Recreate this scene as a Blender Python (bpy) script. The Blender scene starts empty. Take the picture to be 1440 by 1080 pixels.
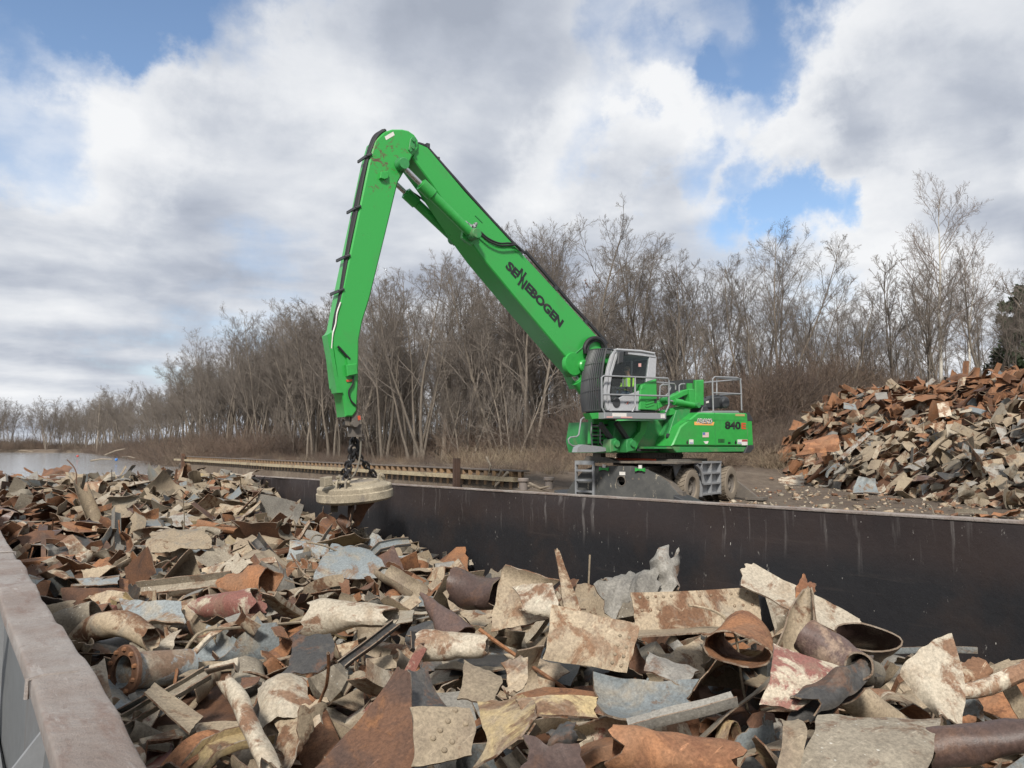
import bpy, math, random
import numpy as np
from mathutils import Vector, Matrix
from mathutils.bvhtree import BVHTree
from mathutils.geometry import tessellate_polygon

rad = math.radians
random.seed(5)
rng = np.random.default_rng(11)
scene = bpy.context.scene
COL = scene.collection

# ------------------------------------------------------------------ camera
EYE = np.array([0.0, 0.0, 1.8])
YAW, PITCH, FPX = rad(35.69), math.atan(88 / 1082), 1082.0
FW = np.array([math.sin(YAW) * math.cos(PITCH), math.cos(YAW) * math.cos(PITCH), math.sin(PITCH)])
RT = np.array([math.cos(YAW), -math.sin(YAW), 0.0])
UP = np.cross(RT, FW)
cam_d = bpy.data.cameras.new("camera")
cam = bpy.data.objects.new("camera", cam_d)
COL.objects.link(cam)
cam.location = EYE
cam.rotation_euler = Matrix(((RT[0], UP[0], -FW[0]), (RT[1], UP[1], -FW[1]), (RT[2], UP[2], -FW[2]))).to_euler()
cam_d.sensor_width = 36.0
cam_d.lens = 36.0 * FPX / 1440.0
cam_d.clip_start = 0.05
cam_d.clip_end = 6000
scene.camera = cam


def ray(u, v):
    return FW + RT * ((u - 720) / FPX) - UP * ((v - 540) / FPX)


def at(u, v, d):
    return EYE + ray(u, v) * d


def on_y(u, v, y):
    r = ray(u, v)
    return EYE + r * (y - EYE[1]) / r[1]


def on_x(u, v, x):
    r = ray(u, v)
    return EYE + r * (x - EYE[0]) / r[0]


def on_z(u, v, z):
    r = ray(u, v)
    return EYE + r * (z - EYE[2]) / r[2]


def proj(p):
    q = np.asarray(p) - EYE
    z = q @ FW
    return 720 + FPX * (q @ RT) / z, 540 - FPX * (q @ UP) / z, z


# ------------------------------------------------------------------ materials
MATS = {}


def new_mat(name):
    m = bpy.data.materials.new(name)
    m.use_nodes = True
    nt = m.node_tree
    nt.nodes.clear()
    out = nt.nodes.new("ShaderNodeOutputMaterial")
    b = nt.nodes.new("ShaderNodeBsdfPrincipled")
    nt.links.new(b.outputs[0], out.inputs[0])
    MATS[name] = m
    return m, nt, b


def nd(nt, t, **kw):
    n = nt.nodes.new("ShaderNode" + t)
    for k, v in kw.items():
        if k.startswith("i_"):
            n.inputs[k[2:].replace("_", " ")].default_value = v
        else:
            setattr(n, k, v)
    return n


def ramp(nt, src, stops, interp="LINEAR"):
    r = nd(nt, "ValToRGB")
    r.color_ramp.interpolation = interp
    e = r.color_ramp.elements
    while len(e) < len(stops):
        e.new(0.5)
    for el, (p, c) in zip(e, stops):
        el.position = p
        el.color = (*c, 1) if len(c) == 3 else c
    nt.links.new(src, r.inputs[0])
    return r.outputs[0]


def mix(nt, fac, a, b):
    m = nd(nt, "Mix", data_type="RGBA")
    for sock, v in ((m.inputs[0], fac), (m.inputs[6], a), (m.inputs[7], b)):
        if isinstance(v, bpy.types.NodeSocket):
            nt.links.new(v, sock)
        elif isinstance(v, (int, float)):
            sock.default_value = v
        else:
            sock.default_value = (*v, 1)
    return m.outputs[2]


def math_n(nt, op, a, b=None, c=None):
    m = nd(nt, "Math", operation=op)
    for i, v in enumerate((a, b, c)):
        if v is None:
            continue
        if isinstance(v, bpy.types.NodeSocket):
            nt.links.new(v, m.inputs[i])
        else:
            m.inputs[i].default_value = v
    return m.outputs[0]


def coords(nt, rand=True):
    tc = nd(nt, "TexCoord")
    if not rand:
        return tc.outputs["Object"]
    oi = nd(nt, "ObjectInfo")
    s = math_n(nt, "MULTIPLY", oi.outputs["Random"], 97.0)
    add = nd(nt, "VectorMath", operation="ADD")
    nt.links.new(tc.outputs["Object"], add.inputs[0])
    nt.links.new(s, add.inputs[1])
    return add.outputs[0]


def noise(nt, vec, scale, detail=6, rough=0.6, dist=0.0, w=None):
    n = nd(nt, "TexNoise")
    n.inputs["Scale"].default_value = scale
    n.inputs["Detail"].default_value = detail
    n.inputs["Roughness"].default_value = rough
    n.inputs["Distortion"].default_value = dist
    nt.links.new(vec, n.inputs["Vector"])
    return n.outputs[0]


def bump(nt, b, h, strength=0.4, dist=0.02):
    n = nd(nt, "Bump")
    n.inputs["Strength"].default_value = strength
    n.inputs["Distance"].default_value = dist
    nt.links.new(h, n.inputs["Height"])
    nt.links.new(n.outputs[0], b.inputs["Normal"])


def stretch(nt, vec, s):
    m = nd(nt, "Mapping")
    m.inputs["Scale"].default_value = s
    nt.links.new(vec, m.inputs[0])
    return m.outputs[0]


def paint(name, col, rough=0.45, dirt=(0.16, 0.12, 0.08), amt=0.35, scale=2.5, metal=0.0, bmp=0.05, spec=0.5):
    """painted or plain surface with patchy dirt and slight mottling"""
    m, nt, b = new_mat(name)
    v = coords(nt, False)
    n1 = noise(nt, v, scale, 8, 0.65, 0.3)
    n2 = noise(nt, v, scale * 9, 5, 0.7)
    f = ramp(nt, n1, [(0.52, (0, 0, 0)), (0.78, (1, 1, 1))])
    fm = math_n(nt, "MULTIPLY", f, amt)
    c1 = mix(nt, ramp(nt, n2, [(0.3, (0, 0, 0)), (0.75, (1, 1, 1))]), tuple(x * 0.86 for x in col), tuple(min(1, x * 1.1) for x in col))
    c = mix(nt, fm, c1, dirt)
    nt.links.new(c, b.inputs["Base Color"])
    rr = math_n(nt, "MULTIPLY_ADD", f, 0.3, rough)
    nt.links.new(rr, b.inputs["Roughness"])
    b.inputs["Metallic"].default_value = metal
    b.inputs["Specular IOR Level"].default_value = spec
    if bmp:
        bump(nt, b, n2, bmp, 0.01)
    return m


def scrap_mat(name, base, under, third, t_under=0.52, t_third=0.6, rough=0.7, scale=2.6, metal=0.0, speck=None):
    """weathered scrap steel: base coat, patches of what lies beneath with hard chipped edges, blotches of a third tone, scratches"""
    m, nt, b = new_mat(name)
    v = coords(nt, True)
    oi = nd(nt, "ObjectInfo")
    n1 = noise(nt, v, scale, 10, 0.68, 0.5)
    n2 = noise(nt, v, scale * 0.8 + 0.3, 7, 0.6, 0.9)
    n3 = noise(nt, v, scale * 14, 6, 0.75)
    n4 = noise(nt, stretch(nt, v, (3, 22, 3)), 1.6, 5, 0.6)
    sh = math_n(nt, "MULTIPLY_ADD", oi.outputs["Random"], 0.16, -0.08)
    m1 = math_n(nt, "ADD", n1, sh)
    f1 = ramp(nt, m1, [(t_under - 0.025, (0, 0, 0)), (t_under + 0.045, (1, 1, 1))])
    f2 = ramp(nt, n2, [(t_third - 0.1, (0, 0, 0)), (t_third + 0.12, (1, 1, 1))])
    fine = ramp(nt, n3, [(0.28, (0.5, 0.5, 0.5)), (0.72, (1.3, 1.3, 1.3))])
    c = mix(nt, f1, base, under)
    c = mix(nt, f2, c, third)
    scr = ramp(nt, n4, [(0.64, (0, 0, 0)), (0.7, (0.55, 0.55, 0.55))])
    c = mix(nt, scr, c, tuple(min(0.6, x * 1.5 + 0.03) for x in base))
    if speck:
        vo = nd(nt, "TexVoronoi")
        vo.inputs["Scale"].default_value = 15
        nt.links.new(v, vo.inputs["Vector"])
        thr = math_n(nt, "LESS_THAN", math_n(nt, "ADD", vo.outputs["Distance"], math_n(nt, "MULTIPLY", n1, 0.5)), 0.36)
        c = mix(nt, thr, c, speck)
    mul = nd(nt, "Mix", data_type="RGBA", blend_type="MULTIPLY")
    mul.inputs[0].default_value = 1.0
    nt.links.new(c, mul.inputs[6])
    nt.links.new(fine, mul.inputs[7])
    hsv = nd(nt, "HueSaturation")
    nt.links.new(mul.outputs[2], hsv.inputs["Color"])
    val = math_n(nt, "MULTIPLY_ADD", oi.outputs["Random"], 0.5, 0.74)
    nt.links.new(val, hsv.inputs["Value"])
    nt.links.new(hsv.outputs[0], b.inputs["Base Color"])
    nt.links.new(math_n(nt, "MULTIPLY_ADD", f1, 0.2, rough - 0.1), b.inputs["Roughness"])
    b.inputs["Metallic"].default_value = metal
    b.inputs["Specular IOR Level"].default_value = 0.35
    h = math_n(nt, "ADD", math_n(nt, "MULTIPLY", n3, 0.5), math_n(nt, "MULTIPLY", f1, -0.35))
    bump(nt, b, h, 0.55, 0.012)
    return m


# ------------------------------------------------------------------ mesh builder
class MB:
    def __init__(s):
        s.v, s.f, s.m = [], [], []

    def add(s, verts, faces, mi=0):
        o = len(s.v)
        s.v += [tuple(map(float, p)) for p in verts]
        s.f += [tuple(i + o for i in f) for f in faces]
        s.m += [mi] * len(faces)
        return s

    def box(s, lo, hi, mi=0, ax=None, o=(0, 0, 0)):
        """box between lo and hi, in the frame given by axes AX (rows) at O"""
        c = [(x, y, z) for x in (lo[0], hi[0]) for y in (lo[1], hi[1]) for z in (lo[2], hi[2])]
        if ax is not None:
            c = [np.asarray(o) + np.asarray(ax[0]) * p[0] + np.asarray(ax[1]) * p[1] + np.asarray(ax[2]) * p[2] for p in c]
        return s.add(c, [(0, 1, 3, 2), (4, 6, 7, 5), (0, 4, 5, 1), (2, 3, 7, 6), (0, 2, 6, 4), (1, 5, 7, 3)], mi)

    def prism(s, pts, d, mi=0, bev=0.0):
        """planar 3-D polygon pts pushed along vector d (with a small chamfer bev if given)"""
        p = [np.asarray(q, float) for q in pts]
        d = np.asarray(d, float)
        n = len(p)
        if bev:
            dn = d / np.linalg.norm(d)
            inner = inset(p, dn, bev)
            rings = [inner, [q + dn * bev for q in p], [q + d - dn * bev for q in p], [q + d for q in inner]]
        else:
            rings = [p, [q + d for q in p]]
        verts = [q for r in rings for q in r]
        faces = []
        for k in range(len(rings) - 1):
            for i in range(n):
                j = (i + 1) % n
                faces.append((k * n + i, k * n + j, (k + 1) * n + j, (k + 1) * n + i))
        tri = tessellate_polygon([[Vector(q) for q in rings[0]]])
        e = (len(rings) - 1) * n
        faces += [tuple(t) for t in tri] + [(t[2] + e, t[1] + e, t[0] + e) for t in tri]
        return s.add(verts, faces, mi)

    def tube(s, path, r, k=8, mi=0, cap=True, closed=False):
        path = [np.asarray(p, float) for p in path]
        n = len(path)
        rr = r if hasattr(r, "__len__") else [r] * n
        verts, faces = [], []
        ref = None
        for i, p in enumerate(path):
            a, b = (path[(i - 1) % n], path[(i + 1) % n]) if closed else (path[max(i - 1, 0)], path[min(i + 1, n - 1)])
            t = b - a
            t = t / (np.linalg.norm(t) + 1e-9)
            if ref is None:
                ref = np.cross(t, (0.31, 0.17, 0.93))
                if np.linalg.norm(ref) < 1e-3:
                    ref = np.cross(t, (1, 0, 0))
            ref = ref - t * (ref @ t)
            ref /= np.linalg.norm(ref) + 1e-9
            q = np.cross(t, ref)
            for j in range(k):
                an = 2 * math.pi * j / k
                verts.append(p + rr[i] * (math.cos(an) * ref + math.sin(an) * q))
        for i in range(n if closed else n - 1):
            i2 = (i + 1) % n
            for j in range(k):
                j2 = (j + 1) % k
                faces.append((i * k + j, i * k + j2, i2 * k + j2, i2 * k + j))
        if cap and not closed:
            faces.append(tuple(range(k))[::-1])
            faces.append(tuple((n - 1) * k + j for j in range(k)))
        return s.add(verts, faces, mi)

    def lathe(s, prof, o, axis, k=32, mi=0, closed=False):
        """profile [(radius, height)] spun round AXIS at O"""
        a = np.asarray(axis, float)
        a /= np.linalg.norm(a)
        x = np.cross(a, (0, 1, 0) if abs(a[1]) < 0.9 else (1, 0, 0))
        x /= np.linalg.norm(x)
        y = np.cross(a, x)
        o = np.asarray(o, float)
        verts = [o + a * h + r * (math.cos(2 * math.pi * j / k) * x + math.sin(2 * math.pi * j / k) * y) for r, h in prof for j in range(k)]
        n = len(prof)
        faces = [(i * k + j, i * k + (j + 1) % k, ((i + 1) % n) * k + (j + 1) % k, ((i + 1) % n) * k + j) for i in range(n if closed else n - 1) for j in range(k)]
        return s.add(verts, faces, mi)

    def build(s, name, mats, parent=None, smooth=30):
        me = bpy.data.meshes.new(name)
        o = np.asarray(parent["_o"]) if parent is not None and "_o" in parent else np.zeros(3)
        me.from_pydata([tuple(np.asarray(p) - o) for p in s.v], [], s.f)
        for m in mats if isinstance(mats, (list, tuple)) else [mats]:
            me.materials.append(m)
        me.polygons.foreach_set("material_index", s.m)
        fix_normals(me)
        finish(me, smooth)
        ob = bpy.data.objects.new(name, me)
        COL.objects.link(ob)
        if parent is not None:
            ob.parent = parent
            ob["_o"] = [float(x) for x in o]
        return ob


def fix_normals(me):
    import bmesh
    bm = bmesh.new()
    bm.from_mesh(me)
    bmesh.ops.recalc_face_normals(bm, faces=bm.faces)
    bm.to_mesh(me)
    bm.free()


def finish(me, smooth):
    if smooth:
        me.polygons.foreach_set("use_smooth", [True] * len(me.polygons))
        me.set_sharp_from_angle(angle=rad(smooth))
    me.update()


def inset(p, nrm, w):
    c = []
    n = len(p)
    area = sum(np.cross(p[i], p[(i + 1) % n]) for i in range(n)) @ nrm
    sg = 1 if area > 0 else -1
    for i in range(n):
        a, b, d = p[i - 1], p[i], p[(i + 1) % n]
        e1, e2 = b - a, d - b
        e1, e2 = e1 / (np.linalg.norm(e1) + 1e-9), e2 / (np.linalg.norm(e2) + 1e-9)
        n1, n2 = np.cross(nrm, e1) * sg, np.cross(nrm, e2) * sg
        h = n1 + n2
        k = max(0.35, 1 + n1 @ n2)
        c.append(b + h * w / k)
    return c


def empty(name, loc, label=None, cat=None, group=None):
    o = bpy.data.objects.new(name, None)
    COL.objects.link(o)
    o.location = tuple(map(float, loc))
    o["_o"] = [float(x) for x in loc]
    o.empty_display_size = 0.3
    return tag(o, label, cat, group)


def tag(o, label=None, cat=None, group=None, kind=None):
    for k, v in (("label", label), ("category", cat), ("group", group), ("kind", kind)):
        if v:
            o[k] = v
    return o


def rooted(name, mb, mats, loc, label, cat, group=None, smooth=30):
    """a thing that is one mesh, with its origin at LOC"""
    me_o = mb.build(name, mats, None, smooth)
    me_o.data.transform(Matrix.Translation([-float(x) for x in loc]))
    me_o.location = tuple(map(float, loc))
    return tag(me_o, label, cat, group)


def copy_thing(o, kids=True):
    c = o.copy()
    COL.objects.link(c)
    if kids:
        for ch in o.children:
            d = ch.copy()
            COL.objects.link(d)
            d.parent = c
            for g in ch.children:
                e = g.copy()
                COL.objects.link(e)
                e.parent = d
    return c


def text_mesh(body, p0, ax, ay, size, mat, name, parent, bold=0.02, stretch_x=1.0, align="LEFT", lift=0.004):
    """flat lettering: origin P0, reading direction AX, upward AY; a hair proud of its panel"""
    cu = bpy.data.curves.new(name, "FONT")
    cu.body = body
    cu.size = 1.0
    cu.offset = bold
    cu.align_x = align
    cu.resolution_u = 3
    ob = bpy.data.objects.new(name, cu)
    COL.objects.link(ob)
    bpy.context.view_layer.update()
    me = bpy.data.meshes.new_from_object(ob.evaluated_get(bpy.context.evaluated_depsgraph_get()))
    bpy.data.objects.remove(ob)
    ax, ay = np.asarray(ax, float), np.asarray(ay, float)
    nz = np.cross(ax, ay)
    nz /= np.linalg.norm(nz)
    o = np.asarray(parent["_o"])
    for v in me.vertices:
        q = np.asarray(p0) + ax * v.co.x * size * stretch_x + ay * v.co.y * size + nz * lift - o
        v.co = q
    me.materials.clear()
    me.materials.append(mat)
    r = bpy.data.objects.new(name, me)
    COL.objects.link(r)
    r.parent = parent
    r["_o"] = [float(x) for x in o]
    return r


def smooth01(x):
    x = np.clip(x, 0, 1)
    return x * x * (3 - 2 * x)
# ------------------------------------------------------------------ sky and sun
SUN_EL, SUN_AZ = rad(41), rad(224)       # azimuth measured from +Y towards +X
W = bpy.data.worlds.new("World")
scene.world = W
W.use_nodes = True
nt = W.node_tree
nt.nodes.clear()
wout = nd(nt, "OutputWorld")
sky = nd(nt, "TexSky", sky_type="NISHITA")
sky.sun_disc = False
sky.sun_elevation = SUN_EL
sky.sun_rotation = SUN_AZ
sky.air_density = 1.0
sky.dust_density = 0.6
sky.ozone_density = 1.6
bg_blue = nd(nt, "Background")
bg_blue.inputs[1].default_value = 0.15
nt.links.new(sky.outputs[0], bg_blue.inputs[0])
tc = nd(nt, "TexCoord")
dirv = tc.outputs["Generated"]
wn = nd(nt, "TexNoise")
wn.inputs["Scale"].default_value = 5.0
wn.inputs["Detail"].default_value = 7.0
wn.inputs["Roughness"].default_value = 0.6
nt.links.new(dirv, wn.inputs["Vector"])
wv = nd(nt, "VectorMath", operation="MULTIPLY_ADD")
nt.links.new(wn.outputs[1], wv.inputs[0])
wv.inputs[1].default_value = (0.34, 0.34, 0.30)
wv.inputs[2].default_value = (-0.17, -0.17, -0.15)
wv2 = nd(nt, "VectorMath", operation="ADD")
nt.links.new(dirv, wv2.inputs[0])
nt.links.new(wv.outputs[0], wv2.inputs[1])
wv3 = nd(nt, "VectorMath", operation="NORMALIZE")
nt.links.new(wv2.outputs[0], wv3.inputs[0])
dirw = wv3.outputs[0]
sx = nd(nt, "SeparateXYZ")
nt.links.new(dirv, sx.inputs[0])
zc = math_n(nt, "ADD", math_n(nt, "MAXIMUM", sx.outputs[2], 0.0), 0.16)
px_ = math_n(nt, "DIVIDE", sx.outputs[0], zc)
py_ = math_n(nt, "DIVIDE", sx.outputs[1], zc)
cx = nd(nt, "CombineXYZ")
nt.links.new(px_, cx.inputs[0])
nt.links.new(py_, cx.inputs[1])
cx.inputs[2].default_value = 3.7
plane = cx.outputs[0]


def sky_bump(u, v, deg, amp):
    """a round patch of sky (world direction) with more or less cloud"""
    d = ray(u, v)
    d = d / np.linalg.norm(d)
    dp = nd(nt, "VectorMath", operation="DOT_PRODUCT")
    nt.links.new(dirw, dp.inputs[0])
    dp.inputs[1].default_value = tuple(d)
    mr = nd(nt, "MapRange", interpolation_type="SMOOTHSTEP")
    nt.links.new(dp.outputs["Value"], mr.inputs[0])
    mr.inputs[1].default_value = math.cos(rad(deg))
    mr.inputs[2].default_value = math.cos(rad(deg * 0.15))
    mr.inputs[3].default_value = 0
    mr.inputs[4].default_value = amp
    return mr.outputs[0]


def total(vals):
    t = vals[0]
    for v in vals[1:]:
        t = math_n(nt, "ADD", t, v)
    return t


nA = noise(nt, plane, 1.05, 9, 0.50, 0.2)
nB = noise(nt, plane, 0.42, 6, 0.5, 0.2)
nC = noise(nt, plane, 3.2, 8, 0.6, 0.4)
gaps = [sky_bump(*g) for g in (
    (190, 15, 8, -.24), (335, 15, 8, -.27), (30, 160, 6, -.20), (870, 0, 6, -.15), (985, 100, 4, -.13), (1050, 60, 4, -.08), (1095, 155, 3, -.09), (640, 0, 4, -.12), (1080, 0, 7, -.15),
    (1190, 0, 5, -.12), (1160, 297, 4, -.26), (1240, 294, 3, -.24), (970, 255, 3, -.12), (830, 165, 4, -.08), (1085, 270, 3, -.14), (300, 500, 9, -.10), (560, 90, 9, .10),
    (120, 280, 12, .12), (420, 180, 10, .14), (1300, 150, 10, .20), (1250, 220, 6, .16), (1350, 350, 8, .25), (1150, 205, 5, .2), (870, 360, 9, .16), (690, 100, 9, .16), (1390, 60, 8, .14), (620, 280, 10, .14), (950, 190, 4, .14))]
low = nd(nt, "MapRange", interpolation_type="SMOOTHSTEP")
nt.links.new(sx.outputs[2], low.inputs[0])
for i_, x_ in enumerate((-0.02, 0.16, 0.16, 0.0)):
    low.inputs[i_ + 1].default_value = x_
gaps.append(low.outputs[0])
cov = total([math_n(nt, "MULTIPLY", nA, 0.75), math_n(nt, "MULTIPLY", nB, 0.42), math_n(nt, "MULTIPLY", nC, 0.16)] + gaps)
alpha = nd(nt, "MapRange", interpolation_type="SMOOTHSTEP")
nt.links.new(cov, alpha.inputs[0])
alpha.inputs[1].default_value = 0.39
alpha.inputs[2].default_value = 0.68
# shading of the cloud deck: bright where thin or on the side of the light, grey under thick parts
off = nd(nt, "VectorMath", operation="ADD")
nt.links.new(plane, off.inputs[0])
off.inputs[1].default_value = (0.10, 0.26, 0.0)
nA2 = noise(nt, off.outputs[0], 1.05, 9, 0.50, 0.2)
rel = math_n(nt, "SUBTRACT", nA, nA2)
nD = noise(nt, plane, 1.5, 8, 0.5, 0.3)
tone_b = [sky_bump(*g) for g in (
    (430, 70, 10, .2), (560, 60, 8, .16), (250, 130, 8, .1),
    (170, 160, 8, .28), (120, 330, 13, -.14), (60, 210, 8, .12), (420, 190, 9, -.05), (850, 60, 9, .12), (1050, 185, 6, .30), (930, 200, 5, .2), (1290, 100, 10, .18),
    (1330, 205, 9, -.30), (1150, 235, 6, -.25), (1300, 320, 9, .34), (790, 230, 5, .22), (620, 270, 9, -.10), (320, 300, 10, -.14), (90, 420, 8, .10), (700, 30, 10, -.10), (1420, 230, 5, -.1), (560, 20, 6, -.18),
    (200, 470, 6, -.12), (850, 300, 6, -.12))]
tone = total([math_n(nt, "MULTIPLY", rel, 2.0), math_n(nt, "MULTIPLY", nD, 0.8), math_n(nt, "MULTIPLY_ADD", nC, 0.5, -0.25), math_n(nt, "MULTIPLY", cov, -0.32), math_n(nt, "ADD", 0.40, 0.0)] + tone_b)
ccol = ramp(nt, tone, [(0.06, (0.34, 0.375, 0.445)), (0.26, (0.43, 0.465, 0.535)), (0.46, (0.55, 0.58, 0.635)), (0.66, (0.68, 0.70, 0.735)), (0.92, (0.80, 0.81, 0.825))])
bg_c = nd(nt, "Background")
nt.links.new(ccol, bg_c.inputs[0])
bg_c.inputs[1].default_value = 1.02
mixs = nd(nt, "MixShader")
nt.links.new(alpha.outputs[0], mixs.inputs[0])
nt.links.new(bg_blue.outputs[0], mixs.inputs[1])
nt.links.new(bg_c.outputs[0], mixs.inputs[2])
nt.links.new(mixs.outputs[0], wout.inputs[0])
W.cycles.sampling_method = "MANUAL"
W.cycles.sample_map_resolution = 512

sun_d = bpy.data.lights.new("sun", "SUN")
sun_d.energy = 4.6
sun_d.angle = rad(7)
sun_d.color = (1.0, 0.95, 0.88)
sun = bpy.data.objects.new("sun", sun_d)
COL.objects.link(sun)
sv = Vector((math.sin(SUN_AZ) * math.cos(SUN_EL), math.cos(SUN_AZ) * math.cos(SUN_EL), math.sin(SUN_EL)))
sun.rotation_euler = sv.to_track_quat("Z", "Y").to_euler()
sun.location = (-20, -40, 40)

scene.view_settings.view_transform = "Standard"
scene.view_settings.look = "None"
scene.view_settings.exposure = 0.17
scene.cycles.max_bounces = 6
scene.cycles.transparent_max_bounces = 8
scene.cycles.use_denoising = True

# ------------------------------------------------------------------ terrain, water
WATER = -0.7
SHORE = np.array([(-60, 11.3), (21.6, 11.3), (22.4, 17.2), (76, 17.2), (95, 19), (127, 23), (200, 29), (290, 36), (350, 40), (385, 20), (400, -60), (410, -400), (6000, -400)], float)


def shore_x(y):
    return np.interp(y, SHORE[:, 0], SHORE[:, 1])


def vnoise(x, y, s, seed=0):
    x, y = np.asarray(x, float) / s, np.asarray(y, float) / s
    xi, yi = np.floor(x), np.floor(y)

    def h(a, b):
        t = np.sin(a * 127.1 + b * 311.7 + seed * 17.3) * 43758.5453
        return t - np.floor(t)

    fx, fy = smooth01(x - xi), smooth01(y - yi)
    return (h(xi, yi) * (1 - fx) + h(xi + 1, yi) * fx) * (1 - fy) + (h(xi, yi + 1) * (1 - fx) + h(xi + 1, yi + 1) * fx) * fy - 0.5


def terrain(x, y):
    x, y = np.asarray(x, float), np.asarray(y, float)
    d = x - shore_x(y)
    yard = smooth01((25 - y) / 5)
    amp = 1.5 + 3.4 * smooth01((62 - y) / 32)
    x0 = np.where(y < 26, 38.0 - 0.2 * np.clip(y, -20, 26), 31 + 0.12 * np.clip(y - 26, 0, 200))
    hill = amp * smooth01((x - x0) / 20) + 0.02 * np.clip(x - 60, 0, 200)
    wood = 0.72 + hill
    nat = smooth01((y - 76) / 12)
    bank = -1.2 + (wood + 1.2) * smooth01(d / 7)
    wood = wood * (1 - nat) + bank * nat
    g = hill * yard + wood * (1 - yard)
    g = g + 0.16 * vnoise(x, y, 3.1) * (1 - 0.6 * yard) + 0.07 * vnoise(x, y, 1.1, 3) + 0.9 * vnoise(x, y, 23, 5) * smooth01((d - 14) / 20) * (1 - yard * 0.7)
    return np.where(d < 0, -3.0, g)


def axis(parts):
    out = []
    for a, b, s in parts:
        out += list(np.arange(a, b, s))
    return np.array(sorted(set(np.round(out, 3))))


gx = axis([(-1500, -200, 200), (-200, 0, 20), (0, 10, 5), (10, 24, 0.4), (24, 60, 0.7), (60, 120, 3), (120, 400, 20), (400, 2600, 200)])
gy = axis([(-300, -40, 40), (-40, 0, 3), (0, 21, 0.6), (21, 24, 0.2), (24, 60, 0.8), (60, 130, 2), (130, 420, 5), (420, 900, 40), (900, 3000, 300)])
GX, GY = np.meshgrid(gx, gy)
GZ = terrain(GX, GY)
nx, ny = len(gx), len(gy)
idx = np.arange(nx * ny).reshape(ny, nx)
quads = np.stack([idx[:-1, :-1], idx[:-1, 1:], idx[1:, 1:], idx[1:, :-1]], -1).reshape(-1, 4)


def np_mesh(name, verts, quads, mats, mi=None, smooth=True, sharp=None):
    me = bpy.data.meshes.new(name)
    me.vertices.add(len(verts))
    me.vertices.foreach_set("co", np.ascontiguousarray(verts, np.float32).ravel())
    k = quads.shape[1]
    me.loops.add(quads.size)
    me.loops.foreach_set("vertex_index", np.ascontiguousarray(quads, np.int32).ravel())
    me.polygons.add(len(quads))
    me.polygons.foreach_set("loop_start", np.arange(0, quads.size, k, dtype=np.int32))
    for m in mats:
        me.materials.append(m)
    if mi is not None:
        me.polygons.foreach_set("material_index", np.ascontiguousarray(mi, np.int32))
    me.update(calc_edges=True)
    if smooth:
        me.polygons.foreach_set("use_smooth", np.ones(len(quads), bool))
        if sharp:
            me.set_sharp_from_angle(angle=rad(sharp))
    return me


m_ground, nt, b = new_mat("ground")
v = coords(nt, False)
n1, n2, n3 = noise(nt, v, 0.22, 8, 0.62, 0.4), noise(nt, v, 2.2, 8, 0.72), noise(nt, v, 11, 6, 0.75)
c = mix(nt, ramp(nt, n1, [(0.36, (0, 0, 0)), (0.62, (1, 1, 1))]), (0.105, 0.075, 0.052), (0.165, 0.130, 0.095))
c = mix(nt, ramp(nt, n2, [(0.42, (0, 0, 0)), (0.66, (0.8, 0.8, 0.8))]), c, (0.07, 0.05, 0.036))
c = mix(nt, ramp(nt, n3, [(0.60, (0, 0, 0)), (0.68, (0.6, 0.6, 0.6))]), c, (0.27, 0.22, 0.165))
nt.links.new(c, b.inputs["Base Color"])
b.inputs["Roughness"].default_value = 0.93
bump(nt, b, math_n(nt, "ADD", n3, math_n(nt, "MULTIPLY", n2, 1.5)), 0.9, 0.08)
g = bpy.data.objects.new("ground", np_mesh("ground", np.stack([GX, GY, GZ], -1).reshape(-1, 3), quads, [m_ground]))
COL.objects.link(g)
tag(g, kind="structure")

m_water, nt, b = new_mat("river_water")
v = coords(nt, False)
w1 = noise(nt, stretch(nt, v, (1, 0.55, 1)), 1.3, 5, 0.6)
w2 = noise(nt, stretch(nt, v, (1, 0.5, 1)), 6.0, 4, 0.6)
b.inputs["Base Color"].default_value = (0.36, 0.375, 0.385, 1)
b.inputs["Roughness"].default_value = 0.10
bump(nt, b, math_n(nt, "ADD", w1, math_n(nt, "MULTIPLY", w2, 0.35)), 0.3, 0.12)
mb = MB()
mb.add([(-1600, -300, WATER), (2600, -300, WATER), (2600, 3000, WATER), (-1600, 3000, WATER), (-0.69, -2.7, WATER), (10.84, -2.7, WATER), (10.84, 40.6, WATER), (-0.69, 40.6, WATER)],
       [(0, 1, 5, 4), (1, 2, 6, 5), (2, 3, 7, 6), (3, 0, 4, 7)])      # open where the barge floats
tag(mb.build("river", m_water, smooth=0), kind="structure")

# ------------------------------------------------------------------ barge
TRIM = -0.012                      # the barge lies a little down at its far end
def rim_z(y):
    return 1.0 + TRIM * y
BX0, BX1, BY0, BY1 = 0.44, 9.95, -1.8, 36.8

m_wall, nt, b = new_mat("black_hold_steel")
v = coords(nt, False)
sxyz = nd(nt, "SeparateXYZ")
nt.links.new(v, sxyz.inputs[0])
top = nd(nt, "MapRange")
nt.links.new(math_n(nt, "MULTIPLY_ADD", sxyz.outputs[1], -TRIM, sxyz.outputs[2]), top.inputs[0])
top.inputs[1].default_value, top.inputs[2].default_value = 0.35, 1.0
n1, n2, n3 = noise(nt, v, 0.7, 8, 0.6, 0.4), noise(nt, v, 7, 7, 0.7), noise(nt, stretch(nt, v, (9, 9, 0.5)), 1.0, 4, 0.55)
bandf = ramp(nt, math_n(nt, "ADD", top.outputs[0], math_n(nt, "MULTIPLY_ADD", n1, 1.1, -0.62)), [(0.25, (0, 0, 0)), (0.95, (1, 1, 1))])
c = mix(nt, bandf, (0.010, 0.010, 0.012), (0.026, 0.018, 0.017))
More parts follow.
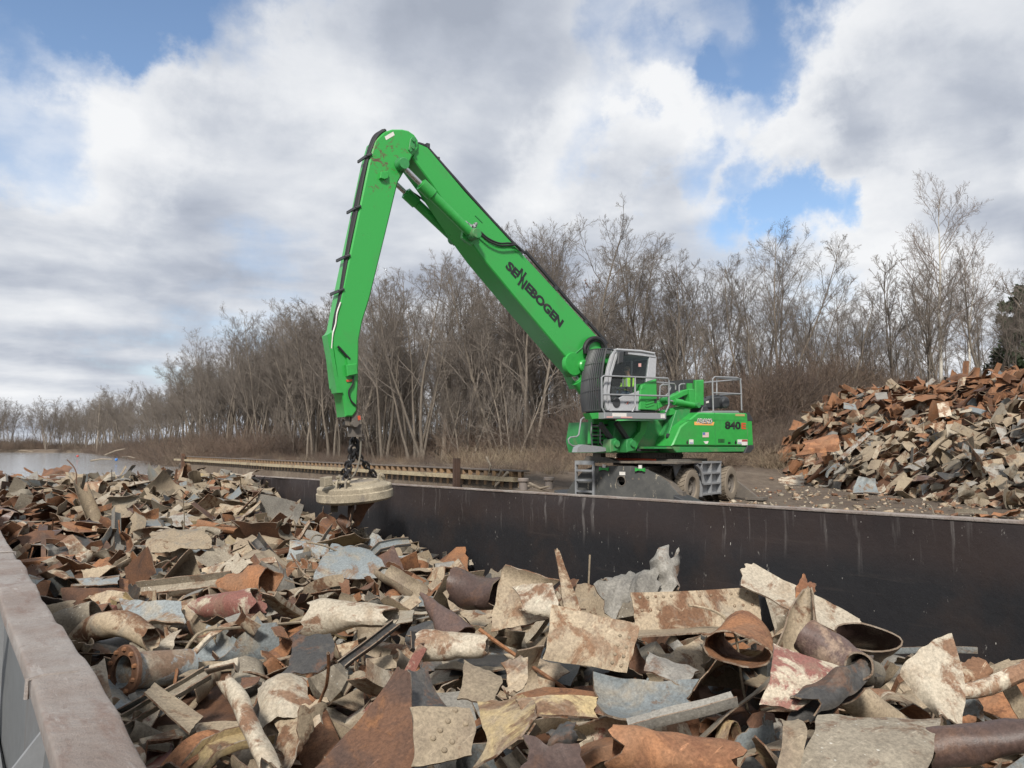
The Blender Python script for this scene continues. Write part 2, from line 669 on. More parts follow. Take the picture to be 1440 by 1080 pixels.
c = mix(nt, ramp(nt, n1, [(0.5, (0, 0, 0)), (0.72, (0.7, 0.7, 0.7))]), c, (0.030, 0.019, 0.015))
c = mix(nt, ramp(nt, n2, [(0.68, (0, 0, 0)), (0.8, (0.6, 0.6, 0.6))]), c, (0.115, 0.052, 0.026))
drip = math_n(nt, "MULTIPLY", ramp(nt, n3, [(0.60, (0, 0, 0)), (0.82, (0.45, 0.45, 0.45))]), ramp(nt, math_n(nt, "ADD", top.outputs[0], math_n(nt, "MULTIPLY_ADD", noise(nt, stretch(nt, v, (1, 1.7, 0.05)), 1.2, 3), 2.0, -1.0)), [(0.42, (0, 0, 0)), (1.0, (1, 1, 1))]))
c = mix(nt, drip, c, (0.30, 0.28, 0.265))
vo = nd(nt, "TexVoronoi")
vo.inputs["Scale"].default_value = 9.0
vo.inputs["Randomness"].default_value = 1.0
nt.links.new(stretch(nt, v, (1, 1.5, 0.42)), vo.inputs["Vector"])
sp = math_n(nt, "LESS_THAN", math_n(nt, "ADD", vo.outputs["Distance"], math_n(nt, "MULTIPLY", noise(nt, v, 1.3, 6, 0.7), 0.5)), 0.265)
c = mix(nt, math_n(nt, "MULTIPLY", sp, 0.8), c, (0.48, 0.46, 0.42))
spl = ramp(nt, noise(nt, stretch(nt, v, (2.4, 2.4, 0.9)), 3.1, 9, 0.78, 0.2), [(0.635, (0, 0, 0)), (0.675, (0.6, 0.6, 0.6))])
c = mix(nt, spl, c, (0.34, 0.32, 0.29))
rub = ramp(nt, noise(nt, stretch(nt, v, (1, 0.25, 6)), 1.5, 7, 0.7), [(0.6, (0, 0, 0)), (0.75, (0.5, 0.5, 0.5))])
c = mix(nt, rub, c, (0.052, 0.041, 0.037))
nt.links.new(c, b.inputs["Base Color"])
nt.links.new(math_n(nt, "MULTIPLY_ADD", n2, 0.4, 0.42), b.inputs["Roughness"])
bump(nt, b, math_n(nt, "ADD", n2, math_n(nt, "MULTIPLY", n1, 2.0)), 0.35, 0.02)

m_rim, nt, b = new_mat("worn_rim_steel")
v = coords(nt, False)
n1, n2, n3 = noise(nt, v, 1.6, 9, 0.68, 0.4), noise(nt, v, 16, 8, 0.78), noise(nt, stretch(nt, v, (5, 1.2, 5)), 1.6, 8, 0.7, 0.3)
n4 = noise(nt, stretch(nt, v, (9, 1.0, 9)), 3.0, 6, 0.7)
c = mix(nt, ramp(nt, n1, [(0.40, (0, 0, 0)), (0.60, (1, 1, 1))]), (0.205, 0.163, 0.138), (0.275, 0.245, 0.222))
c = mix(nt, ramp(nt, n3, [(0.54, (0, 0, 0)), (0.64, (0.55, 0.55, 0.55))]), c, (0.15, 0.085, 0.06))
c = mix(nt, ramp(nt, n4, [(0.60, (0, 0, 0)), (0.66, (0.65, 0.65, 0.65))]), c, (0.34, 0.31, 0.285))
c = mix(nt, ramp(nt, n2, [(0.56, (0, 0, 0)), (0.70, (0.6, 0.6, 0.6))]), c, (0.11, 0.08, 0.068))
nt.links.new(c, b.inputs["Base Color"])
nt.links.new(math_n(nt, "MULTIPLY_ADD", n2, 0.5, 0.35), b.inputs["Roughness"])
bump(nt, b, math_n(nt, "ADD", n2, math_n(nt, "MULTIPLY", n1, 2.5)), 0.75, 0.02)
m_hull = paint("grey_hull_paint", (0.17, 0.175, 0.18), 0.6, (0.10, 0.075, 0.06), 0.7, 1.2, bmp=0.15)

barge = empty("hopper_barge", (4.9, 17, WATER), "long open barge with black hold and worn rim, heaped with scrap metal", "barge")


def wall_strip(x0, x1, side_in):
    """hold wall from floor to just below the rim, gently buckled"""
    ys = np.linspace(BY0, BY1, 200)
    zs = [-2.3, -1.6, -0.9, -0.3, 0.2, 0.55, None]
    mb = MB()
    vs, k = [], len(zs)
    for xs, sg in ((x0, 1), (x1, -1)):
        for y in ys:
            for z in zs:
                zz = rim_z(y) - 0.05 if z is None else z
                bk = 0.09 * (vnoise(y, zz * 2, 1.6, 4)) + 0.03 * vnoise(y, zz * 3, 0.6, 6) if z is not None else 0.015 * vnoise(y, 0, 0.9, 2)
                vs.append((xs + bk, y, zz))
    n = len(ys)
    fs = []
    for s in (0, 1):
        o = s * n * k
        for i in range(n - 1):
            for j in range(k - 1):
                fs.append((o + i * k + j, o + (i + 1) * k + j, o + (i + 1) * k + j + 1, o + i * k + j + 1))
    o = n * k
    for i in range(n - 1):
        fs.append((i * k + k - 1, (i + 1) * k + k - 1, o + (i + 1) * k + k - 1, o + i * k + k - 1))
    mb.add(vs, fs)
    return mb


wall_strip(BX1, BX1 + 0.12, -1).build("hold_wall", m_wall, barge)
wall_strip(BX0 - 0.03, BX0 - 0.14, 1).build("hold_wall", paint("grey_hull_side", (0.105, 0.11, 0.112), 0.6, (0.10, 0.075, 0.06), 0.7, 1.2, bmp=0.15), barge)
mb = MB()
mb.box((BX0 - 0.03, BY1, -2.3), (BX1, BY1 + 0.1, rim_z(BY1) - 0.04))
mb.build("end_wall", m_wall, barge)
mb = MB()
mb.box((BX0 - 0.03, BY0 - 0.1, -2.3), (BX1, BY0, rim_z(BY0) - 0.04))
mb.build("end_wall", m_wall, barge)


def rim_bar(xc, w, h, dent, ys, seed, kk=20):
    """rounded, dented steel bar along the top of a wall"""
    mb = MB()
    vs = []
    for y in ys:
        zt = rim_z(y)
        dn = dent * (max(0, vnoise(y, 0, 0.7, seed) - 0.12) + 0.4 * vnoise(y, 0, 0.25, seed + 1))
        sw = dent * 0.5 * vnoise(y, 5, 1.7, seed + 2)
        for j in range(kk):
            a = 2 * math.pi * (j + 0.5) / kk
            ca, sa = math.cos(a), math.sin(a)
            e = 0.22
            x = xc + sw + w / 2 * math.copysign(abs(ca) ** e, ca)
            z = zt - h / 2 + h / 2 * math.copysign(abs(sa) ** e, sa) - (dn * (0.5 + 0.5 * ca * (1 if seed % 2 else -1)) if sa > 0 else 0)
            vs.append((x, y, z))
    n = len(ys)
    fs = [(i * kk + j, i * kk + (j + 1) % kk, (i + 1) * kk + (j + 1) % kk, (i + 1) * kk + j) for i in range(n - 1) for j in range(kk)]
    fs += [tuple(range(kk)), tuple((n - 1) * kk + j for j in range(kk))]
    return mb.add(vs, fs)


near_ys = np.concatenate([np.linspace(BY0, 8, 190), np.linspace(8.1, BY1 + 0.1, 110)])
rim_ = rim_bar(0.345, 0.20, 0.075, 0.07, near_ys, 3).build("rim", m_rim, barge, 50)
for y_ in (3.35, 7.9, 13.1, 19.4, 27.0):
    mb = MB()
    mb.tube([(0.245, y_, rim_z(y_) - .07), (0.246, y_ + .004, rim_z(y_) - .004), (0.30, y_ + .01, rim_z(y_) + .002), (0.39, y_ - .01, rim_z(y_) + .002), (0.444, y_, rim_z(y_) - .006), (0.445, y_, rim_z(y_) - .07)], 0.009, 6)
    mb.build("weld_seam", m_rim, rim_)
rim_bar(BX1 + 0.06, 0.14, 0.045, 0.035, np.linspace(BY0, BY1 + 0.1, 240), 8).build("rim", m_rim, barge, 50)
mb = MB()
mb.tube([(BX0, BY1 + 0.05, rim_z(BY1) - 0.03), (BX1, BY1 + 0.05, rim_z(BY1) - 0.03)], 0.06, 8)
mb.build("rim", m_rim, barge)
mb = MB()
mb.box((-0.75, BY0 - 1, 0.0), (0.30, BY1 + 2, 0.06))
mb.box((BX1 + 0.12, BY0 - 1, 0.0), (BX1 + 0.95, BY1 + 2, 0.06))
mb.box((-0.75, BY1 + 0.1, 0.001), (BX1 + 0.95, BY1 + 4, 0.058))
for v_ in range(len(mb.v)):
    x, y, z = mb.v[v_]
    mb.v[v_] = (x, y, z + TRIM * y - 0.05)
mb.build("deck", m_hull, barge)
mb = MB()
mb.box((-0.7, BY0 - 1, -2.6), (0.0, BY1 + 3.9, -0.56))
mb.box((BX1 + 0.3, BY0 - 1, -2.6), (BX1 + 0.9, BY1 + 3.9, -0.56))
mb.box((0.0, BY1 + 0.2, -2.6), (BX1 + 0.3, BY1 + 3.9, -0.56))
mb.box((0.0, BY0, -2.6), (BX1 + 0.3, BY1 + 0.2, -2.35))
mb.build("hull", m_hull, barge)
m_gus = paint("pale_bracket_paint", (0.19, 0.195, 0.2), 0.55, (0.14, 0.10, 0.08), 0.5, 2.0, bmp=0.1)
for k in range(12):
    y = 3.1 + 2.9 * k
    mb = MB()
    zt, zb = rim_z(y) - 0.09, TRIM * y + 0.02
    mb.prism([(0.299, y, zt), (0.299, y, zb), (-0.30, y, zb), (-0.30, y, zb + 0.10)], (0, 0.02, 0))
    mb.build("bracket", m_gus, barge)
for k in range(10):
    y = 2.0 + 3.4 * k
    mb = MB()
    mb.prism([(BX1 + 0.125, y, rim_z(y) - 0.09), (BX1 + 0.125, y, TRIM * y + 0.02), (BX1 + 0.6, y, TRIM * y + 0.02)], (0, 0.02, 0))
    mb.build("bracket", m_gus, barge)

# ------------------------------------------------------------------ sheet-pile wall behind the barge
m_pile = scrap_mat("pile_rust", (0.26, 0.17, 0.10), (0.32, 0.20, 0.10), (0.15, 0.10, 0.07), 0.5, 0.6, 0.85)
m_timber = scrap_mat("weathered_timber", (0.36, 0.295, 0.19), (0.24, 0.19, 0.125), (0.18, 0.14, 0.10), 0.56, 0.62, 0.85, 1.2)
pw = empty("retaining_wall", (17.2, 50, 0), "rusty sheet pile river wall with a pale timber beam along it", "retaining wall")
mb = MB()
pitch, depth = 0.58, 0.30
y, vs = 23.3, []
while y < 76.3:
    for dy, dx in ((0, 0), (0.19, 0), (0.27, depth), (0.46, depth)):
        vs.append((17.15 + dx, y + dy))
    y += pitch
n = len(vs)
P = [(x, yy, z) for x, yy in vs for z in (-2.6, 0.86)] + [(x + 0.03, yy, z) for x, yy in vs for z in (-2.6, 0.86)]
fs = [(2 * i, 2 * i + 2, 2 * i + 3, 2 * i + 1) for i in range(n - 1)] + [(2 * n + 2 * i, 2 * n + 2 * i + 2, 2 * n + 2 * i + 3, 2 * n + 2 * i + 1) for i in range(n - 1)] + [(2 * i + 1, 2 * i + 3, 2 * n + 2 * i + 3, 2 * n + 2 * i + 1) for i in range(n - 1)]
mb.add(P, fs)
mb.build("pile_sheet", m_pile, pw, 20)
mb = MB()
y = 23.4
while y < 76:
    L = 4.3
    mb.box((16.93, y, 0.47 + 0.02 * random.random()), (17.12, y + L - 0.03, 0.65))
    y += L
mb.build("timber_beam", m_timber, pw)
mb = MB()
mb.box((17.13, 23.2, 0.862), (17.5, 76.5, 0.91))
mb.build("cap", paint("dark_cap", (0.12, 0.10, 0.085), 0.8, (0.2, 0.13, 0.08), 0.6, 2), pw)
m_rustpost = scrap_mat("post_rust", (0.085, 0.05, 0.035), (0.12, 0.065, 0.04), (0.05, 0.035, 0.028), 0.52, 0.6, 0.85)
q = on_x(642, 668, 16.8)
mb = MB()
mb.box((q[0] - 0.09, q[1] - 0.16, -2.4), (q[0] + 0.09, q[1] + 0.16, 1.32))
mb.box((q[0] - 0.13, q[1] - 0.05, -2.4), (q[0] - 0.092, q[1] + 0.05, 1.30))
rooted("mooring_post", mb, m_rustpost, (q[0], q[1], -2.4), "rusty brown steel post standing up in front of the timber beam", "post")
q = on_x(257, 655, 16.9)
mb = MB()
mb.box((q[0] - 0.15, q[1] - 0.2, -2.4), (q[0] + 0.15, q[1] + 0.2, 1.15))
rooted("mooring_post", mb, m_rustpost, (q[0], q[1], -2.4), "dark post at the far end of the sheet pile wall", "post")
m_bol = paint("bollard_steel", (0.17, 0.145, 0.13), 0.7, (0.28, 0.19, 0.12), 0.7, 3)
for (u, v_, lab) in ((736, 686, "round grey bollard at the near end of the timber beam"), (772, 684, "round bollard close to the dark steel plate of the crane")):
    q = on_z(u, v_ + 8, 0.15)
    mb = MB()
    mb.lathe([(0.0, 0), (0.15, 0), (0.15, 0.55), (0.20, 0.58), (0.20, 0.66), (0.17, 0.69), (0.0, 0.69)], (q[0], q[1], 0.0), (0, 0, 1), 20)
    rooted("bollard", mb, m_bol, (q[0], q[1], 0.0), lab, "bollard", "bollards at the end of the sheet pile wall")
# blue drum in the wood, litter on the far shore
m_blue = paint("blue_plastic", (0.02, 0.16, 0.48), 0.4, (0.2, 0.2, 0.2), 0.15, 3)
q = on_z(424, 654, 0.9)
mb = MB()
mb.lathe([(0, -0.45), (0.26, -0.45), (0.29, -0.4), (0.29, -0.14), (0.30, -0.12), (0.29, -0.1), (0.29, 0.12), (0.30, 0.14), (0.29, 0.16), (0.29, 0.4), (0.26, 0.45), (0, 0.45)], (q[0], q[1], float(terrain(q[0], q[1])) + 0.28), (-0.8, -0.6, 0.12), 24)
rooted("plastic_drum", mb, m_blue, (q[0], q[1], float(terrain(q[0], q[1]))), "blue plastic drum lying on the ground among the tree trunks", "drum")
m_drift = scrap_mat("driftwood_grey", (0.30, 0.25, 0.19), (0.22, 0.175, 0.125), (0.16, 0.125, 0.09), 0.55, 0.6, 0.9)
for (pts, rr, lab) in (
        ([(705, 662), (697, 681)], 0.05, "pale broken branch leaning by the near end of the timber beam"),
        ([(714, 664), (700, 680), (696, 684)], 0.06, "forked pale driftwood lying across the timber beam"),
        ([(684, 643), (690, 655), (687, 667)], 0.05, "curved pale branch standing in the brush above the timber beam"),
        ([(745, 680), (760, 687), (772, 684)], 0.06, "pale driftwood on the ground between the two bollards"),
        ([(730, 686), (748, 683), (752, 690)], 0.05, "bleached stick at the foot of the bollard by the timber beam")):
    mb = MB()
    p = [on_x(a, b_, 17.0) for a, b_ in pts]
    mb.tube(p, [rr, rr * 0.8, rr * 0.5][:len(p)], 7)
    rooted("driftwood", mb, m_drift, p[0], lab, "driftwood", None)
for (a, b_, rr, lab) in (((148, 640), (176, 631), 0.12, "pale fallen trunk leaning on the far river shore"), ((128, 648), (158, 646), 0.14, "log floating low at the edge of the river"), ((172, 643), (190, 644), 0.1, "short pale log on the river shore near the sheet pile wall"), ((10, 633), (46, 635), 0.35, "weathered log on the bank at the far bend of the river")):
    d = 110 if b_[0] > 60 else 330
    mb = MB()
    p = [at(*a, d), at(*b_, d * 0.98)]
    mb.tube([p[0], (p[0] + p[1]) / 2 + np.array([0, 0, 0.15]), p[1]], [rr, rr * 0.85, rr * 0.55], 8)
    rooted("fallen_log", mb, m_drift, p[0], lab, "log")
m_red = paint("red_plastic", (0.45, 0.05, 0.04), 0.5)
for (u, v_, d, m_, lab) in ((109, 641.5, 150, m_red, "small red buoy washed up on the far river shore"), (163.5, 646.5, 112, m_blue, "small blue float lying beside the log at the shore")):
    q = at(u, v_, d)
    mb = MB()
    mb.lathe([(a_ * .55, c_ * .55) for a_, c_ in [(0.0, -0.35), (0.22, -0.3), (0.36, -0.12), (0.38, 0.1), (0.26, 0.3), (0.1, 0.36), (0.06, 0.48), (0, 0.48)]], q, (0.5, 0.2, 0.8), 16)
    rooted("buoy", mb, m_, q, lab, "buoy")
# ------------------------------------------------------------------ scrap metal
TAN, TAN2, RUST, DARKR, PURP, BLUE, STEEL, PALE, BLACK, REDW, MUD, YEL, RIM_E = range(13)
SM = [
    scrap_mat("tan_mud_steel", (0.325, 0.262, 0.182), (0.18, 0.105, 0.062), (0.225, 0.175, 0.125), 0.60, 0.56, 0.85),
    scrap_mat("tan_rust_steel", (0.345, 0.275, 0.190), (0.155, 0.084, 0.048), (0.21, 0.195, 0.165), 0.53, 0.62, 0.8),
    scrap_mat("orange_rust", (0.275, 0.128, 0.060), (0.155, 0.073, 0.040), (0.21, 0.112, 0.062), 0.54, 0.55, 0.85),
    scrap_mat("brown_rust", (0.15, 0.075, 0.042), (0.22, 0.105, 0.05), (0.085, 0.05, 0.036), 0.57, 0.57, 0.75),
    scrap_mat("purple_brown_pipe", (0.095, 0.062, 0.052), (0.21, 0.15, 0.11), (0.145, 0.078, 0.048), 0.60, 0.6, 0.5),
    scrap_mat("faded_blue_paint", (0.200, 0.222, 0.226), (0.165, 0.11, 0.075), (0.27, 0.235, 0.18), 0.56, 0.58, 0.65),
    scrap_mat("grey_steel", (0.255, 0.24, 0.21), (0.15, 0.095, 0.064), (0.165, 0.155, 0.14), 0.58, 0.58, 0.7),
    scrap_mat("pale_flaking_paint", (0.43, 0.375, 0.29), (0.20, 0.115, 0.07), (0.315, 0.245, 0.17), 0.53, 0.6, 0.7),
    scrap_mat("dark_steel", (0.052, 0.050, 0.048), (0.105, 0.062, 0.043), (0.13, 0.115, 0.095), 0.56, 0.62, 0.6),
    scrap_mat("red_white_flaking", (0.225, 0.095, 0.075), (0.44, 0.38, 0.29), (0.225, 0.165, 0.115), 0.51, 0.62, 0.7, 3.4),
    scrap_mat("grey_mud_steel", (0.245, 0.212, 0.162), (0.14, 0.09, 0.06), (0.175, 0.148, 0.112), 0.60, 0.56, 0.9, speck=(0.40, 0.38, 0.33)),
    scrap_mat("mustard_flaking", (0.36, 0.275, 0.145), (0.145, 0.085, 0.05), (0.27, 0.22, 0.16), 0.54, 0.6, 0.75),
    scrap_mat("torn_edge", (0.225, 0.165, 0.115), (0.125, 0.066, 0.038), (0.32, 0.275, 0.22), 0.5, 0.6, 0.8, 7.0),
]
CWORD = {TAN: "tan mud-caked", TAN2: "tan rust-patched", RUST: "orange-rusted", DARKR: "brown rusted", PURP: "purple-brown", BLUE: "faded blue-grey", STEEL: "grey steel", PALE: "pale flaking",
         BLACK: "blackish", REDW: "red and white flaking", MUD: "grey-brown muddy", YEL: "mustard"}


def thick(g, th, closed=False):
    """mid-surface grid (n, m, 3) -> shell of thickness TH; faces all quads; index 1 = edge faces"""
    n, m, _ = g.shape
    du = np.gradient(g, axis=0)
    dv = (np.roll(g, -1, 1) - np.roll(g, 1, 1)) if closed else np.gradient(g, axis=1)
    nn = np.cross(du, dv)
    nn /= np.linalg.norm(nn, axis=2, keepdims=True) + 1e-9
    V = np.concatenate([(g + nn * th / 2).reshape(-1, 3), (g - nn * th / 2).reshape(-1, 3)])
    idx = np.arange(n * m).reshape(n, m)
    if closed:
        idx = np.concatenate([idx, idx[:, :1]], 1)
    a, b, c, d = idx[:-1, :-1], idx[1:, :-1], idx[1:, 1:], idx[:-1, 1:]
    topq = np.stack([a, b, c, d], -1).reshape(-1, 4)
    o = n * m
    botq = topq[:, ::-1] + o

    def strip(line):
        return np.stack([line[:-1], line[1:], line[1:] + o, line[:-1] + o], -1)

    ed = [strip(idx[0])[:, ::-1][:, [0, 1, 2, 3]], strip(idx[-1])]
    if not closed:
        ed += [strip(idx[:, 0]), strip(idx[:, -1])[:, ::-1]]
    ed[0] = np.stack([idx[0][1:], idx[0][:-1], idx[0][:-1] + o, idx[0][1:] + o], -1)
    e = np.concatenate(ed)
    Q = np.concatenate([topq, botq, e])
    mi = np.concatenate([np.zeros(len(topq) * 2, int), np.ones(len(e), int)])
    return V, Q, mi


def bend(P, a, s0, w, ang):
    """roll or fold the sheet P (..., 3) by ANG about the line s = S0 (direction A), over width W"""
    ca, sa = math.cos(a), math.sin(a)
    s = P[..., 0] * ca + P[..., 1] * sa
    t = -P[..., 0] * sa + P[..., 1] * ca
    z = P[..., 2]
    S = np.linspace(s.min() - 0.01, s.max() + 0.01, 240)
    ph = ang * smooth01((S - s0) / w + 0.5)
    ph = ph - np.interp(s0, S, ph)
    cxx = np.concatenate([[0], np.cumsum((np.cos(ph[1:]) + np.cos(ph[:-1])) / 2 * np.diff(S))])
    czz = np.concatenate([[0], np.cumsum((np.sin(ph[1:]) + np.sin(ph[:-1])) / 2 * np.diff(S))])
    cxx -= np.interp(s0, S, cxx) - s0
    czz -= np.interp(s0, S, czz)
    p = np.interp(s, S, ph)
    s2 = np.interp(s, S, cxx) - z * np.sin(p)
    z2 = np.interp(s, S, czz) + z * np.cos(p)
    return np.stack([s2 * ca - t * sa, s2 * sa + t * ca, z2], -1)


def wob(r, x, amp, k=3, f=4.0):
    o = np.zeros_like(x)
    for i in range(k):
        o += math.pow(0.6, i) * np.sin(x * f * (i + 1) * r.uniform(0.7, 1.5) + r.uniform(0, 6.3))
    return o * amp


def crumple(r, P, amp, k=6, f=3.0):
    o = np.zeros(P.shape[:-1])
    for i in range(k):
        d = r.normal(size=3)
        d /= np.linalg.norm(d)
        ff = f * 1.45 ** i
        w = np.sin((P @ d) * ff + r.uniform(0, 6.3))
        o += (1 - 2 * np.abs(w)) * amp / 1.4 ** i if i % 2 else w * amp / 1.4 ** i
    return o


def sheet_grid(r, L, Wd, n, m, jag=0.08, bends=(), cr=0.02):
    u, v = np.meshgrid(np.linspace(-1, 1, n), np.linspace(-1, 1, m), indexing="ij")
    j1, j2, j3, j4 = (wob(r, np.linspace(-1, 1, k), jag, 4, 5) + r.normal(size=k) * jag * 0.05 for k in (m, m, n, n))
    cut = r.uniform(-0.35, 0.35) * min(1, jag * 8)
    X = L / 2 * (u + (np.where(u > 0, u, 0) * j1[None, :] + np.where(u < 0, u, 0) * j2[None, :]) + cut * 0.6 * v * np.abs(u))
    Y = Wd / 2 * (v * (1 + cut * u) + np.where(v > 0, v, 0) * j3[:, None] + np.where(v < 0, v, 0) * j4[:, None])
    P = np.stack([X, Y, crumple(r, np.stack([X, Y, 0 * X], -1), cr, 5, 4.5)], -1)
    for bd in bends:
        P = bend(P, *bd)
    return P


def tube_grid(r, L, r0, r1, arc, n, m, crush=0.0, jag=0.05, closed=True):
    u = np.linspace(-1, 1, n)[:, None] * np.ones((1, m))
    th = (np.linspace(0, 2 * math.pi, m, endpoint=False) if closed else np.linspace(-arc / 2, arc / 2, m))[None, :] * np.ones((n, 1))
    rr = r0 + (r1 - r0) * (u + 1) / 2
    c = np.clip(crush * (0.5 + 0.5 * u) + 0.15 * crush * np.sin(u * 4 + 1), 0, 0.88)
    je = wob(r, th[0], jag, 4, 2) + r.normal(size=m) * jag * 0.06
    if closed:
        je = je * (1 - np.cos(th[0])) * 0.5
    X = L / 2 * u + L * je[None, :] * u * np.abs(u)
    d = 1 + 0.05 * np.sin(th * 2 + u * 3) + 0.03 * np.sin(th * 3 - u * 5)
    Y = rr * (1 + 0.4 * c) * np.cos(th) * d
    Z = rr * (1 - c) * np.sin(th) * d
    return np.stack([X, Y, Z], -1)


def beam_grid(L, prof, n, tw=0.0, bw=0.0):
    u = np.linspace(-1, 1, n)
    pr = np.asarray(prof, float)
    G = np.zeros((n, len(pr), 3))
    for i, a in enumerate(u):
        c, s = math.cos(tw * a), math.sin(tw * a)
        G[i, :, 0] = a * L / 2
        G[i, :, 1] = pr[:, 0] * c - pr[:, 1] * s
        G[i, :, 2] = pr[:, 0] * s + pr[:, 1] * c + bw * (1 - a * a)
    return G


def dense(prof, seg=3):
    out = []
    for a, b in zip(prof[:-1], prof[1:]):
        a, b = np.asarray(a, float), np.asarray(b, float)
        ts = [0, 0.04, 0.5, 0.96] if seg > 2 else [0, 0.5]
        out += [a + (b - a) * t for t in ts]
    return out + [np.asarray(prof[-1], float)]


def merge(parts):
    V, Q, M, o = [], [], [], 0
    for v, q, m in parts:
        V.append(v)
        Q.append(q + o)
        M.append(m)
        o += len(v)
    return np.concatenate(V), np.concatenate(Q), np.concatenate(M)


def random_piece(r, res=1.0, big=1.0, kinds=None):
    """one anonymous lump of demolition scrap -> (kind, verts, quads, mat flags); long side along x, lying roughly flat"""
    k = r.choice(["plate", "curl", "fold", "crumple", "strip", "tube", "half", "channel", "angle", "rod"], p=kinds if kinds is not None else [0.16, 0.17, 0.15, 0.10, 0.11, 0.05, 0.07, 0.07, 0.08, 0.04])
    L = float(np.clip(r.lognormal(-0.42, 0.38), 0.3, 1.5)) * big
    n, m = max(5, int(11 * res)), max(4, int(8 * res))
    th = r.uniform(0.008, 0.017)
    if k in ("plate", "curl", "fold", "crumple"):
        Wd = L * r.uniform(0.4, 0.95)
        a = r.choice([0, math.pi / 2]) + r.normal() * 0.35
        if k == "plate":
            bd = [(a, r.uniform(-0.2, 0.2) * L, L, r.uniform(-0.7, 0.7))]
            cr = 0.012
        elif k == "curl":
            bd = [(a, r.uniform(-0.25, 0.25) * L, L * r.uniform(0.4, 1.0), r.choice([-1, 1]) * r.uniform(1.2, 3.6)), (a + 1.3, 0, L, r.uniform(-0.4, 0.4))]
            cr = 0.02
        elif k == "fold":
            bd = [(a, r.uniform(-0.22, 0.22) * L, 0.09 * L, r.choice([-1, 1]) * r.uniform(0.8, 2.0))]
            if r.random() < 0.6:
                bd.append((a + r.uniform(0.7, 1.6), r.uniform(-0.2, 0.2) * L, 0.15 * L, r.choice([-1, 1]) * r.uniform(0.5, 1.4)))
            cr = 0.018
        else:
            bd = [(r.uniform(0, 3.1), r.uniform(-0.2, 0.2) * L, 0.2 * L, r.choice([-1, 1]) * r.uniform(0.5, 1.7)) for _ in range(3)]
            cr = 0.05
            n, m = int(n * 1.2), int(m * 1.2)
        G = sheet_grid(r, L, Wd, n, m, r.choice([0.012, 0.03, 0.09], p=[.5, .3, .2]) * r.uniform(.7, 1.3), bd, cr * L * 0.6)
        V, Q, M = thick(G, th)
    elif k == "strip":
        L *= 1.5
        G = sheet_grid(r, L, r.uniform(0.07, 0.2), n + 5, 4, 0.04, [(0, r.uniform(-0.3, 0.3) * L, L * r.uniform(0.2, 0.9), r.normal() * 0.8), (r.normal() * 0.3, 0, L, r.normal() * 0.5)], 0.01)
        V, Q, M = thick(G, th)
    elif k == "rod":
        L *= 1.9
        ra = r.uniform(0.009, 0.018)
        G = tube_grid(r, L, ra, ra, 0, n + 8, 6, 0.0, 0.0, True)
        for _ in range(3):
            G = bend(G, 0, r.uniform(-0.4, 0.4) * L, L * r.uniform(0.08, 0.5), r.normal() * 0.9)
        G[..., 1] += 0.06 * np.sin(G[..., 0] * r.uniform(2, 5))
        V, Q, M = thick(G, 0.006, True)
    elif k == "tube":
        ra = r.uniform(0.07, 0.2)
        G = tube_grid(r, L * 1.1, ra, ra * r.uniform(0.75, 1.1), 0, n, max(8, int(14 * res)), r.uniform(0, 0.85), 0.06, True)
        G = bend(G, r.normal() * 0.15, 0.1 * L, L * 0.6, r.normal() * 0.5)
        V, Q, M = thick(G, th, True)
    elif k == "half":
        ra = r.uniform(0.13, 0.32)
        G = tube_grid(r, L, ra, ra * r.uniform(0.4, 1.2), r.uniform(1.8, 4.4), n, max(6, int(11 * res)), r.uniform(0, 0.4), 0.1, False)
        G[..., 2] += crumple(r, G, 0.014, 4, 5)
        V, Q, M = thick(G, th)
    else:
        L *= 1.35
        w, h = r.uniform(0.12, 0.3), r.uniform(0.06, 0.15)
        prof = [(-w / 2, h), (-w / 2, 0), (w / 2, 0), (w / 2, h)] if k == "channel" else [(0, w * 0.8), (0, 0), (w, 0)]
        G = beam_grid(L, dense(prof), max(4, n // 2 + 2), r.normal() * 0.15, r.normal() * 0.04)
        G[..., 2] += crumple(r, G, 0.008, 3, 4)
        if r.random() < 0.4:
            G = bend(G, 0, r.uniform(-0.2, 0.2) * L, 0.25 * L, r.normal() * 0.7)
        V, Q, M = thick(G, th)
    V = V - (V.max(0) + V.min(0)) / 2
    return k, V, Q, M


def rot_mat(r, tilt):
    yaw, az = r.uniform(0, 2 * math.pi), r.uniform(0, 2 * math.pi)
    axis = Vector((math.cos(az), math.sin(az), 0))
    return np.array(Matrix.Rotation(tilt, 3, axis) @ Matrix.Rotation(yaw, 3, "Z") @ Matrix.Rotation(r.choice([0, math.pi]), 3, "X"))


class Piece:
    __slots__ = ("kind", "col", "V", "Q", "M", "name", "label", "ref", "hits", "cu", "cv", "hero", "extra", "smooth")

    def __init__(s, kind, col, V, Q, M, name=None, label=None, ref=None):
        s.kind, s.col, s.V, s.Q, s.M, s.name, s.label, s.ref = kind, col, V, Q, M, name, label, ref
        s.hits, s.cu, s.cv, s.hero, s.extra, s.smooth = 0, 0, 0, name is not None, [], 32


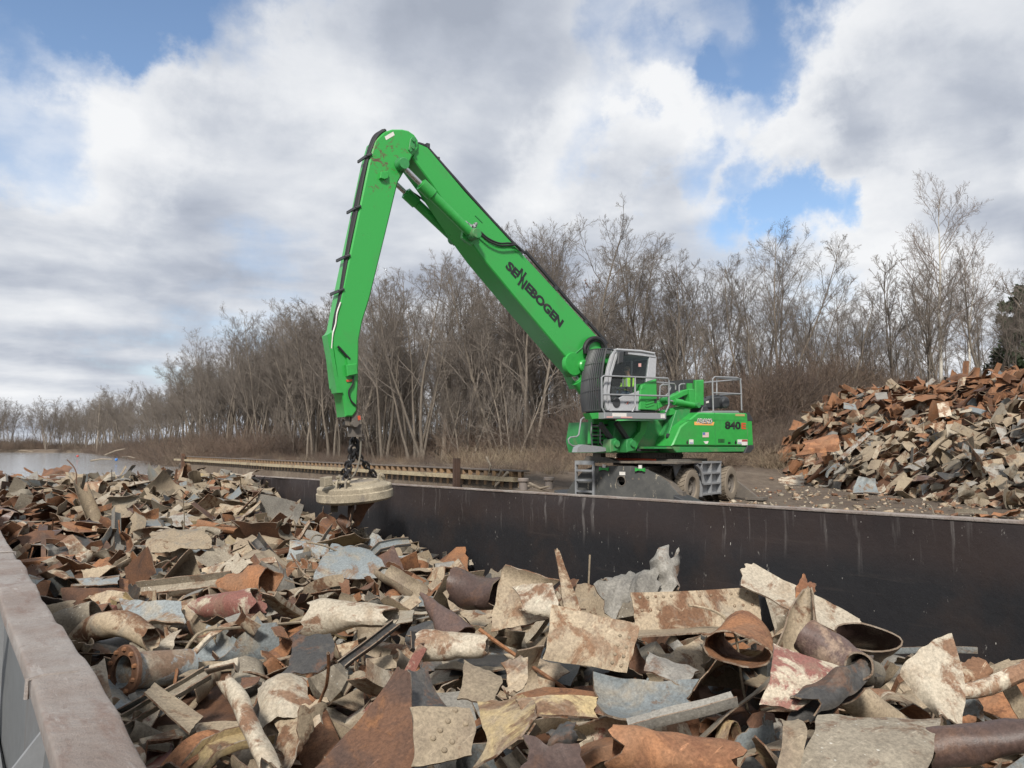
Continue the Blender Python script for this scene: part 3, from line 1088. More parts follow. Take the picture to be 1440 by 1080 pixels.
def deposit(N, target, dom, r, pick_col, inside, cell=0.055, start=-0.5, res_of=None, tilt_sd=0.42, visible=None, over=0.22, big=1.0, slope=0.0, H0=None):
    """drop N pieces one after the other on a height map until the heap reaches TARGET(x, y)"""
    x0, x1, y0, y1 = dom
    nx_, ny_ = int((x1 - x0) / cell), int((y1 - y0) / cell)
    cxs, cys = x0 + (np.arange(nx_) + 0.5) * cell, y0 + (np.arange(ny_) + 0.5) * cell
    CX, CY = np.meshgrid(cxs, cys, indexing="ij")
    T = target(CX, CY)
    H = T + start if H0 is None else H0
    ok = inside(CX, CY)
    okv = np.argwhere(ok & (visible(CX, CY) if visible is not None else True))
    out = []
    for i in range(N):
        cand = okv[r.integers(0, len(okv), 14)]
        need = T[cand[:, 0], cand[:, 1]] - H[cand[:, 0], cand[:, 1]]
        c = cand[int(np.argmax(need))]
        if need.max() < -over:
            continue
        cx_, cy_ = cxs[c[0]], cys[c[1]]
        k, V, Q, M = random_piece(r, res_of(cx_, cy_) if res_of else 1.0, big)
        tl = abs(r.normal()) * tilt_sd
        if r.random() < 0.10:
            tl = r.uniform(0.8, 1.45)
        Vr = V @ rot_mat(r, tl).T
        if slope:
            e_ = 0.4
            gx_ = float(target(np.array(cx_ + e_), np.array(cy_)) - target(np.array(cx_ - e_), np.array(cy_))) / (2 * e_)
            gy_ = float(target(np.array(cx_), np.array(cy_ + e_)) - target(np.array(cx_), np.array(cy_ - e_))) / (2 * e_)
            Vr = Vr @ np.array(Vector((0, 0, 1)).rotation_difference(Vector((-gx_ * slope, -gy_ * slope, 1))).to_matrix()).T
        pos = Vr + np.array([cx_, cy_, 0])
        # keep it inside
        for _ in range(2):
            lo, hi = pos.min(0), pos.max(0)
            pos[:, 0] += max(0, x0 + 0.02 - lo[0]) - max(0, hi[0] - x1 + 0.02)
            pos[:, 1] += max(0, y0 + 0.02 - lo[1]) - max(0, hi[1] - y1 + 0.02)
        ix = np.clip(((pos[:, 0] - x0) / cell).astype(int), 0, nx_ - 1)
        iy = np.clip(((pos[:, 1] - y0) / cell).astype(int), 0, ny_ - 1)
        z0 = np.percentile(H[ix, iy] - pos[:, 2], 80)
        pos[:, 2] += z0
        zt = np.minimum(pos[:, 2], H[ix, iy] + 0.45)
        np.maximum.at(H, (ix, iy), zt)
        for dx, dy in ((1, 0), (0, 1), (-1, 0), (0, -1)):
            np.maximum.at(H, (np.clip(ix + dx, 0, nx_ - 1), np.clip(iy + dy, 0, ny_ - 1)), zt - 0.03)
        out.append(Piece(k, pick_col(cx_, cy_, r, k), pos, Q, M))
    return out, (cxs, cys, H)


# ---------------------------------------------------------------- heap in the hold
def hold_target(x, y):
    z = np.interp(y, [1, 5, 9, 13, 18, 23, 28, 33, 36.8], [-0.75, -0.62, -0.50, -0.40, -0.30, -0.02, 0.30, 0.55, 0.50])
    z = z + 0.22 * vnoise(x, y, 3.0, 9)
    far = smooth01((x - 6.0) / 3.4) * smooth01((31 - y) / 8) * smooth01((y - 7) / 4)
    z = z - 0.62 * far - 0.25 * smooth01((x - 8.0) / 1.5) * smooth01((9 - y) / 4)
    z = z + 0.12 * smooth01((1.8 - x) / 1.5) * smooth01((y - 6) / 6)
    return z


def hold_col(x, y, r, k):
    leftfar = smooth01((4.2 - x) / 3) * smooth01((y - 10) / 5)
    p = np.array([0.26, 0.19, 0.085, 0.065, 0.015, 0.07, 0.085, 0.085, 0.025, 0.008, 0.115, 0.015])
    q = np.array([0.06, 0.04, 0.22, 0.36, 0.08, 0.05, 0.06, 0.02, 0.07, 0.0, 0.05, 0.0])
    w = p * (1 - leftfar) + q * leftfar
    w = w / w.sum()
    return int(r.choice(12, p=w))


def in_frame(x, y):
    qx, qy = x - EYE[0], y - EYE[1]
    z = qx * FW[0] + qy * FW[1]
    s = (qx * RT[0] + qy * RT[1]) / np.maximum(z, 0.1)
    return (z > 2.3) & (np.abs(s) < 0.95)


HOLD, hmap = deposit(2200, hold_target, (BX0 + 0.04, BX1 - 0.04, 1.6, BY1 - 0.1), np.random.default_rng(21), hold_col, lambda x, y: x > 0, visible=in_frame,
                     big=0.95, res_of=lambda x, y: 1.35 if y < 9 else (1.0 if y < 16 else 0.75))

BITS, _ = deposit(550, hold_target, (BX0 + 0.04, BX1 - 0.04, 1.6, BY1 - 0.1), np.random.default_rng(23), hold_col, lambda x, y: x > 0, visible=lambda x, y: in_frame(x, y) & (y < 19),
                   res_of=lambda x, y: 0.6, big=0.36, over=0.9, tilt_sd=0.6, H0=hmap[2])
HOLD += BITS

# hand-placed pieces: corners and axes as (u, v, depth)
HERO = []


def hp(p):
    return at(*p)


def quad_sheet(c, n=20, m=14, th=0.016, sag=0.0, saga=0.0, jag=0.03, cr=0.012, seed=0, curl=None):
    """plate through four points (TL, TR, BR, BL), bulged by SAG across / SAGA along, with torn outline"""
    r = np.random.default_rng(1000 + seed)
    tl, tr, br, bl = (hp(p) for p in c)
    u = np.linspace(0, 1, n)[:, None, None]
    v = np.linspace(0, 1, m)[None, :, None]
    jag = jag * 0.7
    ju = (wob(r, np.linspace(0, 6, n), jag, 3, 1.1) + r.normal(size=n) * jag * 0.05)[:, None, None]
    jv = (wob(r, np.linspace(0, 6, m), jag, 3, 1.1) + r.normal(size=m) * jag * 0.05)[None, :, None]
    uu = u + jv * np.sign(u - 0.5) * np.abs(2 * u - 1) ** 3
    vv = v + ju * np.sign(v - 0.5) * np.abs(2 * v - 1) ** 3
    G = tl * (1 - uu) * (1 - vv) + tr * uu * (1 - vv) + br * uu * vv + bl * (1 - uu) * vv
    nrm = np.cross(tr - tl, bl - tl) + np.cross(br - tr, br - bl)
    nrm /= np.linalg.norm(nrm)
    if nrm @ FW > 0:
        nrm = -nrm
    d = sag * (1 - (2 * v - 1) ** 2) + saga * (1 - (2 * u - 1) ** 2)
    if curl:
        e, amt = curl
        w = {"top": 1 - v, "bottom": v, "left": 1 - u, "right": u}[e]
        d = d + amt * np.clip((w - 0.62) / 0.38, 0, 1) ** 2
    G = G + nrm * (d + crumple(r, G, cr, 6, 6)[..., None])
    return thick(G, th)


def axis_tube(p0, p1, r0, r1, n=22, m=22, crush=0.0, arc=None, roll=0.0, th=0.014, jag=0.03, bow=0.0, cr=0.006, seed=0, bowdir=None):
    """pipe between two points; radii in photo pixels at each end"""
    r = np.random.default_rng(2000 + seed)
    a, b = hp(p0), hp(p1)
    R0, R1 = r0 * p0[2] / FPX, r1 * p1[2] / FPX
    L = np.linalg.norm(b - a)
    G = tube_grid(r, L, R0, R1, arc or 0, n, m, crush, jag, arc is None)
    G = G + (crumple(r, G, cr, 5, 9))[..., None] * np.array([0, 0.7, 0.7])
    ex = (b - a) / L
    ez = np.array(UP) - ex * (UP @ ex)
    ez /= np.linalg.norm(ez)
    ey = np.cross(ez, ex)
    c, s = math.cos(roll), math.sin(roll)
    y2, z2 = ey * c + ez * s, -ey * s + ez * c
    u = G[..., 0] / (L / 2)
    P = (a + b) / 2 + G[..., :1] * ex + G[..., 1:2] * y2 + G[..., 2:3] * z2
    if bow:
        P = P + (1 - u ** 2)[..., None] * bow * (ez if bowdir is None else np.asarray(bowdir))
    return thick(P, th, arc is None)


def axis_beam(p0, p1, prof, roll=0.0, n=14, th=0.014, cr=0.006, bow=0.0, seed=0, ends=None):
    r = np.random.default_rng(3000 + seed)
    a, b = hp(p0), hp(p1)
    L = np.linalg.norm(b - a)
    G = beam_grid(L, dense(prof), n, r.normal() * 0.03, bow)
    if ends:
        w = np.linspace(0, 1, n)[:, None]
        G[..., 1:] *= (ends[0] * (1 - w) + ends[1] * w)[..., None]
    G[..., 2] += crumple(r, G, cr, 4, 6)
    ex = (b - a) / L
    ez = np.array(UP) - ex * (UP @ ex)
    ez /= np.linalg.norm(ez)
    ey = np.cross(ez, ex)
    c, s = math.cos(roll), math.sin(roll)
    P = (a + b) / 2 + G[..., :1] * ex + G[..., 1:2] * (ey * c + ez * s) + G[..., 2:3] * (-ey * s + ez * c)
    return thick(P, th)


def hero(name, label, ref, col, geo, kind="hero"):
    p = Piece(kind, col, *geo, name=name, label=label, ref=ref)
    HERO.append(p)
    return p


def rivets(p, spots, d, rad_=0.017):
    """rivet heads: photo points at depth D, standing proud of the plate towards the viewer"""
    p.extra.append((spots, d, rad_))


exec_heroes = True
# ---------------------------------------------------------------- hand-placed scrap in the hold
h = hero("riveted_plate", "big tan mud-caked plate with two rows of rivets along one side", "the tan riveted plate", TAN,
         quad_sheet([(777, 851, 7.5), (899, 879, 7.2), (881, 946, 6.9), (764, 927, 7.2)], sag=0.05, jag=0.012, seed=1))
rivets(h, [(872, 894), (869, 907), (865, 920), (861, 932), (885, 897), (881, 910), (877, 923), (873, 936)], 7.0)
h = hero("riveted_girder", "brown girder side with rivets at both ends, leaning against the black hold wall", "the riveted girder", TAN2,
         quad_sheet([(888, 834, 8.2), (1064, 827, 8.2), (1073, 878, 8.0), (893, 890, 8.0)], sag=0.01, jag=0.008, cr=0.006, seed=2))
rivets(h, [(900, 840), (911, 840), (922, 839), (933, 839), (944, 838), (903, 858), (915, 858), (928, 857), (1028, 835), (1038, 834), (1049, 833), (1060, 832), (1033, 852), (1045, 851), (1058, 850), (1000, 837), (984, 838)], 8.1)
hero("girder_flange", "narrow muddy flange strip lying along the foot of the riveted girder", "the girder flange", TAN,
     quad_sheet([(893, 888, 8.0), (1075, 878, 8.0), (1080, 884, 7.6), (890, 895, 7.6)], n=18, m=4, jag=0.02, seed=3))
hero("tall_plate", "tall tan plate with curled top standing beside the pointed plank at the hold wall", "the tall tan plate", TAN,
     quad_sheet([(706, 792, 8.6), (779, 811, 8.6), (773, 872, 8.3), (692, 888, 8.3)], sag=-0.04, jag=0.02, curl=("top", 0.10), seed=4))
hero("bent_cover", "pale bent cover with a fringe of bolts in front of the tall tan plate", "the bolt-fringed cover", PALE,
     quad_sheet([(722, 826, 8.1), (778, 822, 8.1), (776, 870, 7.9), (730, 858, 7.9)], sag=0.12, jag=0.03, cr=0.012, seed=5))
hero("pointed_plank", "tapering tan plank pointing straight up beside the tall tan plate", "the pointed plank", TAN2,
     quad_sheet([(780, 773, 8.5), (786, 774, 8.5), (818, 862, 8.2), (793, 858, 8.2)], n=6, m=16, th=0.03, sag=0.01, jag=0.04, cr=0.005, seed=6))
hero("curled_pipe", "purple-brown thick pipe stub with a torn open end near the hold wall", "the purple-brown pipe stub", PURP,
     axis_tube((640, 822, 9.6), (704, 833, 9.3), 24, 27, crush=0.25, jag=0.06, bow=-0.06, seed=7))
hero("split_pipe", "large rusty white and pink pipe with one flattened torn end, lying across the heap", "the white and pink pipe", PALE,
     axis_tube((438, 873, 9.0), (552, 868, 8.8), 26, 22, crush=0.55, jag=0.07, bow=0.05, seed=8))
hero("cone_horn", "dark brown pointed cone lying tip upwards beside the white-rusted tube", "the dark brown cone", PURP,
     axis_tube((592, 836, 8.5), (648, 898, 8.1), 2, 25, crush=0.2, jag=0.02, seed=9))
hero("torn_plate", "huge dark brown rusty plate with pointed top standing at the near end", "the huge dark plate", DARKR,
     quad_sheet([(560, 938, 5.6), (577, 946, 5.5), (582, 1092, 4.75), (436, 1088, 4.9)], n=18, m=20, sag=-0.03, jag=0.012, cr=0.012, seed=10))
hero("dark_plate", "blackish blue plate leaning behind the huge dark plate", "the blackish leaning plate", BLACK,
     quad_sheet([(574, 940, 5.9), (600, 944, 6.0), (650, 1000, 5.6), (572, 1004, 5.4)], sag=-0.08, jag=0.03, seed=11))
h = hero("bolted_plate", "square tan plate with a scatter of bolt heads next to the huge dark plate", "the bolted square plate", TAN,
         quad_sheet([(576, 994, 5.1), (661, 996, 5.2), (664, 1064, 4.9), (577, 1080, 4.8)], sag=0.03, jag=0.015, seed=12))
rivets(h, [(609, 1038), (619, 1027), (640, 999), (636, 1043), (655, 1018), (625, 1055), (630, 1014)], 5.0, 0.02)
hero("spoon_plate", "long mustard and tan spoon-shaped plate with a narrow curved arm", "the spoon-shaped plate", YEL,
     quad_sheet([(672, 990, 5.3), (738, 978, 5.3), (744, 1012, 4.9), (664, 1078, 4.8)], sag=0.09, saga=0.06, jag=0.04, seed=13))
hero("flat_strap", "flat mustard arm reaching from the spoon-shaped plate", "the mustard arm", YEL,
     quad_sheet([(728, 982, 5.2), (838, 979, 5.3), (838, 1008, 5.1), (736, 1012, 5.0)], saga=0.03, jag=0.03, seed=14))
hero("dished_plate", "wide dished blue-grey plate with a torn rim", "the dished blue-grey plate", BLUE,
     quad_sheet([(836, 944, 6.6), (982, 954, 6.5), (978, 1003, 5.9), (862, 1008, 6.0)], sag=-0.14, saga=-0.1, jag=0.03, seed=15))
hero("angle_iron", "long grey-green angle iron with raised lip running across the near heap", "the grey-green angle iron", STEEL,
     axis_beam((884, 1022, 5.6), (1034, 985, 5.6), [(-0.075, 0.085), (-0.07, 0.0), (0.10, 0.0)], roll=0.25, th=0.01, seed=16))
hero("rusty_pipe", "large orange and brown rusty pipe with jagged top at the near edge", "the large rusty pipe", RUST,
     axis_tube((862, 1052, 4.7), (1040, 1068, 4.6), 32, 27, crush=0.35, jag=0.05, seed=17))
hero("crumpled_knot", "small dark crumpled knot of sheet with a bolt through it", "the dark crumpled knot", BLACK,
     quad_sheet([(772, 1028, 4.8), (806, 1016, 4.8), (810, 1044, 4.7), (770, 1056, 4.7)], sag=0.09, saga=0.05, jag=0.1, cr=0.05, seed=18))
hero("dark_sheet", "purple-brown dark sheet lying at the near edge below the dark crumpled knot", "the dark sheet", PURP,
     quad_sheet([(742, 1040, 4.6), (812, 1050, 4.6), (838, 1095, 4.3), (730, 1095, 4.3)], sag=0.06, jag=0.05, cr=0.02, seed=19))
hero("flaking_plate", "red plate with white flaking paint and a torn lower edge", "the red and white flaking plate", REDW,
     quad_sheet([(1086, 905, 6.0), (1192, 943, 5.9), (1120, 1000, 5.4), (1067, 991, 5.5)], sag=0.07, jag=0.02, seed=20))
hero("torn_tube", "dark brown twisted tube end running beside the red and white flaking plate", "the twisted tube", BLACK,
     axis_tube((1128, 994, 5.4), (1222, 945, 5.7), 22, 20, crush=0.15, jag=0.09, arc=5.0, roll=0.6, cr=0.02, seed=21))
hero("tube_collar", "round grey pipe mouth facing the heap at the end of the twisted tube", "the round pipe mouth", MUD,
     axis_tube((1206, 936, 5.6), (1226, 948, 5.9), 19, 17, n=8, jag=0.02, seed=22))
hero("pointed_arch", "tall tan and rust horn-shaped half pipe pointing up", "the tall horn", TAN2,
     axis_tube((1135, 826, 7.4), (1122, 925, 6.9), 5, 37, arc=3.6, roll=-1.4, jag=0.03, crush=0.1, seed=23))
hero("horn_tip", "small orange scrap stuck behind the tip of the tall horn", "the horn tip scrap", RUST,
     quad_sheet([(1128, 808, 7.6), (1148, 824, 7.5), (1140, 848, 7.4), (1112, 852, 7.4)], sag=0.05, jag=0.1, cr=0.03, seed=24))
hero("domed_pipe", "smooth mauve pipe with a rounded closed end against the tall horn", "the rounded mauve pipe", PURP,
     axis_tube((1132, 892, 6.5), (1200, 942, 6.2), 24, 30, jag=0.01, seed=25))
hero("pinched_duct", "dark brown duct with a pinched open mouth, behind the rounded mauve pipe", "the pinched duct", PURP,
     axis_tube((1214, 938, 7.3), (1220, 896, 6.7), 12, 36, crush=0.55, jag=0.02, seed=26))
hero("folded_triangle", "white and rust triangular folded plate standing on one corner", "the white folded triangle", PALE,
     quad_sheet([(1250, 934, 6.4), (1339, 892, 6.5), (1352, 1022, 6.0), (1312, 1000, 6.0)], sag=-0.1, jag=0.02, curl=("left", -0.12), seed=27))
hero("long_plate", "long pale tan plate sloping down along the black hold wall", "the long sloping plate", PALE,
     quad_sheet([(1054, 790, 8.3), (1216, 874, 7.9), (1184, 894, 7.6), (1040, 822, 8.0)], n=24, sag=-0.05, jag=0.03, seed=28))
hero("streaked_plate", "wide grey-brown streaked plate lying at the near edge", "the wide streaked plate", MUD,
     quad_sheet([(1150, 1008, 5.1), (1322, 1012, 5.1), (1300, 1092, 4.4), (1118, 1092, 4.4)], n=24, sag=0.04, jag=0.015, seed=29))
hero("long_tube", "long purple-brown rusty tube running out of the near heap", "the long brown tube", PURP,
     axis_tube((1300, 1056, 4.9), (1462, 1030, 4.8), 25, 22, crush=0.1, seed=30))
hero("bent_pole", "bent whitish pole lying over the heap against the hold wall", "the bent whitish pole", PALE,
     axis_tube((1344, 974, 6.6), (1462, 930, 6.9), 9, 12, n=18, m=12, bow=-0.05, seed=31))
hero("round_plate", "rounded tan plate leaning behind the white folded triangle", "the rounded tan plate", TAN2,
     quad_sheet([(1344, 934, 7.2), (1374, 924, 7.2), (1394, 950, 7.0), (1350, 966, 6.9)], sag=0.06, jag=0.06, seed=32))
hero("steel_bar", "straight pale blue-grey bar lying along the foot of the hold wall", "the blue-grey bar", BLUE,
     axis_beam((1246, 913, 8.0), (1372, 913, 7.9), [(-0.04, 0.04), (-0.04, -0.02), (0.05, -0.03)], seed=33))
hero("orange_duct", "short wide pipe with a squashed open mouth, orange inside", "the orange-mouthed duct", RUST,
     axis_tube((1048, 892, 7.2), (1036, 914, 6.25), 30, 40, crush=0.5, jag=0.05, cr=0.015, seed=34))
hero("tan_strap", "broad tan strap bent over at the near edge beside the large rusty pipe", "the tan strap", TAN,
     quad_sheet([(1094, 1012, 4.9), (1128, 1014, 4.9), (1120, 1092, 4.4), (1090, 1092, 4.4)], n=8, m=18, sag=0.12, jag=0.03, seed=35))
hero("pipe_elbow", "thick muddy bent pipe curving beside the rim of the barge", "the muddy bent pipe", TAN2,
     axis_tube((106, 905, 9.0), (214, 900, 8.8), 17, 17, bow=0.22, jag=0.03, seed=36))
hero("cut_pipe", "short cut grey-brown pipe lying beside the barge rim", "the short cut pipe", MUD,
     axis_tube((84, 884, 9.9), (136, 866, 10.0), 23, 23, jag=0.01, seed=37))
hero("curved_fin", "long white and tan curved fin lying at the near end like a boat shape", "the long pale fin", PALE,
     axis_tube((318, 960, 6.0), (380, 1084, 5.2), 10, 15, arc=4.4, roll=2.6, crush=0.35, bow=0.05, seed=38))
hero("flat_plate", "flat tan rectangular plate tilted up beside the flanged pipe", "the flat tan rectangle", TAN,
     quad_sheet([(217, 961, 7.0), (286, 1008, 6.6), (265, 1032, 6.3), (203, 975, 6.7)], jag=0.01, cr=0.006, seed=39))
hero("steel_channel", "brown channel bar propped up beside the barge rim", "the propped channel bar", MUD,
     axis_beam((166, 1022, 6.6), (292, 950, 7.2), [(-0.06, 0.06), (-0.06, 0), (0.06, 0), (0.06, 0.06)], roll=0.4, seed=40))
hero("domed_plate", "mottled tan and white domed plate near the long pale fin", "the mottled dome", PALE,
     quad_sheet([(372, 972, 6.6), (430, 958, 6.7), (446, 1012, 6.2), (366, 1032, 6.1)], sag=0.12, saga=0.1, jag=0.05, seed=41))
hero("dark_scoop", "shiny dark scoop-shaped plate standing on its corner", "the dark scoop", BLACK,
     quad_sheet([(412, 894, 8.2), (466, 893, 8.2), (448, 944, 7.7), (390, 952, 7.7)], sag=0.12, jag=0.03, seed=42))
hero("rusty_box", "bright orange rusty open box end lying in the middle of the heap", "the orange rusty box", RUST,
     axis_tube((318, 830, 12.2), (378, 818, 12.0), 22, 26, m=16, crush=0.2, arc=5.6, roll=0.4, jag=0.08, cr=0.03, seed=43))
hero("flaking_pipe", "pink and white flaking pipe section with ragged ends", "the pink flaking pipe", REDW,
     axis_tube((284, 853, 10.6), (360, 850, 10.4), 16, 20, crush=0.1, jag=0.08, arc=4.8, roll=1.5, seed=44))
hero("channel_beam", "long straight muddy channel beam lying across the heap", "the long muddy channel", MUD,
     axis_beam((190, 836, 12.2), (324, 820, 12.4), [(-0.15, 0.12), (-0.14, 0.0), (0.14, 0.0), (0.15, 0.13)], roll=0.5, seed=45))
hero("rusty_beam", "long dark brown rusty beam lying near the barge rim at the far end", "the long rusty beam", DARKR,
     axis_beam((22, 735, 22), (104, 716, 22.5), [(-0.16, 0.2), (-0.15, 0.0), (0.15, 0.0), (0.16, 0.2)], roll=-0.9, seed=46))
hero("arched_plate", "great brown arched plate standing up at the far end before the river", "the brown arched plate", DARKR,
     quad_sheet([(62, 659, 33), (100, 656, 33), (108, 684, 33), (53, 688, 33)], n=26, m=12, sag=0.2, jag=0.10, cr=0.04, seed=47))
hero("slotted_plate", "dark blue-grey folded plate with a ledge, behind the flanged pipe", "the dark blue folded plate", BLUE,
     quad_sheet([(166, 842, 10.4), (256, 846, 10.4), (260, 886, 9.9), (182, 884, 9.9)], sag=-0.05, jag=0.03, curl=("bottom", 0.14), seed=48))
hero("rusted_tube", "white and rust mottled tube with a torn dark mouth in mid heap", "the white-rusted tube", PALE,
     axis_tube((592, 908, 7.7), (684, 908, 7.6), 20, 19, crush=0.3, jag=0.05, seed=49))
hero("twisted_column", "crumpled grey sheet twisted up into a column against the hold wall", "the twisted grey column", STEEL,
     axis_tube((938, 778, 8.9), (930, 835, 8.7), 13, 30, crush=0.3, arc=4.6, roll=1.0, jag=0.12, cr=0.045, seed=50))
hero("crumpled_sheet", "crumpled grey sheet lying at the hold wall beside the riveted girder", "the crumpled grey sheet", STEEL,
     quad_sheet([(846, 818, 8.8), (908, 800, 8.9), (936, 836, 8.5), (850, 862, 8.4)], n=28, m=22, sag=0.12, jag=0.12, cr=0.07, seed=51))
hero("painted_bar", "narrow dark bar flecked with white paint lying slantwise", "the white-flecked bar", BLACK,
     axis_beam((480, 938, 7.6), (557, 878, 8.2), [(-0.05, 0.045), (-0.05, 0), (0.05, 0), (0.05, 0.045)], roll=0.3, seed=52))
hero("dented_plate", "tan dented panel standing behind the spoon-shaped plate", "the tan dented panel", TAN,
     quad_sheet([(652, 930, 6.3), (706, 952, 6.2), (690, 992, 5.8), (642, 982, 5.9)], sag=0.05, jag=0.03, seed=53))
hero("rusty_hook", "upright rust and blue torn bracket above the spoon-shaped plate", "the torn bracket", TAN2,
     quad_sheet([(706, 932, 5.9), (746, 930, 5.9), (730, 984, 5.6), (708, 974, 5.6)], sag=0.08, jag=0.1, cr=0.03, seed=54))
hero("grey_bracket", "small grey plate with bolt holes lying under the tan riveted plate's lower corner", "the grey bracket plate", STEEL,
     quad_sheet([(912, 918, 7.0), (982, 942, 6.8), (964, 968, 6.5), (905, 944, 6.7)], sag=0.02, jag=0.02, seed=55))
hero("buckled_sheet", "pale tan buckled sheet lying in the heap beyond the white and pink pipe", "the pale buckled sheet", TAN2,
     quad_sheet([(215, 750, 15.5), (285, 742, 15.8), (300, 772, 14.8), (205, 778, 14.6)], n=24, m=18, sag=0.1, jag=0.03, cr=0.03, seed=56))
hero("pale_plate", "pale blue-white panel leaning on the heap under the magnet", "the pale blue panel", BLUE,
     quad_sheet([(466, 765, 13.6), (520, 772, 13.4), (545, 812, 12.6), (440, 815, 12.4)], sag=0.1, jag=0.04, seed=57))
hero("strip_plate", "flat blue-grey strip plate lying by the rim in the far part", "the blue-grey strip", BLUE,
     quad_sheet([(98, 814, 13.0), (168, 810, 13.3), (166, 822, 12.8), (99, 826, 12.5)], n=18, m=5, jag=0.02, seed=58))
hero("brown_bin", "tan hollow half pipe lying open side down near the middle of the heap", "the tan half pipe", TAN,
     axis_tube((540, 800, 12.4), (590, 830, 12.0), 15, 18, arc=3.4, roll=-1.57, jag=0.05, seed=59))

# the flanged pipe, with flange and bolts as parts
FL_O, FL_B = hp((178, 944, 7.9)), hp((246, 958, 8.1))
FL_AX = (FL_B - FL_O) / np.linalg.norm(FL_B - FL_O)
FL_AX = FL_AX + FW * 0.9
FL_AX /= np.linalg.norm(FL_AX)
rp = 0.175
th_ = np.linspace(0, 2 * math.pi, 28, endpoint=False)
xa = np.cross(FL_AX, UP)
xa /= np.linalg.norm(xa)
ya = np.cross(FL_AX, xa)
G = np.array([[FL_O + FL_AX * s + (xa * math.cos(t) + ya * math.sin(t)) * rp for t in th_] for s in np.linspace(-0.01, 0.72, 14)])
hero("flanged_pipe", "short blue-grey pipe with a round rusty bolted flange at its open mouth", "the flanged pipe", BLUE, thick(G, 0.02, True))

HEROREF = {p.ref: p for p in HERO}


def faces_all(ps):
    V, F, own, o = [], [], [], 0
    for i, p in enumerate(ps):
        V.append(p.V)
        F.append(p.Q + o)
        own.append(np.full(len(p.Q), i))
        o += len(p.V)
    return np.concatenate(V), np.concatenate(F), np.concatenate(own)


def make_bvh(ps):
    V, F, own = faces_all(ps)
    return BVHTree.FromPolygons([tuple(v) for v in V.tolist()], F.tolist()), own


# take out dropped pieces that hide a hand-placed one
EYEV = Vector(EYE)
for rnd in range(3):
    bvh, own = make_bvh(HOLD)
    kill = set()
    for p in HERO:
        pts = p.V[:: max(1, len(p.V) // 60)]
        cnt = {}
        for q in pts:
            d = Vector(q) - EYEV
            L = d.length
            hit = bvh.ray_cast(EYEV, d / L, L - 0.05)
            if hit[0] is not None:
                cnt[own[hit[2]]] = cnt.get(own[hit[2]], 0) + 1
        kill |= {k for k, c in cnt.items() if c > (0.07 if rnd < 2 else 0.05) * len(pts)}
    HOLD = [p for i, p in enumerate(HOLD) if i not in kill]
    if not kill:
        break


# ---------------------------------------------------------------- the heap on the bank
PF = np.array([23.4, 9.5])
PD, PN = np.array([0.59, 0.807]), np.array([0.807, -0.59])


def pile_target(x, y):
    s = (x - PF[0]) * PD[0] + (y - PF[1]) * PD[1]
    t = (x - PF[0]) * PN[0] + (y - PF[1]) * PN[1] - 1.6 * vnoise(x, y, 4.0, 21) - 0.3 * np.clip(s - 19.5, 0, 9)
    e = smooth01((31.5 - s) / 5.5)
    tip = 0.55 + 0.45 * smooth01((t + 0.9 * np.clip(s - 17, 0, 9)) / 3.0)
    z = (4.75 - 0.45 * smooth01((12 - s) / 8)) * np.clip(t / np.where(s > 12, 6.4 - 1.6 * smooth01((s - 12) / 7), 6.4), 0, 1) ** 0.85 * np.minimum(1, e * 1.2) * np.where(s > 17, tip, 1)
    low = 1.1 * smooth01((22 - s) / 3) * smooth01((s - 12) / 4) * np.clip(((x - PF[0]) * PN[0] + (y - PF[1]) * PN[1]) / 1.6, 0, 1)
    z = np.maximum(z, low)
    tt = (x - PF[0]) * PN[0] + (y - PF[1]) * PN[1]
    z = np.where(tt > 10.5, z - (tt - 10.5) * 0.7, z)
    return z + 0.5 * vnoise(x, y, 2.6, 31) * (z > 0.5)


def pile_in(x, y):
    s = (x - PF[0]) * PD[0] + (y - PF[1]) * PD[1]
    t = (x - PF[0]) * PN[0] + (y - PF[1]) * PN[1]
    return (pile_target(x, y) > np.maximum(terrain(x, y), 0) + 0.12) & (t < 13) & (s > -9)


def pile_col(x, y, r, k):
    z = float(pile_target(np.array(x), np.array(y)))
    s = (x - PF[0]) * PD[0] + (y - PF[1]) * PD[1]
    top = smooth01((z - 2.0) / 1.7)
    tip = smooth01((s - 12.5) / 4)
    w = max(top, tip * 0.8)
    p = np.array([0.29, 0.21, 0.03, 0.04, 0.01, 0.08, 0.11, 0.13, 0.01, 0.0, 0.09, 0.0])
    q = np.array([0.05, 0.10, 0.58, 0.17, 0.01, 0.03, 0.02, 0.03, 0.0, 0.0, 0.01, 0.0])
    w_ = p * (1 - w) + q * w
    return int(r.choice(12, p=w_ / w_.sum()))


PILE, pmap = deposit(2900, pile_target, (18, 48, -6, 30), np.random.default_rng(33), pile_col, pile_in, cell=0.08, start=-0.55, visible=in_frame, res_of=lambda x, y: 0.62, tilt_sd=0.36, over=0.3, big=0.9, slope=0.85)
PHERO = []


def phero(*a, **k):
    p = hero(*a, **k)
    HERO.remove(p)
    PHERO.append(p)


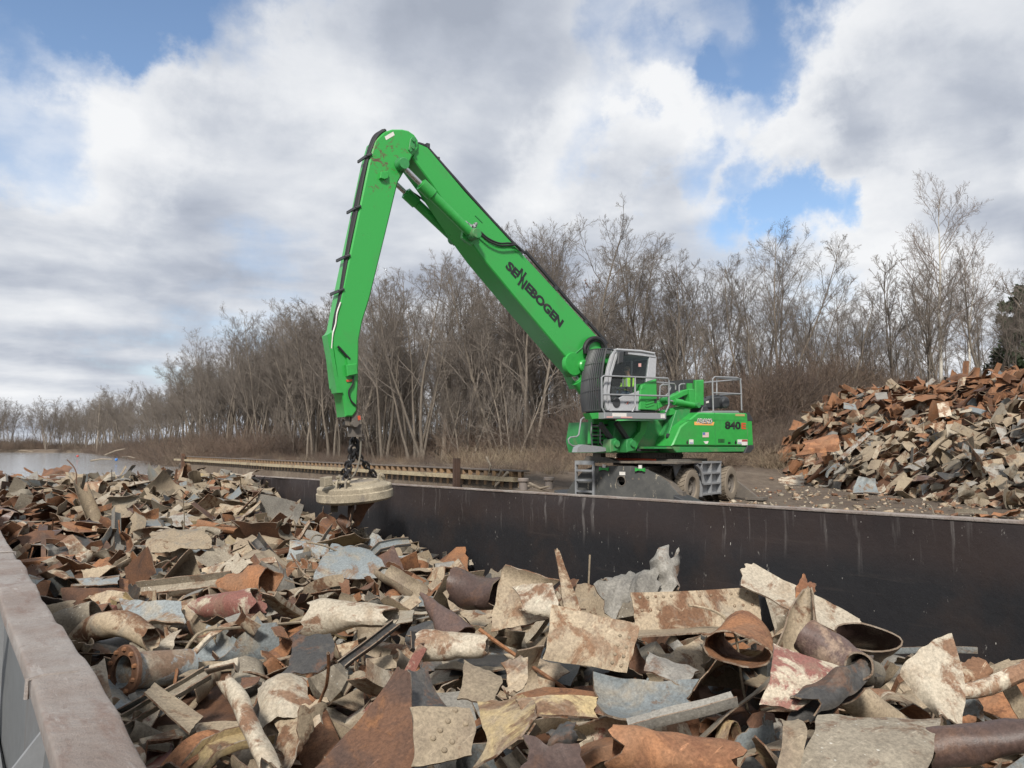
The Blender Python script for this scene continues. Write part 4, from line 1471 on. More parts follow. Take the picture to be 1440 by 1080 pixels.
phero("white_plate", "white rectangular panel standing upright high on the rusty heap", "the white upright panel", PALE, quad_sheet([(1318, 567, 28.5), (1333, 564, 28.5), (1339, 584, 28.0), (1321, 587, 28.0)], jag=0.01, cr=0.01, seed=61))
phero("blue_sheet", "bright blue bent corrugated sheet at the foot of the heap", "the blue bent sheet", BLUE, quad_sheet([(1207, 670, 29.6), (1232, 672, 29.4), (1241, 694, 28.8), (1200, 692, 29)], sag=-0.2, jag=0.02, cr=0.025, seed=62))
phero("tan_girder", "long tan box girder lying level on the near slope of the heap", "the tan girder", TAN2, axis_beam((1368, 656, 24.4), (1424, 647, 24.2), [(-0.28, 0.26), (-0.28, 0), (0.28, 0), (0.28, 0.26)], roll=2.6, seed=63))
phero("pale_slab", "long pale pointed slab at the foot of the heap", "the pale pointed slab", PALE, quad_sheet([(1297, 700, 25.6), (1346, 679, 25.8), (1354, 687, 25.4), (1298, 705, 25.3)], n=18, m=6, jag=0.03, seed=64))
phero("grey_plank", "long straight grey plank slanting down the end of the heap", "the slanting grey plank", STEEL, quad_sheet([(1182, 642, 31.6), (1219, 607, 31.8), (1225, 610, 31.6), (1186, 646, 31.4)], n=18, m=4, jag=0.02, seed=65))
phero("blue_ledge", "flat blue-grey plate jutting out at the upper end of the heap", "the jutting blue plate", BLUE, quad_sheet([(1186, 566, 36.5), (1203, 569, 36.5), (1205, 577, 35.9), (1187, 575, 35.9)], n=8, m=6, jag=0.02, seed=66))
phero("square_plate", "flat pale grey square plate lying on the crest of the heap", "the grey square plate", STEEL, quad_sheet([(1230, 553, 36.0), (1247, 552, 36.0), (1249, 561, 35.4), (1233, 562, 35.4)], n=8, m=6, jag=0.02, seed=67))
phero("curved_girder", "long tan curved strip bowed over the middle of the heap", "the tan bowed strip", TAN2, axis_tube((1306, 636, 26.6), (1376, 612, 27), 5, 5, arc=3.2, roll=-1.57, m=8, bow=0.35, seed=68))
phero("rust_gable", "brown-orange folded sheet standing at the low end of the heap", "the folded orange sheet", RUST, quad_sheet([(1128, 622, 34), (1172, 610, 34), (1178, 634, 33), (1122, 640, 33)], sag=0.3, jag=0.05, cr=0.03, seed=69))
phero("square_tile", "pale mottled square plate facing out from the middle of the heap", "the mottled square plate", PALE, quad_sheet([(1330, 597, 27), (1348, 596, 27), (1350, 614, 26.7), (1331, 615, 26.7)], jag=0.02, seed=70))
phero("flat_scrap", "white flat sheet lying on the mud at the low end of the heap", "the white flat sheet", PALE, quad_sheet([(1092, 672, 35.5), (1128, 668, 36), (1132, 682, 34.6), (1098, 684, 34.4)], jag=0.06, cr=0.03, seed=71))

# scattered single bits on the yard
rs = np.random.default_rng(77)
STRAY = []
for (u, v_) in ((1062, 664), (1078, 671), (1086, 682), (1110, 690), (1190, 700), (1204, 703), (1308, 722), (1365, 722), (1384, 730), (1262, 706), (1070, 657), (1052, 672), (1226, 711), (1340, 716), (1120, 701), (1415, 726)):
    q = on_z(u, v_, 0.05)
    k, V, Q, M = random_piece(rs, 0.6, rs.uniform(0.35, 0.8))
    V = V @ rot_mat(rs, rs.uniform(0, 0.25)).T + q
    V[:, 2] += 0.02 - V[:, 2].min() + float(terrain(q[0], q[1]))
    STRAY.append(Piece(k, int(rs.choice([TAN, TAN2, RUST, PALE, MUD])), V, Q, M))

# ---------------------------------------------------------------- what shows: the largest in view become objects, the rest loose stuff
EVERY = HOLD + HERO + PILE + PHERO + STRAY
wallb = Piece("block", 0, np.array([(BX1, -2, -3), (BX1, 37, -3), (BX1, 37, rim_z(37)), (BX1, -2, rim_z(-2)), (0.4, -2, -3), (0.4, 37, -3), (0.4, 37, rim_z(37)), (0.4, -2, rim_z(-2))], float), np.array([(0, 1, 2, 3), (4, 5, 6, 7)]), np.zeros(2, int))
bvh, own = make_bvh(EVERY + [wallb])
STEP = 3
for v_ in range(500, 1080, STEP):
    for u in range(0 if v_ > 640 else 1050, 1440, STEP):
        d = Vector(ray(u, v_)).normalized()
        hit = bvh.ray_cast(EYEV, d, 90)
        if hit[0] is None:
            continue
        i = own[hit[2]]
        if i < len(EVERY):
            p = EVERY[i]
            p.hits += 1
            p.cu += u
            p.cv += v_
for p in EVERY:
    if p.hits:
        p.cu /= p.hits
        p.cv /= p.hits

KNAME = {"plate": "steel_plate", "curl": "curled_sheet", "fold": "folded_sheet", "crumple": "crumpled_sheet", "strip": "metal_strip", "tube": "broken_pipe", "half": "split_pipe", "channel": "channel_bar", "angle": "angle_bar", "rod": "bent_rod"}
KWORD = {"plate": "plate", "curl": "curled sheet", "fold": "folded sheet", "crumple": "crumpled sheet", "strip": "thin strip", "tube": "broken pipe", "half": "split pipe", "channel": "channel bar", "angle": "angle bar", "rod": "bent rod"}
ORD = ["", "second", "third", "fourth", "fifth", "sixth", "seventh", "eighth", "ninth", "tenth"]


def place_words(pieces, anchors, home, group):
    """label each piece by its look and by the nearest hand-placed piece to it"""
    used = {}
    for p in pieces:
        best = min(anchors, key=lambda a: (a.cu - p.cu) ** 2 + (1.6 * (a.cv - p.cv)) ** 2)
        du, dv = p.cu - best.cu, (p.cv - best.cv) * 1.3
        side = ("just right of " if du > 0 else "just left of ") if abs(du) > abs(dv) else ("just below " if dv > 0 else "just above ")
        used.setdefault((p.col, p.kind, side, best.ref), []).append((du * du + dv * dv, p))
    for (c, k, side, ref), lst in used.items():
        lst.sort(key=lambda t: t[0])
        for n_, (_, p) in enumerate(lst):
            if len(p_words := f"{CWORD[c]} {KWORD[k]} {side}{ref}".split()) > 12:
                side = side.replace("just ", "")
            if len(lst) == 1:
                p.label = f"{CWORD[c]} {KWORD[k]} {side}{ref}"
            else:
                p.label = f"{CWORD[c]} {KWORD[k]} {side}{ref}, {ORD[n_] + ' ' if n_ else ''}nearest one"


MIN_H = 7
hold_sel = sorted([p for p in HOLD if p.hits >= MIN_H], key=lambda p: -p.hits)[:330]
pile_sel = sorted([p for p in PILE if p.hits >= MIN_H - 2], key=lambda p: -p.hits)[:260]
place_words(hold_sel, [p for p in HERO if p.hits > 12], "hold", None)
place_words(pile_sel, [p for p in PHERO if p.hits > 2], "bank", None)
for p in STRAY:
    p.label = None
place_words(STRAY, PHERO, "yard", None)
for p in STRAY:
    p.label = p.label.replace("just ", "lying loose on the mud ", 1)
    p.label = p.label if len(p.label.split()) <= 16 else " ".join(p.label.split()[:16])


def piece_object(p, group):
    o = (p.V.max(0) + p.V.min(0)) / 2
    me = np_mesh(p.name or KNAME[p.kind], p.V - o, p.Q, [SM[p.col], SM[RIM_E]], p.M, True, p.smooth)
    ob = bpy.data.objects.new(p.name or KNAME[p.kind], me)
    COL.objects.link(ob)
    ob.location = o
    ob["_o"] = [float(x) for x in o]
    cat = {"tube": "pipe", "half": "pipe", "channel": "steel bar", "angle": "steel bar", "strip": "metal strip", "rod": "metal rod"}.get(p.kind)
    if p.hero:
        w = p.name.split("_")[-1]
        cat = {"pipe": "pipe", "tube": "pipe", "beam": "steel beam", "girder": "girder"}.get(w, "scrap metal")
    return tag(ob, p.label, cat or "scrap plate", group)


G_H, G_P = "scrap metal heaped in the barge", "scrap metal heaped on the bank"
for p in hold_sel + HERO:
    p.ref and None
    p_ob = piece_object(p, G_H)
    for spots, d, rr in p.extra:
        first = None
        # rivets sit on the plate: cast onto this piece
        tb = BVHTree.FromPolygons([tuple(v) for v in p.V.tolist()], p.Q.tolist())
        o = np.asarray(p_ob["_o"])
        for (u, v_) in spots:
            hit = tb.ray_cast(EYEV, Vector(ray(u, v_)).normalized(), 40)
            if hit[0] is None:
                continue
            nrm = hit[1] if hit[1].dot(Vector(FW)) < 0 else -hit[1]
            if first is None:
                mb = MB()
                mb.lathe([(1.0, -0.1), (1.0, 0.12), (0.82, 0.48), (0.5, 0.72), (0.0, 0.8)], (0, 0, 0), (0, 0, 1), 12)
                first = mb.build("rivet", SM[p.col])
                rv = first
            else:
                rv = first.copy()
                COL.objects.link(rv)
            rv.parent = p_ob
            rv.location = Vector(hit[0]) - Vector(o)
            rv.rotation_euler = nrm.to_track_quat("Z", "Y").to_euler()
            rv.scale = (rr, rr, rr)
    if p.name == "flanged_pipe":
        mb = MB()
        R1, R2, t = 0.16, 0.262, 0.05
        mb.lathe([(R1, -t), (R2 - 0.012, -t), (R2, -t + 0.012), (R2, 0), (R1 + 0.02, 0), (R1, -t)], FL_O, FL_AX, 40)
        mb.build("flange", SM[DARKR], p_ob)
        for i in range(10):
            a = 2 * math.pi * (i + 0.3) / 10
            q = FL_O - FL_AX * t + (xa * math.cos(a) + ya * math.sin(a)) * 0.218
            mb = MB()
            mb.lathe([(0.0, -0.03), (0.02, -0.03), (0.025, -0.022), (0.025, 0.01)], q, FL_AX, 6)
            mb.build("bolt", SM[RUST], p_ob)
for p in pile_sel + PHERO:
    piece_object(p, G_P)
for p in STRAY:
    piece_object(p, "loose scrap lying on the mud")


def loose(name, ps, bed):
    """all the small and half-hidden bits as one mass"""
    V, Q, M, o = [], [], [], 0
    for p in ps:
        V.append(p.V)
        Q.append(p.Q + o)
        M.append(np.where(p.M == 1, RIM_E, p.col))
        o += len(p.V)
    bx, by, bz = bed
    n, m = bx.shape
    V.append(np.stack([bx, by, bz], -1).reshape(-1, 3))
    ii = np.arange(n * m).reshape(n, m)
    Q.append(np.stack([ii[:-1, :-1], ii[1:, :-1], ii[1:, 1:], ii[:-1, 1:]], -1).reshape(-1, 4) + o)
    M.append(np.full(len(Q[-1]), DARKR))
    me = np_mesh(name, np.concatenate(V), np.concatenate(Q), SM, np.concatenate(M), True, 32)
    ob = bpy.data.objects.new(name, me)
    COL.objects.link(ob)
    return tag(ob, kind="stuff")


sel = {id(p) for p in hold_sel}
bx, by = np.meshgrid(np.linspace(BX0, BX1 - 0.01, 50), np.linspace(-1, BY1, 150), indexing="ij")
loose("loose_scrap", [p for p in HOLD if id(p) not in sel], (bx, by, hold_target(bx, by) - 0.55))
sel = {id(p) for p in pile_sel}
bx, by = np.meshgrid(np.linspace(16, 50, 110), np.linspace(-10, 32, 130), indexing="ij")
loose("loose_scrap", [p for p in PILE if id(p) not in sel], (bx, by, np.where(pile_in(bx, by), pile_target(bx, by) - 0.45, -0.6)))
print("scrap:", len(HOLD), len(hold_sel), len(PILE), len(pile_sel), "hero hits", [(p.name, p.hits) for p in HERO if p.hits < 15])

# grit, clods and chips on the yard
rg = np.random.default_rng(55)
Vg, Qg, Mg, o_ = [], [], [], 0
cube = np.array([(a, b_, c) for a in (-1, 1) for b_ in (-1, 1) for c in (-1, 1)], float)
cq = np.array([(0, 1, 3, 2), (4, 6, 7, 5), (0, 4, 5, 1), (2, 3, 7, 6), (0, 2, 6, 4), (1, 5, 7, 3)])
for i in range(4200):
    u, v_ = rg.uniform(900, 1700), 652 + 130 * rg.random() ** 0.8
    q = on_z(u, v_, 0.0)
    if q[0] < 11.8 or q[0] > 38 or q[1] > 21 or q[1] < 0:
        continue
    s_ = float(np.clip(rg.lognormal(-3.4, 0.6), .012, .12))
    c_ = cube * np.array([1, rg.uniform(.5, 1), rg.uniform(.25, .7)]) * s_ * rg.uniform(.75, 1.25, (8, 1))
    c_ = c_ @ rot_mat(rg, rg.uniform(0, .6)).T + np.array([q[0], q[1], float(terrain(q[0], q[1])) + s_ * .2])
    Vg.append(c_)
    Qg.append(cq + o_)
    o_ += 8
    Mg.append(np.full(6, int(rg.choice([TAN, DARKR, MUD, MUD, TAN2, PALE]))))
ob = bpy.data.objects.new("grit", np_mesh("grit", np.concatenate(Vg), np.concatenate(Qg), SM, np.concatenate(Mg), False))
COL.objects.link(ob)
tag(ob, kind="stuff")
# ------------------------------------------------------------------ bare winter trees
m_trunk, nt, b = new_mat("tree_bark")
v = coords(nt, False)
oi = nd(nt, "ObjectInfo")
n1 = noise(nt, stretch(nt, v, (5, 5, 1.2)), 2.0, 8, 0.7, 0.3)
c = mix(nt, ramp(nt, n1, [(0.35, (0, 0, 0)), (0.66, (1, 1, 1))]), (0.085, 0.07, 0.056), (0.20, 0.168, 0.132))
hs = nd(nt, "HueSaturation")
nt.links.new(c, hs.inputs["Color"])
nt.links.new(math_n(nt, "MULTIPLY_ADD", oi.outputs["Random"], 0.7, 0.7), hs.inputs["Value"])
nt.links.new(hs.outputs[0], b.inputs["Base Color"])
b.inputs["Roughness"].default_value = 0.9
bump(nt, b, n1, 0.6, 0.03)


def twig_mat(name, a, c2):
    m, nt, b = new_mat(name)
    oi = nd(nt, "ObjectInfo")
    nt.links.new(mix(nt, oi.outputs["Random"], a, c2), b.inputs["Base Color"])
    b.inputs["Roughness"].default_value = 0.85
    return m


m_twig = twig_mat("bare_twigs", (0.118, 0.099, 0.083), (0.178, 0.150, 0.124))
m_pale = paint("pale_sycamore_bark", (0.50, 0.47, 0.41), 0.8, (0.20, 0.165, 0.13), 0.8, 1.6, bmp=0.1)
m_ptwig = twig_mat("sycamore_twigs", (0.215, 0.175, 0.150), (0.23, 0.185, 0.155))
m_leafy = twig_mat("dead_leaf_brown", (0.20, 0.105, 0.06), (0.22, 0.12, 0.07))


def unit(a):
    return a / (np.linalg.norm(a, axis=-1, keepdims=True) + 1e-9)


def grow(r, P0, D0, L, R0, R1, seg, wig, up):
    """n branches at once: points (n, seg+1, 3), radii (n, seg+1)"""
    n = len(P0)
    pts = [P0]
    d = unit(D0)
    for i in range(seg):
        d = unit(d + r.normal(size=(n, 3)) * wig + np.array([0, 0, up]))
        pts.append(pts[-1] + d * (L / seg)[:, None])
    t = np.linspace(0, 1, seg + 1)[None, :]
    return np.stack(pts, 1), R0[:, None] * (1 - t) + R1[:, None] * t


def sprout(r, P, Rd, k, t0, t1, ang, lf, seg, wig, up, rf=0.6, rmin=0.006, tip=0.5, taper=0.55):
    """k side shoots on every branch of P"""
    n, s1, _ = P.shape
    n_ = n * k
    t = (t0 + (t1 - t0) * (np.tile((np.arange(k) + 0.5) / k, n) + r.uniform(-0.5, 0.5, n_) / k))
    bi = np.repeat(np.arange(n), k)
    f = np.clip(t * (s1 - 1), 0, s1 - 1.001)
    i0 = f.astype(int)
    fr = (f - i0)[:, None]
    p = P[bi, i0] * (1 - fr) + P[bi, i0 + 1] * fr
    rad0 = Rd[bi, i0] * (1 - fr[:, 0]) + Rd[bi, i0 + 1] * fr[:, 0]
    d = unit(P[bi, i0 + 1] - P[bi, i0])
    rnd = r.normal(size=(n_, 3))
    side = unit(rnd - d * np.sum(rnd * d, 1, keepdims=True))
    a = ang[0] + (ang[1] - ang[0]) * r.random(n_)
    nd_ = d * np.cos(a)[:, None] + side * np.sin(a)[:, None]
    bl = np.linalg.norm(np.diff(P, axis=1), axis=2).sum(1)[bi]
    L = bl * lf * (1 - taper * (t - t0) / max(1e-3, t1 - t0)) * r.uniform(0.6, 1.25, n_)
    r0 = np.maximum(rad0 * rf * r.uniform(0.7, 1.1, n_), rmin)
    return grow(r, p, nd_, L, r0, np.maximum(r0 * tip * 0.6, rmin * 0.6), seg, wig, up)


def tubes(P, Rd, k):
    """tube mesh for every branch: (verts, quads)"""
    n, s, _ = P.shape
    T = np.gradient(P, axis=1)
    T = unit(T)
    ref = np.where(np.abs(T[..., 2:3]) > 0.9, np.array([1.0, 0, 0]), np.array([0, 0, 1.0]))
    A = unit(np.cross(T, ref))
    B = np.cross(T, A)
    th = 2 * np.pi * np.arange(k) / k
    V = P[:, :, None, :] + Rd[:, :, None, None] * (np.cos(th)[None, None, :, None] * A[:, :, None, :] + np.sin(th)[None, None, :, None] * B[:, :, None, :])
    idx = np.arange(n * s * k).reshape(n, s, k)
    i2 = np.roll(idx, -1, 2)
    Q = np.stack([idx[:, :-1], i2[:, :-1], i2[:, 1:], idx[:, 1:]], -1).reshape(-1, 4)
    return V.reshape(-1, 3), Q


def cat_mesh(lst):
    V, Q, o = [], [], 0
    for v, q in lst:
        V.append(v)
        Q.append(q + o)
        o += len(v)
    return np.concatenate(V), np.concatenate(Q)


def tree_geo(seed, h, stems=1, r0=0.2, limbs=15, sub=8, sub2=8, sub3=6, spread=0.9, lean=0.1, first=0.28, lf=0.42, up=0.06, fine=0.0065, thin=1.0):
    r = np.random.default_rng(seed)
    P0 = np.zeros((stems, 3))
    P0[:, :2] = r.normal(size=(stems, 2)) * (0.25 if stems > 1 else 0)
    P0[:, 2] = -0.4
    D0 = np.tile([[0, 0, 1.0]], (stems, 1)) + r.normal(size=(stems, 3)) * np.array([1, 1, 0]) * (lean + (0.13 if stems > 1 else 0))
    Ls = h * r.uniform(0.8, 1.0, stems)
    Ls[0] = h
    P, Rd = grow(r, P0, D0, Ls, np.full(stems, r0) * r.uniform(0.75, 1, stems), np.full(stems, r0 * 0.10), 11, 0.055, 0.05)
    Rd[:, 0] *= 1.45
    trunk = tubes(P, Rd, 8)
    P1, R1 = sprout(r, P, Rd, limbs, first, 0.97, (0.5 * spread, 1.05 * spread), lf, 6, 0.13, up, 0.55, 0.02)
    P2, R2 = sprout(r, P1, R1, sub, 0.18, 1.0, (0.35, 1.0), 0.48, 4, 0.16, up * 1.2, 0.6, 0.012)
    P3, R3 = sprout(r, P2, R2, sub2, 0.15, 1.0, (0.35, 1.0), 0.52, 3, 0.2, up, 0.65, fine)
    P4, R4 = sprout(r, P3, R3, sub3, 0.15, 1.0, (0.3, 0.9), 0.62, 2, 0.22, up, 0.7, fine * 0.75)
    ext, er = sprout(r, P, Rd, 3, 0.9, 1.0, (0.1, 0.5), 0.14, 4, 0.15, 0.1, 0.8, 0.012)
    crown = cat_mesh([tubes(P1, R1, 5), tubes(P2, R2, 4), tubes(P3, R3, 3), tubes(P4, R4, 3), tubes(ext, er, 4)])
    return trunk, crown, (P3, P4)


def tree_proto(name, geo, bark, twig):
    trunk, crown, _ = geo
    o = empty(name, (0, 0, 0))
    for nm, (V, Q), m in (("trunk", trunk, bark), ("crown", crown, twig)):
        me = np_mesh(nm, V, Q, [m])
        c = bpy.data.objects.new(nm, me)
        COL.objects.link(c)
        c.parent = o
    return o


TALL = [tree_proto("bare_tree", tree_geo(100 + i, 17.5, stems=s_, r0=r_, spread=sp, lean=0.07, limbs=lm, first=fi), m_trunk, m_twig)
        for i, (s_, r_, sp, lm, fi) in enumerate(((1, .22, .85, 17, .3), (2, .18, .75, 13, .3), (1, .26, 1.0, 16, .35), (3, .15, .7, 10, .32), (1, .19, .7, 18, .25), (2, .2, .85, 13, .38)))]
SMALL = [tree_proto("young_tree", tree_geo(140 + i, 8.5, stems=s_, r0=.085, spread=.8, lean=.12, limbs=lm, sub=6, sub2=5, sub3=4, first=.15, lf=.4, fine=.008), m_trunk, m_twig)
         for i, (s_, lm) in enumerate(((2, 12), (3, 9), (1, 18), (4, 8)))]
PROTO_USED = set()


def put(proto, x, y, s, rz, label, group=None, tilt=(0, 0), sz=1.0, name=None):
    if proto.name not in PROTO_USED:
        PROTO_USED.add(proto.name)
        o = proto
    else:
        o = copy_thing(proto)
    o.location = (x, y, float(terrain(x, y)) - 0.05)
    o.rotation_euler = (tilt[0], tilt[1], rz)
    o.scale = (s, s, s * sz)
    if name:
        o.name = name
    return tag(o, label, "tree", group)


rt = np.random.default_rng(5)
placed = []


def free(x, y, d):
    return all((x - a) ** 2 + (y - b_) ** 2 > d * d for a, b_ in placed)


# single trees one can tell apart
syc = tree_proto("sycamore_tree", tree_geo(300, 23.5, stems=1, r0=.27, limbs=26, sub=9, sub2=6, sub3=4, spread=.95, lean=.01, first=.24, lf=.40, up=.10, fine=.011), m_pale, m_ptwig)
q = on_z(1327, 560, 4.6)
def far_at(u, dist):
    r_ = ray(u, 600)
    h_ = np.array([r_[0], r_[1]]) / np.hypot(r_[0], r_[1])
    return h_ * dist
a = far_at(1326, 74)
put(syc, a[0], a[1], 0.72, 0.6, "tall pale-barked tree with a pointed crown standing above the scrap heap on the bank")
placed.append(tuple(a))
syc2 = tree_proto("sycamore_tree", tree_geo(301, 17, stems=1, r0=.2, limbs=18, sub=8, sub2=6, sub3=4, spread=1.0, lean=.16, first=.3, lf=.45, up=.10, fine=.011), m_pale, m_ptwig)
a = far_at(1362, 72)
put(syc2, a[0], a[1], 0.72, 2.6, "leaning pale-barked tree beside the tall pale tree, spreading to one side", tilt=(0.0, 0.10))
placed.append(tuple(a))
slim = tree_proto("slim_tree", tree_geo(310, 18.5, stems=1, r0=.15, limbs=26, sub=6, sub2=5, sub3=3, spread=.8, lean=.01, first=.3, lf=.2, up=.1, fine=.009), m_trunk, m_twig)
a = far_at(833, 66)
put(slim, a[0], a[1], 0.78, 0, "slim narrow-crowned tree rising above the crane's cab, a few brown leaves on its twigs")
placed.append(tuple(a))
g_ = tree_geo(310, 18.5, stems=1, r0=.15, limbs=26, sub=6, sub2=5, sub3=3, spread=.8, lean=.01, first=.3, lf=.2, up=.1, fine=.009)[2][1]
tips = g_[::6, -1]
lv = []
for t_ in tips:
    a1, a2 = rt.normal(size=3) * 0.07, rt.normal(size=3) * 0.07
    lv.append([t_, t_ + a1, t_ + a1 + a2, t_ + a2])
lv = np.array(lv)
me = np_mesh("leaves", lv.reshape(-1, 3), np.arange(len(lv) * 4).reshape(-1, 4), [m_leafy])
lo = bpy.data.objects.new("leaves", me)
COL.objects.link(lo)
lo.parent = slim
cedar_g = tree_geo(320, 9, stems=1, r0=.2, limbs=40, sub=8, sub2=5, sub3=3, spread=1.2, lean=.02, first=.08, lf=.3, up=-.02, fine=.012)
ced = tree_proto("cedar_tree", cedar_g, m_trunk, m_twig)
m_ever = twig_mat("evergreen_needles", (0.035, 0.058, 0.026), (0.05, 0.07, 0.032))
pts = np.concatenate([cedar_g[2][0][:, 1:].reshape(-1, 3), cedar_g[2][1][:, 1:].reshape(-1, 3)])
pts = pts[rt.random(len(pts)) < 0.8]
n_ = len(pts)
e1, e2 = rt.normal(size=(n_, 3)) * 0.16, rt.normal(size=(n_, 3)) * 0.10
lv = np.stack([pts, pts + e1, pts + e1 + e2, pts + e2], 1)
me = np_mesh("foliage", lv.reshape(-1, 3), np.arange(n_ * 4).reshape(-1, 4), [m_ever])
lo = bpy.data.objects.new("foliage", me)
COL.objects.link(lo)
lo.parent = ced
a = far_at(1440, 74)
put(ced, a[0], a[1], 0.95, 0.6, "dark evergreen cedar at the edge of the wood behind the scrap heap")
placed.append(tuple(a))

# the wood: first the trees nearest to the water and the yard, then those behind
NB = "bare trees of the riverside wood"
LAB = {"wall": "bare grey-brown tree in the wood behind the sheet pile wall", "crane": "bare grey-brown tree on the brushy slope behind the green crane", "pile": "bare grey-brown tree on the slope behind the scrap heap",
       "bend": "bare tree along the river shore far beyond the end of the barge", "far": "bare tree on the far bank across the bend of the river"}
count = 0


def zone(u, y, x):
    if y > 330:
        return "far"
    if u < 255:
        return "bend"
    if u < 800:
        return "wall"
    return "crane" if u < 1110 else "pile"


tries = 0
while count < 285 and tries < 20000:
    tries += 1
    u = rt.uniform(-160, 1560) if rt.random() < 0.75 else rt.uniform(60, 700)
    near = rt.random() < 0.55
    r_ = ray(u, 600)
    h_ = np.array([r_[0], r_[1]]) / np.hypot(r_[0], r_[1])
    dist = rt.uniform(45, 95) if u > 700 else rt.uniform(48, 330)
    if 90 < u < 740:
        dist = (28 + 15 * rt.random() ** 1.4) / h_[0]
    x, y = h_ * dist
    sx_ = float(shore_x(y))
    if y < 26:
        edge = 47 - 0.15 * y
    elif y < 76:
        edge = 28 + (8 if y < 40 else 0)
    else:
        edge = sx_ + 6
    if x < edge or x > edge + (14 if near else 34) or (y < 34 and dist < 58):
        continue
    if not free(x, y, 1.9 if y < 140 else 3.0):
        continue
    z_ = zone(u, y, x)
    k = int(rt.integers(0, 6))
    s = rt.uniform(0.78, 1.08)
    if z_ == "wall":
        s *= 0.92
    if z_ == "crane":
        s *= rt.uniform(0.66, 0.88)
    if z_ == "pile":
        s *= rt.uniform(0.40, 0.54) if 1180 < u < 1290 else rt.uniform(0.46, 0.62)
    if z_ == "bend":
        s *= 0.78
    small = rt.random() < (0.22 if z_ != "pile" else 0.3)
    lab = LAB[z_]
    if small:
        put(SMALL[k % 4], x, y, rt.uniform(0.7, 1.2), rt.uniform(0, 6.3), lab.replace("tree", "slender young tree", 1).replace("bare grey-brown slender", "slender bare"), "young " + NB, tilt=(rt.normal() * .07, rt.normal() * .07))
    else:
        # those by the water lean out towards the light
        lean = -0.10 * math.exp(-(x - edge) / 8) if y > 26 else 0
        put(TALL[k], x, y, s, rt.uniform(0, 6.3), lab, NB, tilt=(rt.normal() * .04, lean + rt.normal() * .05), sz=rt.uniform(.92, 1.05))
    placed.append((x, y))
    count += 1
for i in range(14):
    u = 160 + 6 * i + rt.uniform(-3, 3)
    r_ = ray(u, 600)
    h_ = np.array([r_[0], r_[1]]) / np.hypot(r_[0], r_[1])
    x, y = h_ * (rt.uniform(34, 46) / h_[0])
    if x > float(shore_x(y)) + 3:
        put(TALL[i % 6], x, y, rt.uniform(.72, .95), rt.uniform(0, 6.3), LAB["bend"], NB, tilt=(rt.normal() * .05, rt.normal() * .05))
        placed.append((x, y))
# far bank
fc = 0
while fc < 70:
    u, dist = (rt.uniform(-60, 130), rt.uniform(395, 470)) if fc < 32 else (rt.uniform(60, 175), rt.uniform(250, 430))
    r_ = ray(u, 600)
    h_ = np.array([r_[0], r_[1]]) / np.hypot(r_[0], r_[1])
    x, y = h_ * dist
    if x < float(shore_x(y)) + 2 or not free(x, y, 5):
        continue
    put(TALL[fc % 6], x, y, rt.uniform(.9, 1.3), rt.uniform(0, 6.3), LAB["far"], NB, tilt=(rt.normal() * .05, rt.normal() * .05))
    placed.append((x, y))
    fc += 1

# the depth of the wood, one mass
geos = []
for i in range(5):
    t_, c_, _ = tree_geo(400 + i, 16, stems=1 + i % 2, r0=.17, limbs=12, sub=6, sub2=5, sub3=3, spread=.8, lean=.08, first=.25, fine=.014)
    geos.append(cat_mesh([t_, c_]))
masses = []
n_ = 0
while n_ < 400:
    u = rt.uniform(-150, 1600) if rt.random() < .6 else rt.uniform(60, 720)
    farb = n_ >= 330
    if farb:
        u = rt.uniform(-700, -20)
    r_ = ray(u, 600)
    h_ = np.array([r_[0], r_[1]]) / np.hypot(r_[0], r_[1])
    dist = rt.uniform(75, 125) if u > 700 else rt.uniform(80, 520) if u < 200 else rt.uniform(75, 230)
    x, y = h_ * dist
    if farb:
        x, y = h_ * (rt.uniform(412, 470) / h_[1])
    edge = 62 if y < 40 else (44 if y < 90 else float(shore_x(y)) + 22)
    if y > 385:
        edge = -900
    if x < edge or x > edge + 60 and y < 385:
        continue
    V, Q = geos[n_ % 5]
    a_, s = rt.uniform(0, 6.3), rt.uniform(.7, 1.05) * (0.48 if u > 1080 else 0.66 if u > 800 else 0.85)
    c_, sn = math.cos(a_), math.sin(a_)
    Vr = np.stack([V[:, 0] * c_ - V[:, 1] * sn, V[:, 0] * sn + V[:, 1] * c_, V[:, 2]], -1) * s + np.array([x, y, float(terrain(x, y))])
    masses.append((Vr.astype(np.float32), Q))
    n_ += 1
V, Q = cat_mesh(masses)
me = np_mesh("distant_wood", V, Q, [m_twig])
ob = bpy.data.objects.new("distant_wood", me)
COL.objects.link(ob)
tag(ob, kind="stuff")

# ------------------------------------------------------------------ brush and dead weeds
m_brush = twig_mat("dead_brush", (0.125, 0.085, 0.062), (0.125, 0.085, 0.062))
m_weed = twig_mat("dry_weeds", (0.26, 0.195, 0.125), (0.26, 0.195, 0.125))


def clump(r, n, h, spread, lean, fork=2):
    P0 = np.zeros((n, 3))
    P0[:, :2] = r.normal(size=(n, 2)) * spread
    D0 = np.tile([[0, 0, 1.0]], (n, 1)) + r.normal(size=(n, 3)) * np.array([lean, lean, 0])
    P, Rd = grow(r, P0, D0, h * r.uniform(.45, 1.1, n), np.full(n, .011), np.full(n, .004), 5, .24, .02)
    o = [tubes(P, Rd, 3)]
    if fork:
        P2, R2 = sprout(r, P, Rd, fork, .3, .95, (.3, .9), .5, 2, .2, .02, .7, .005)
        o.append(tubes(P2, R2, 3))
    return cat_mesh(o)


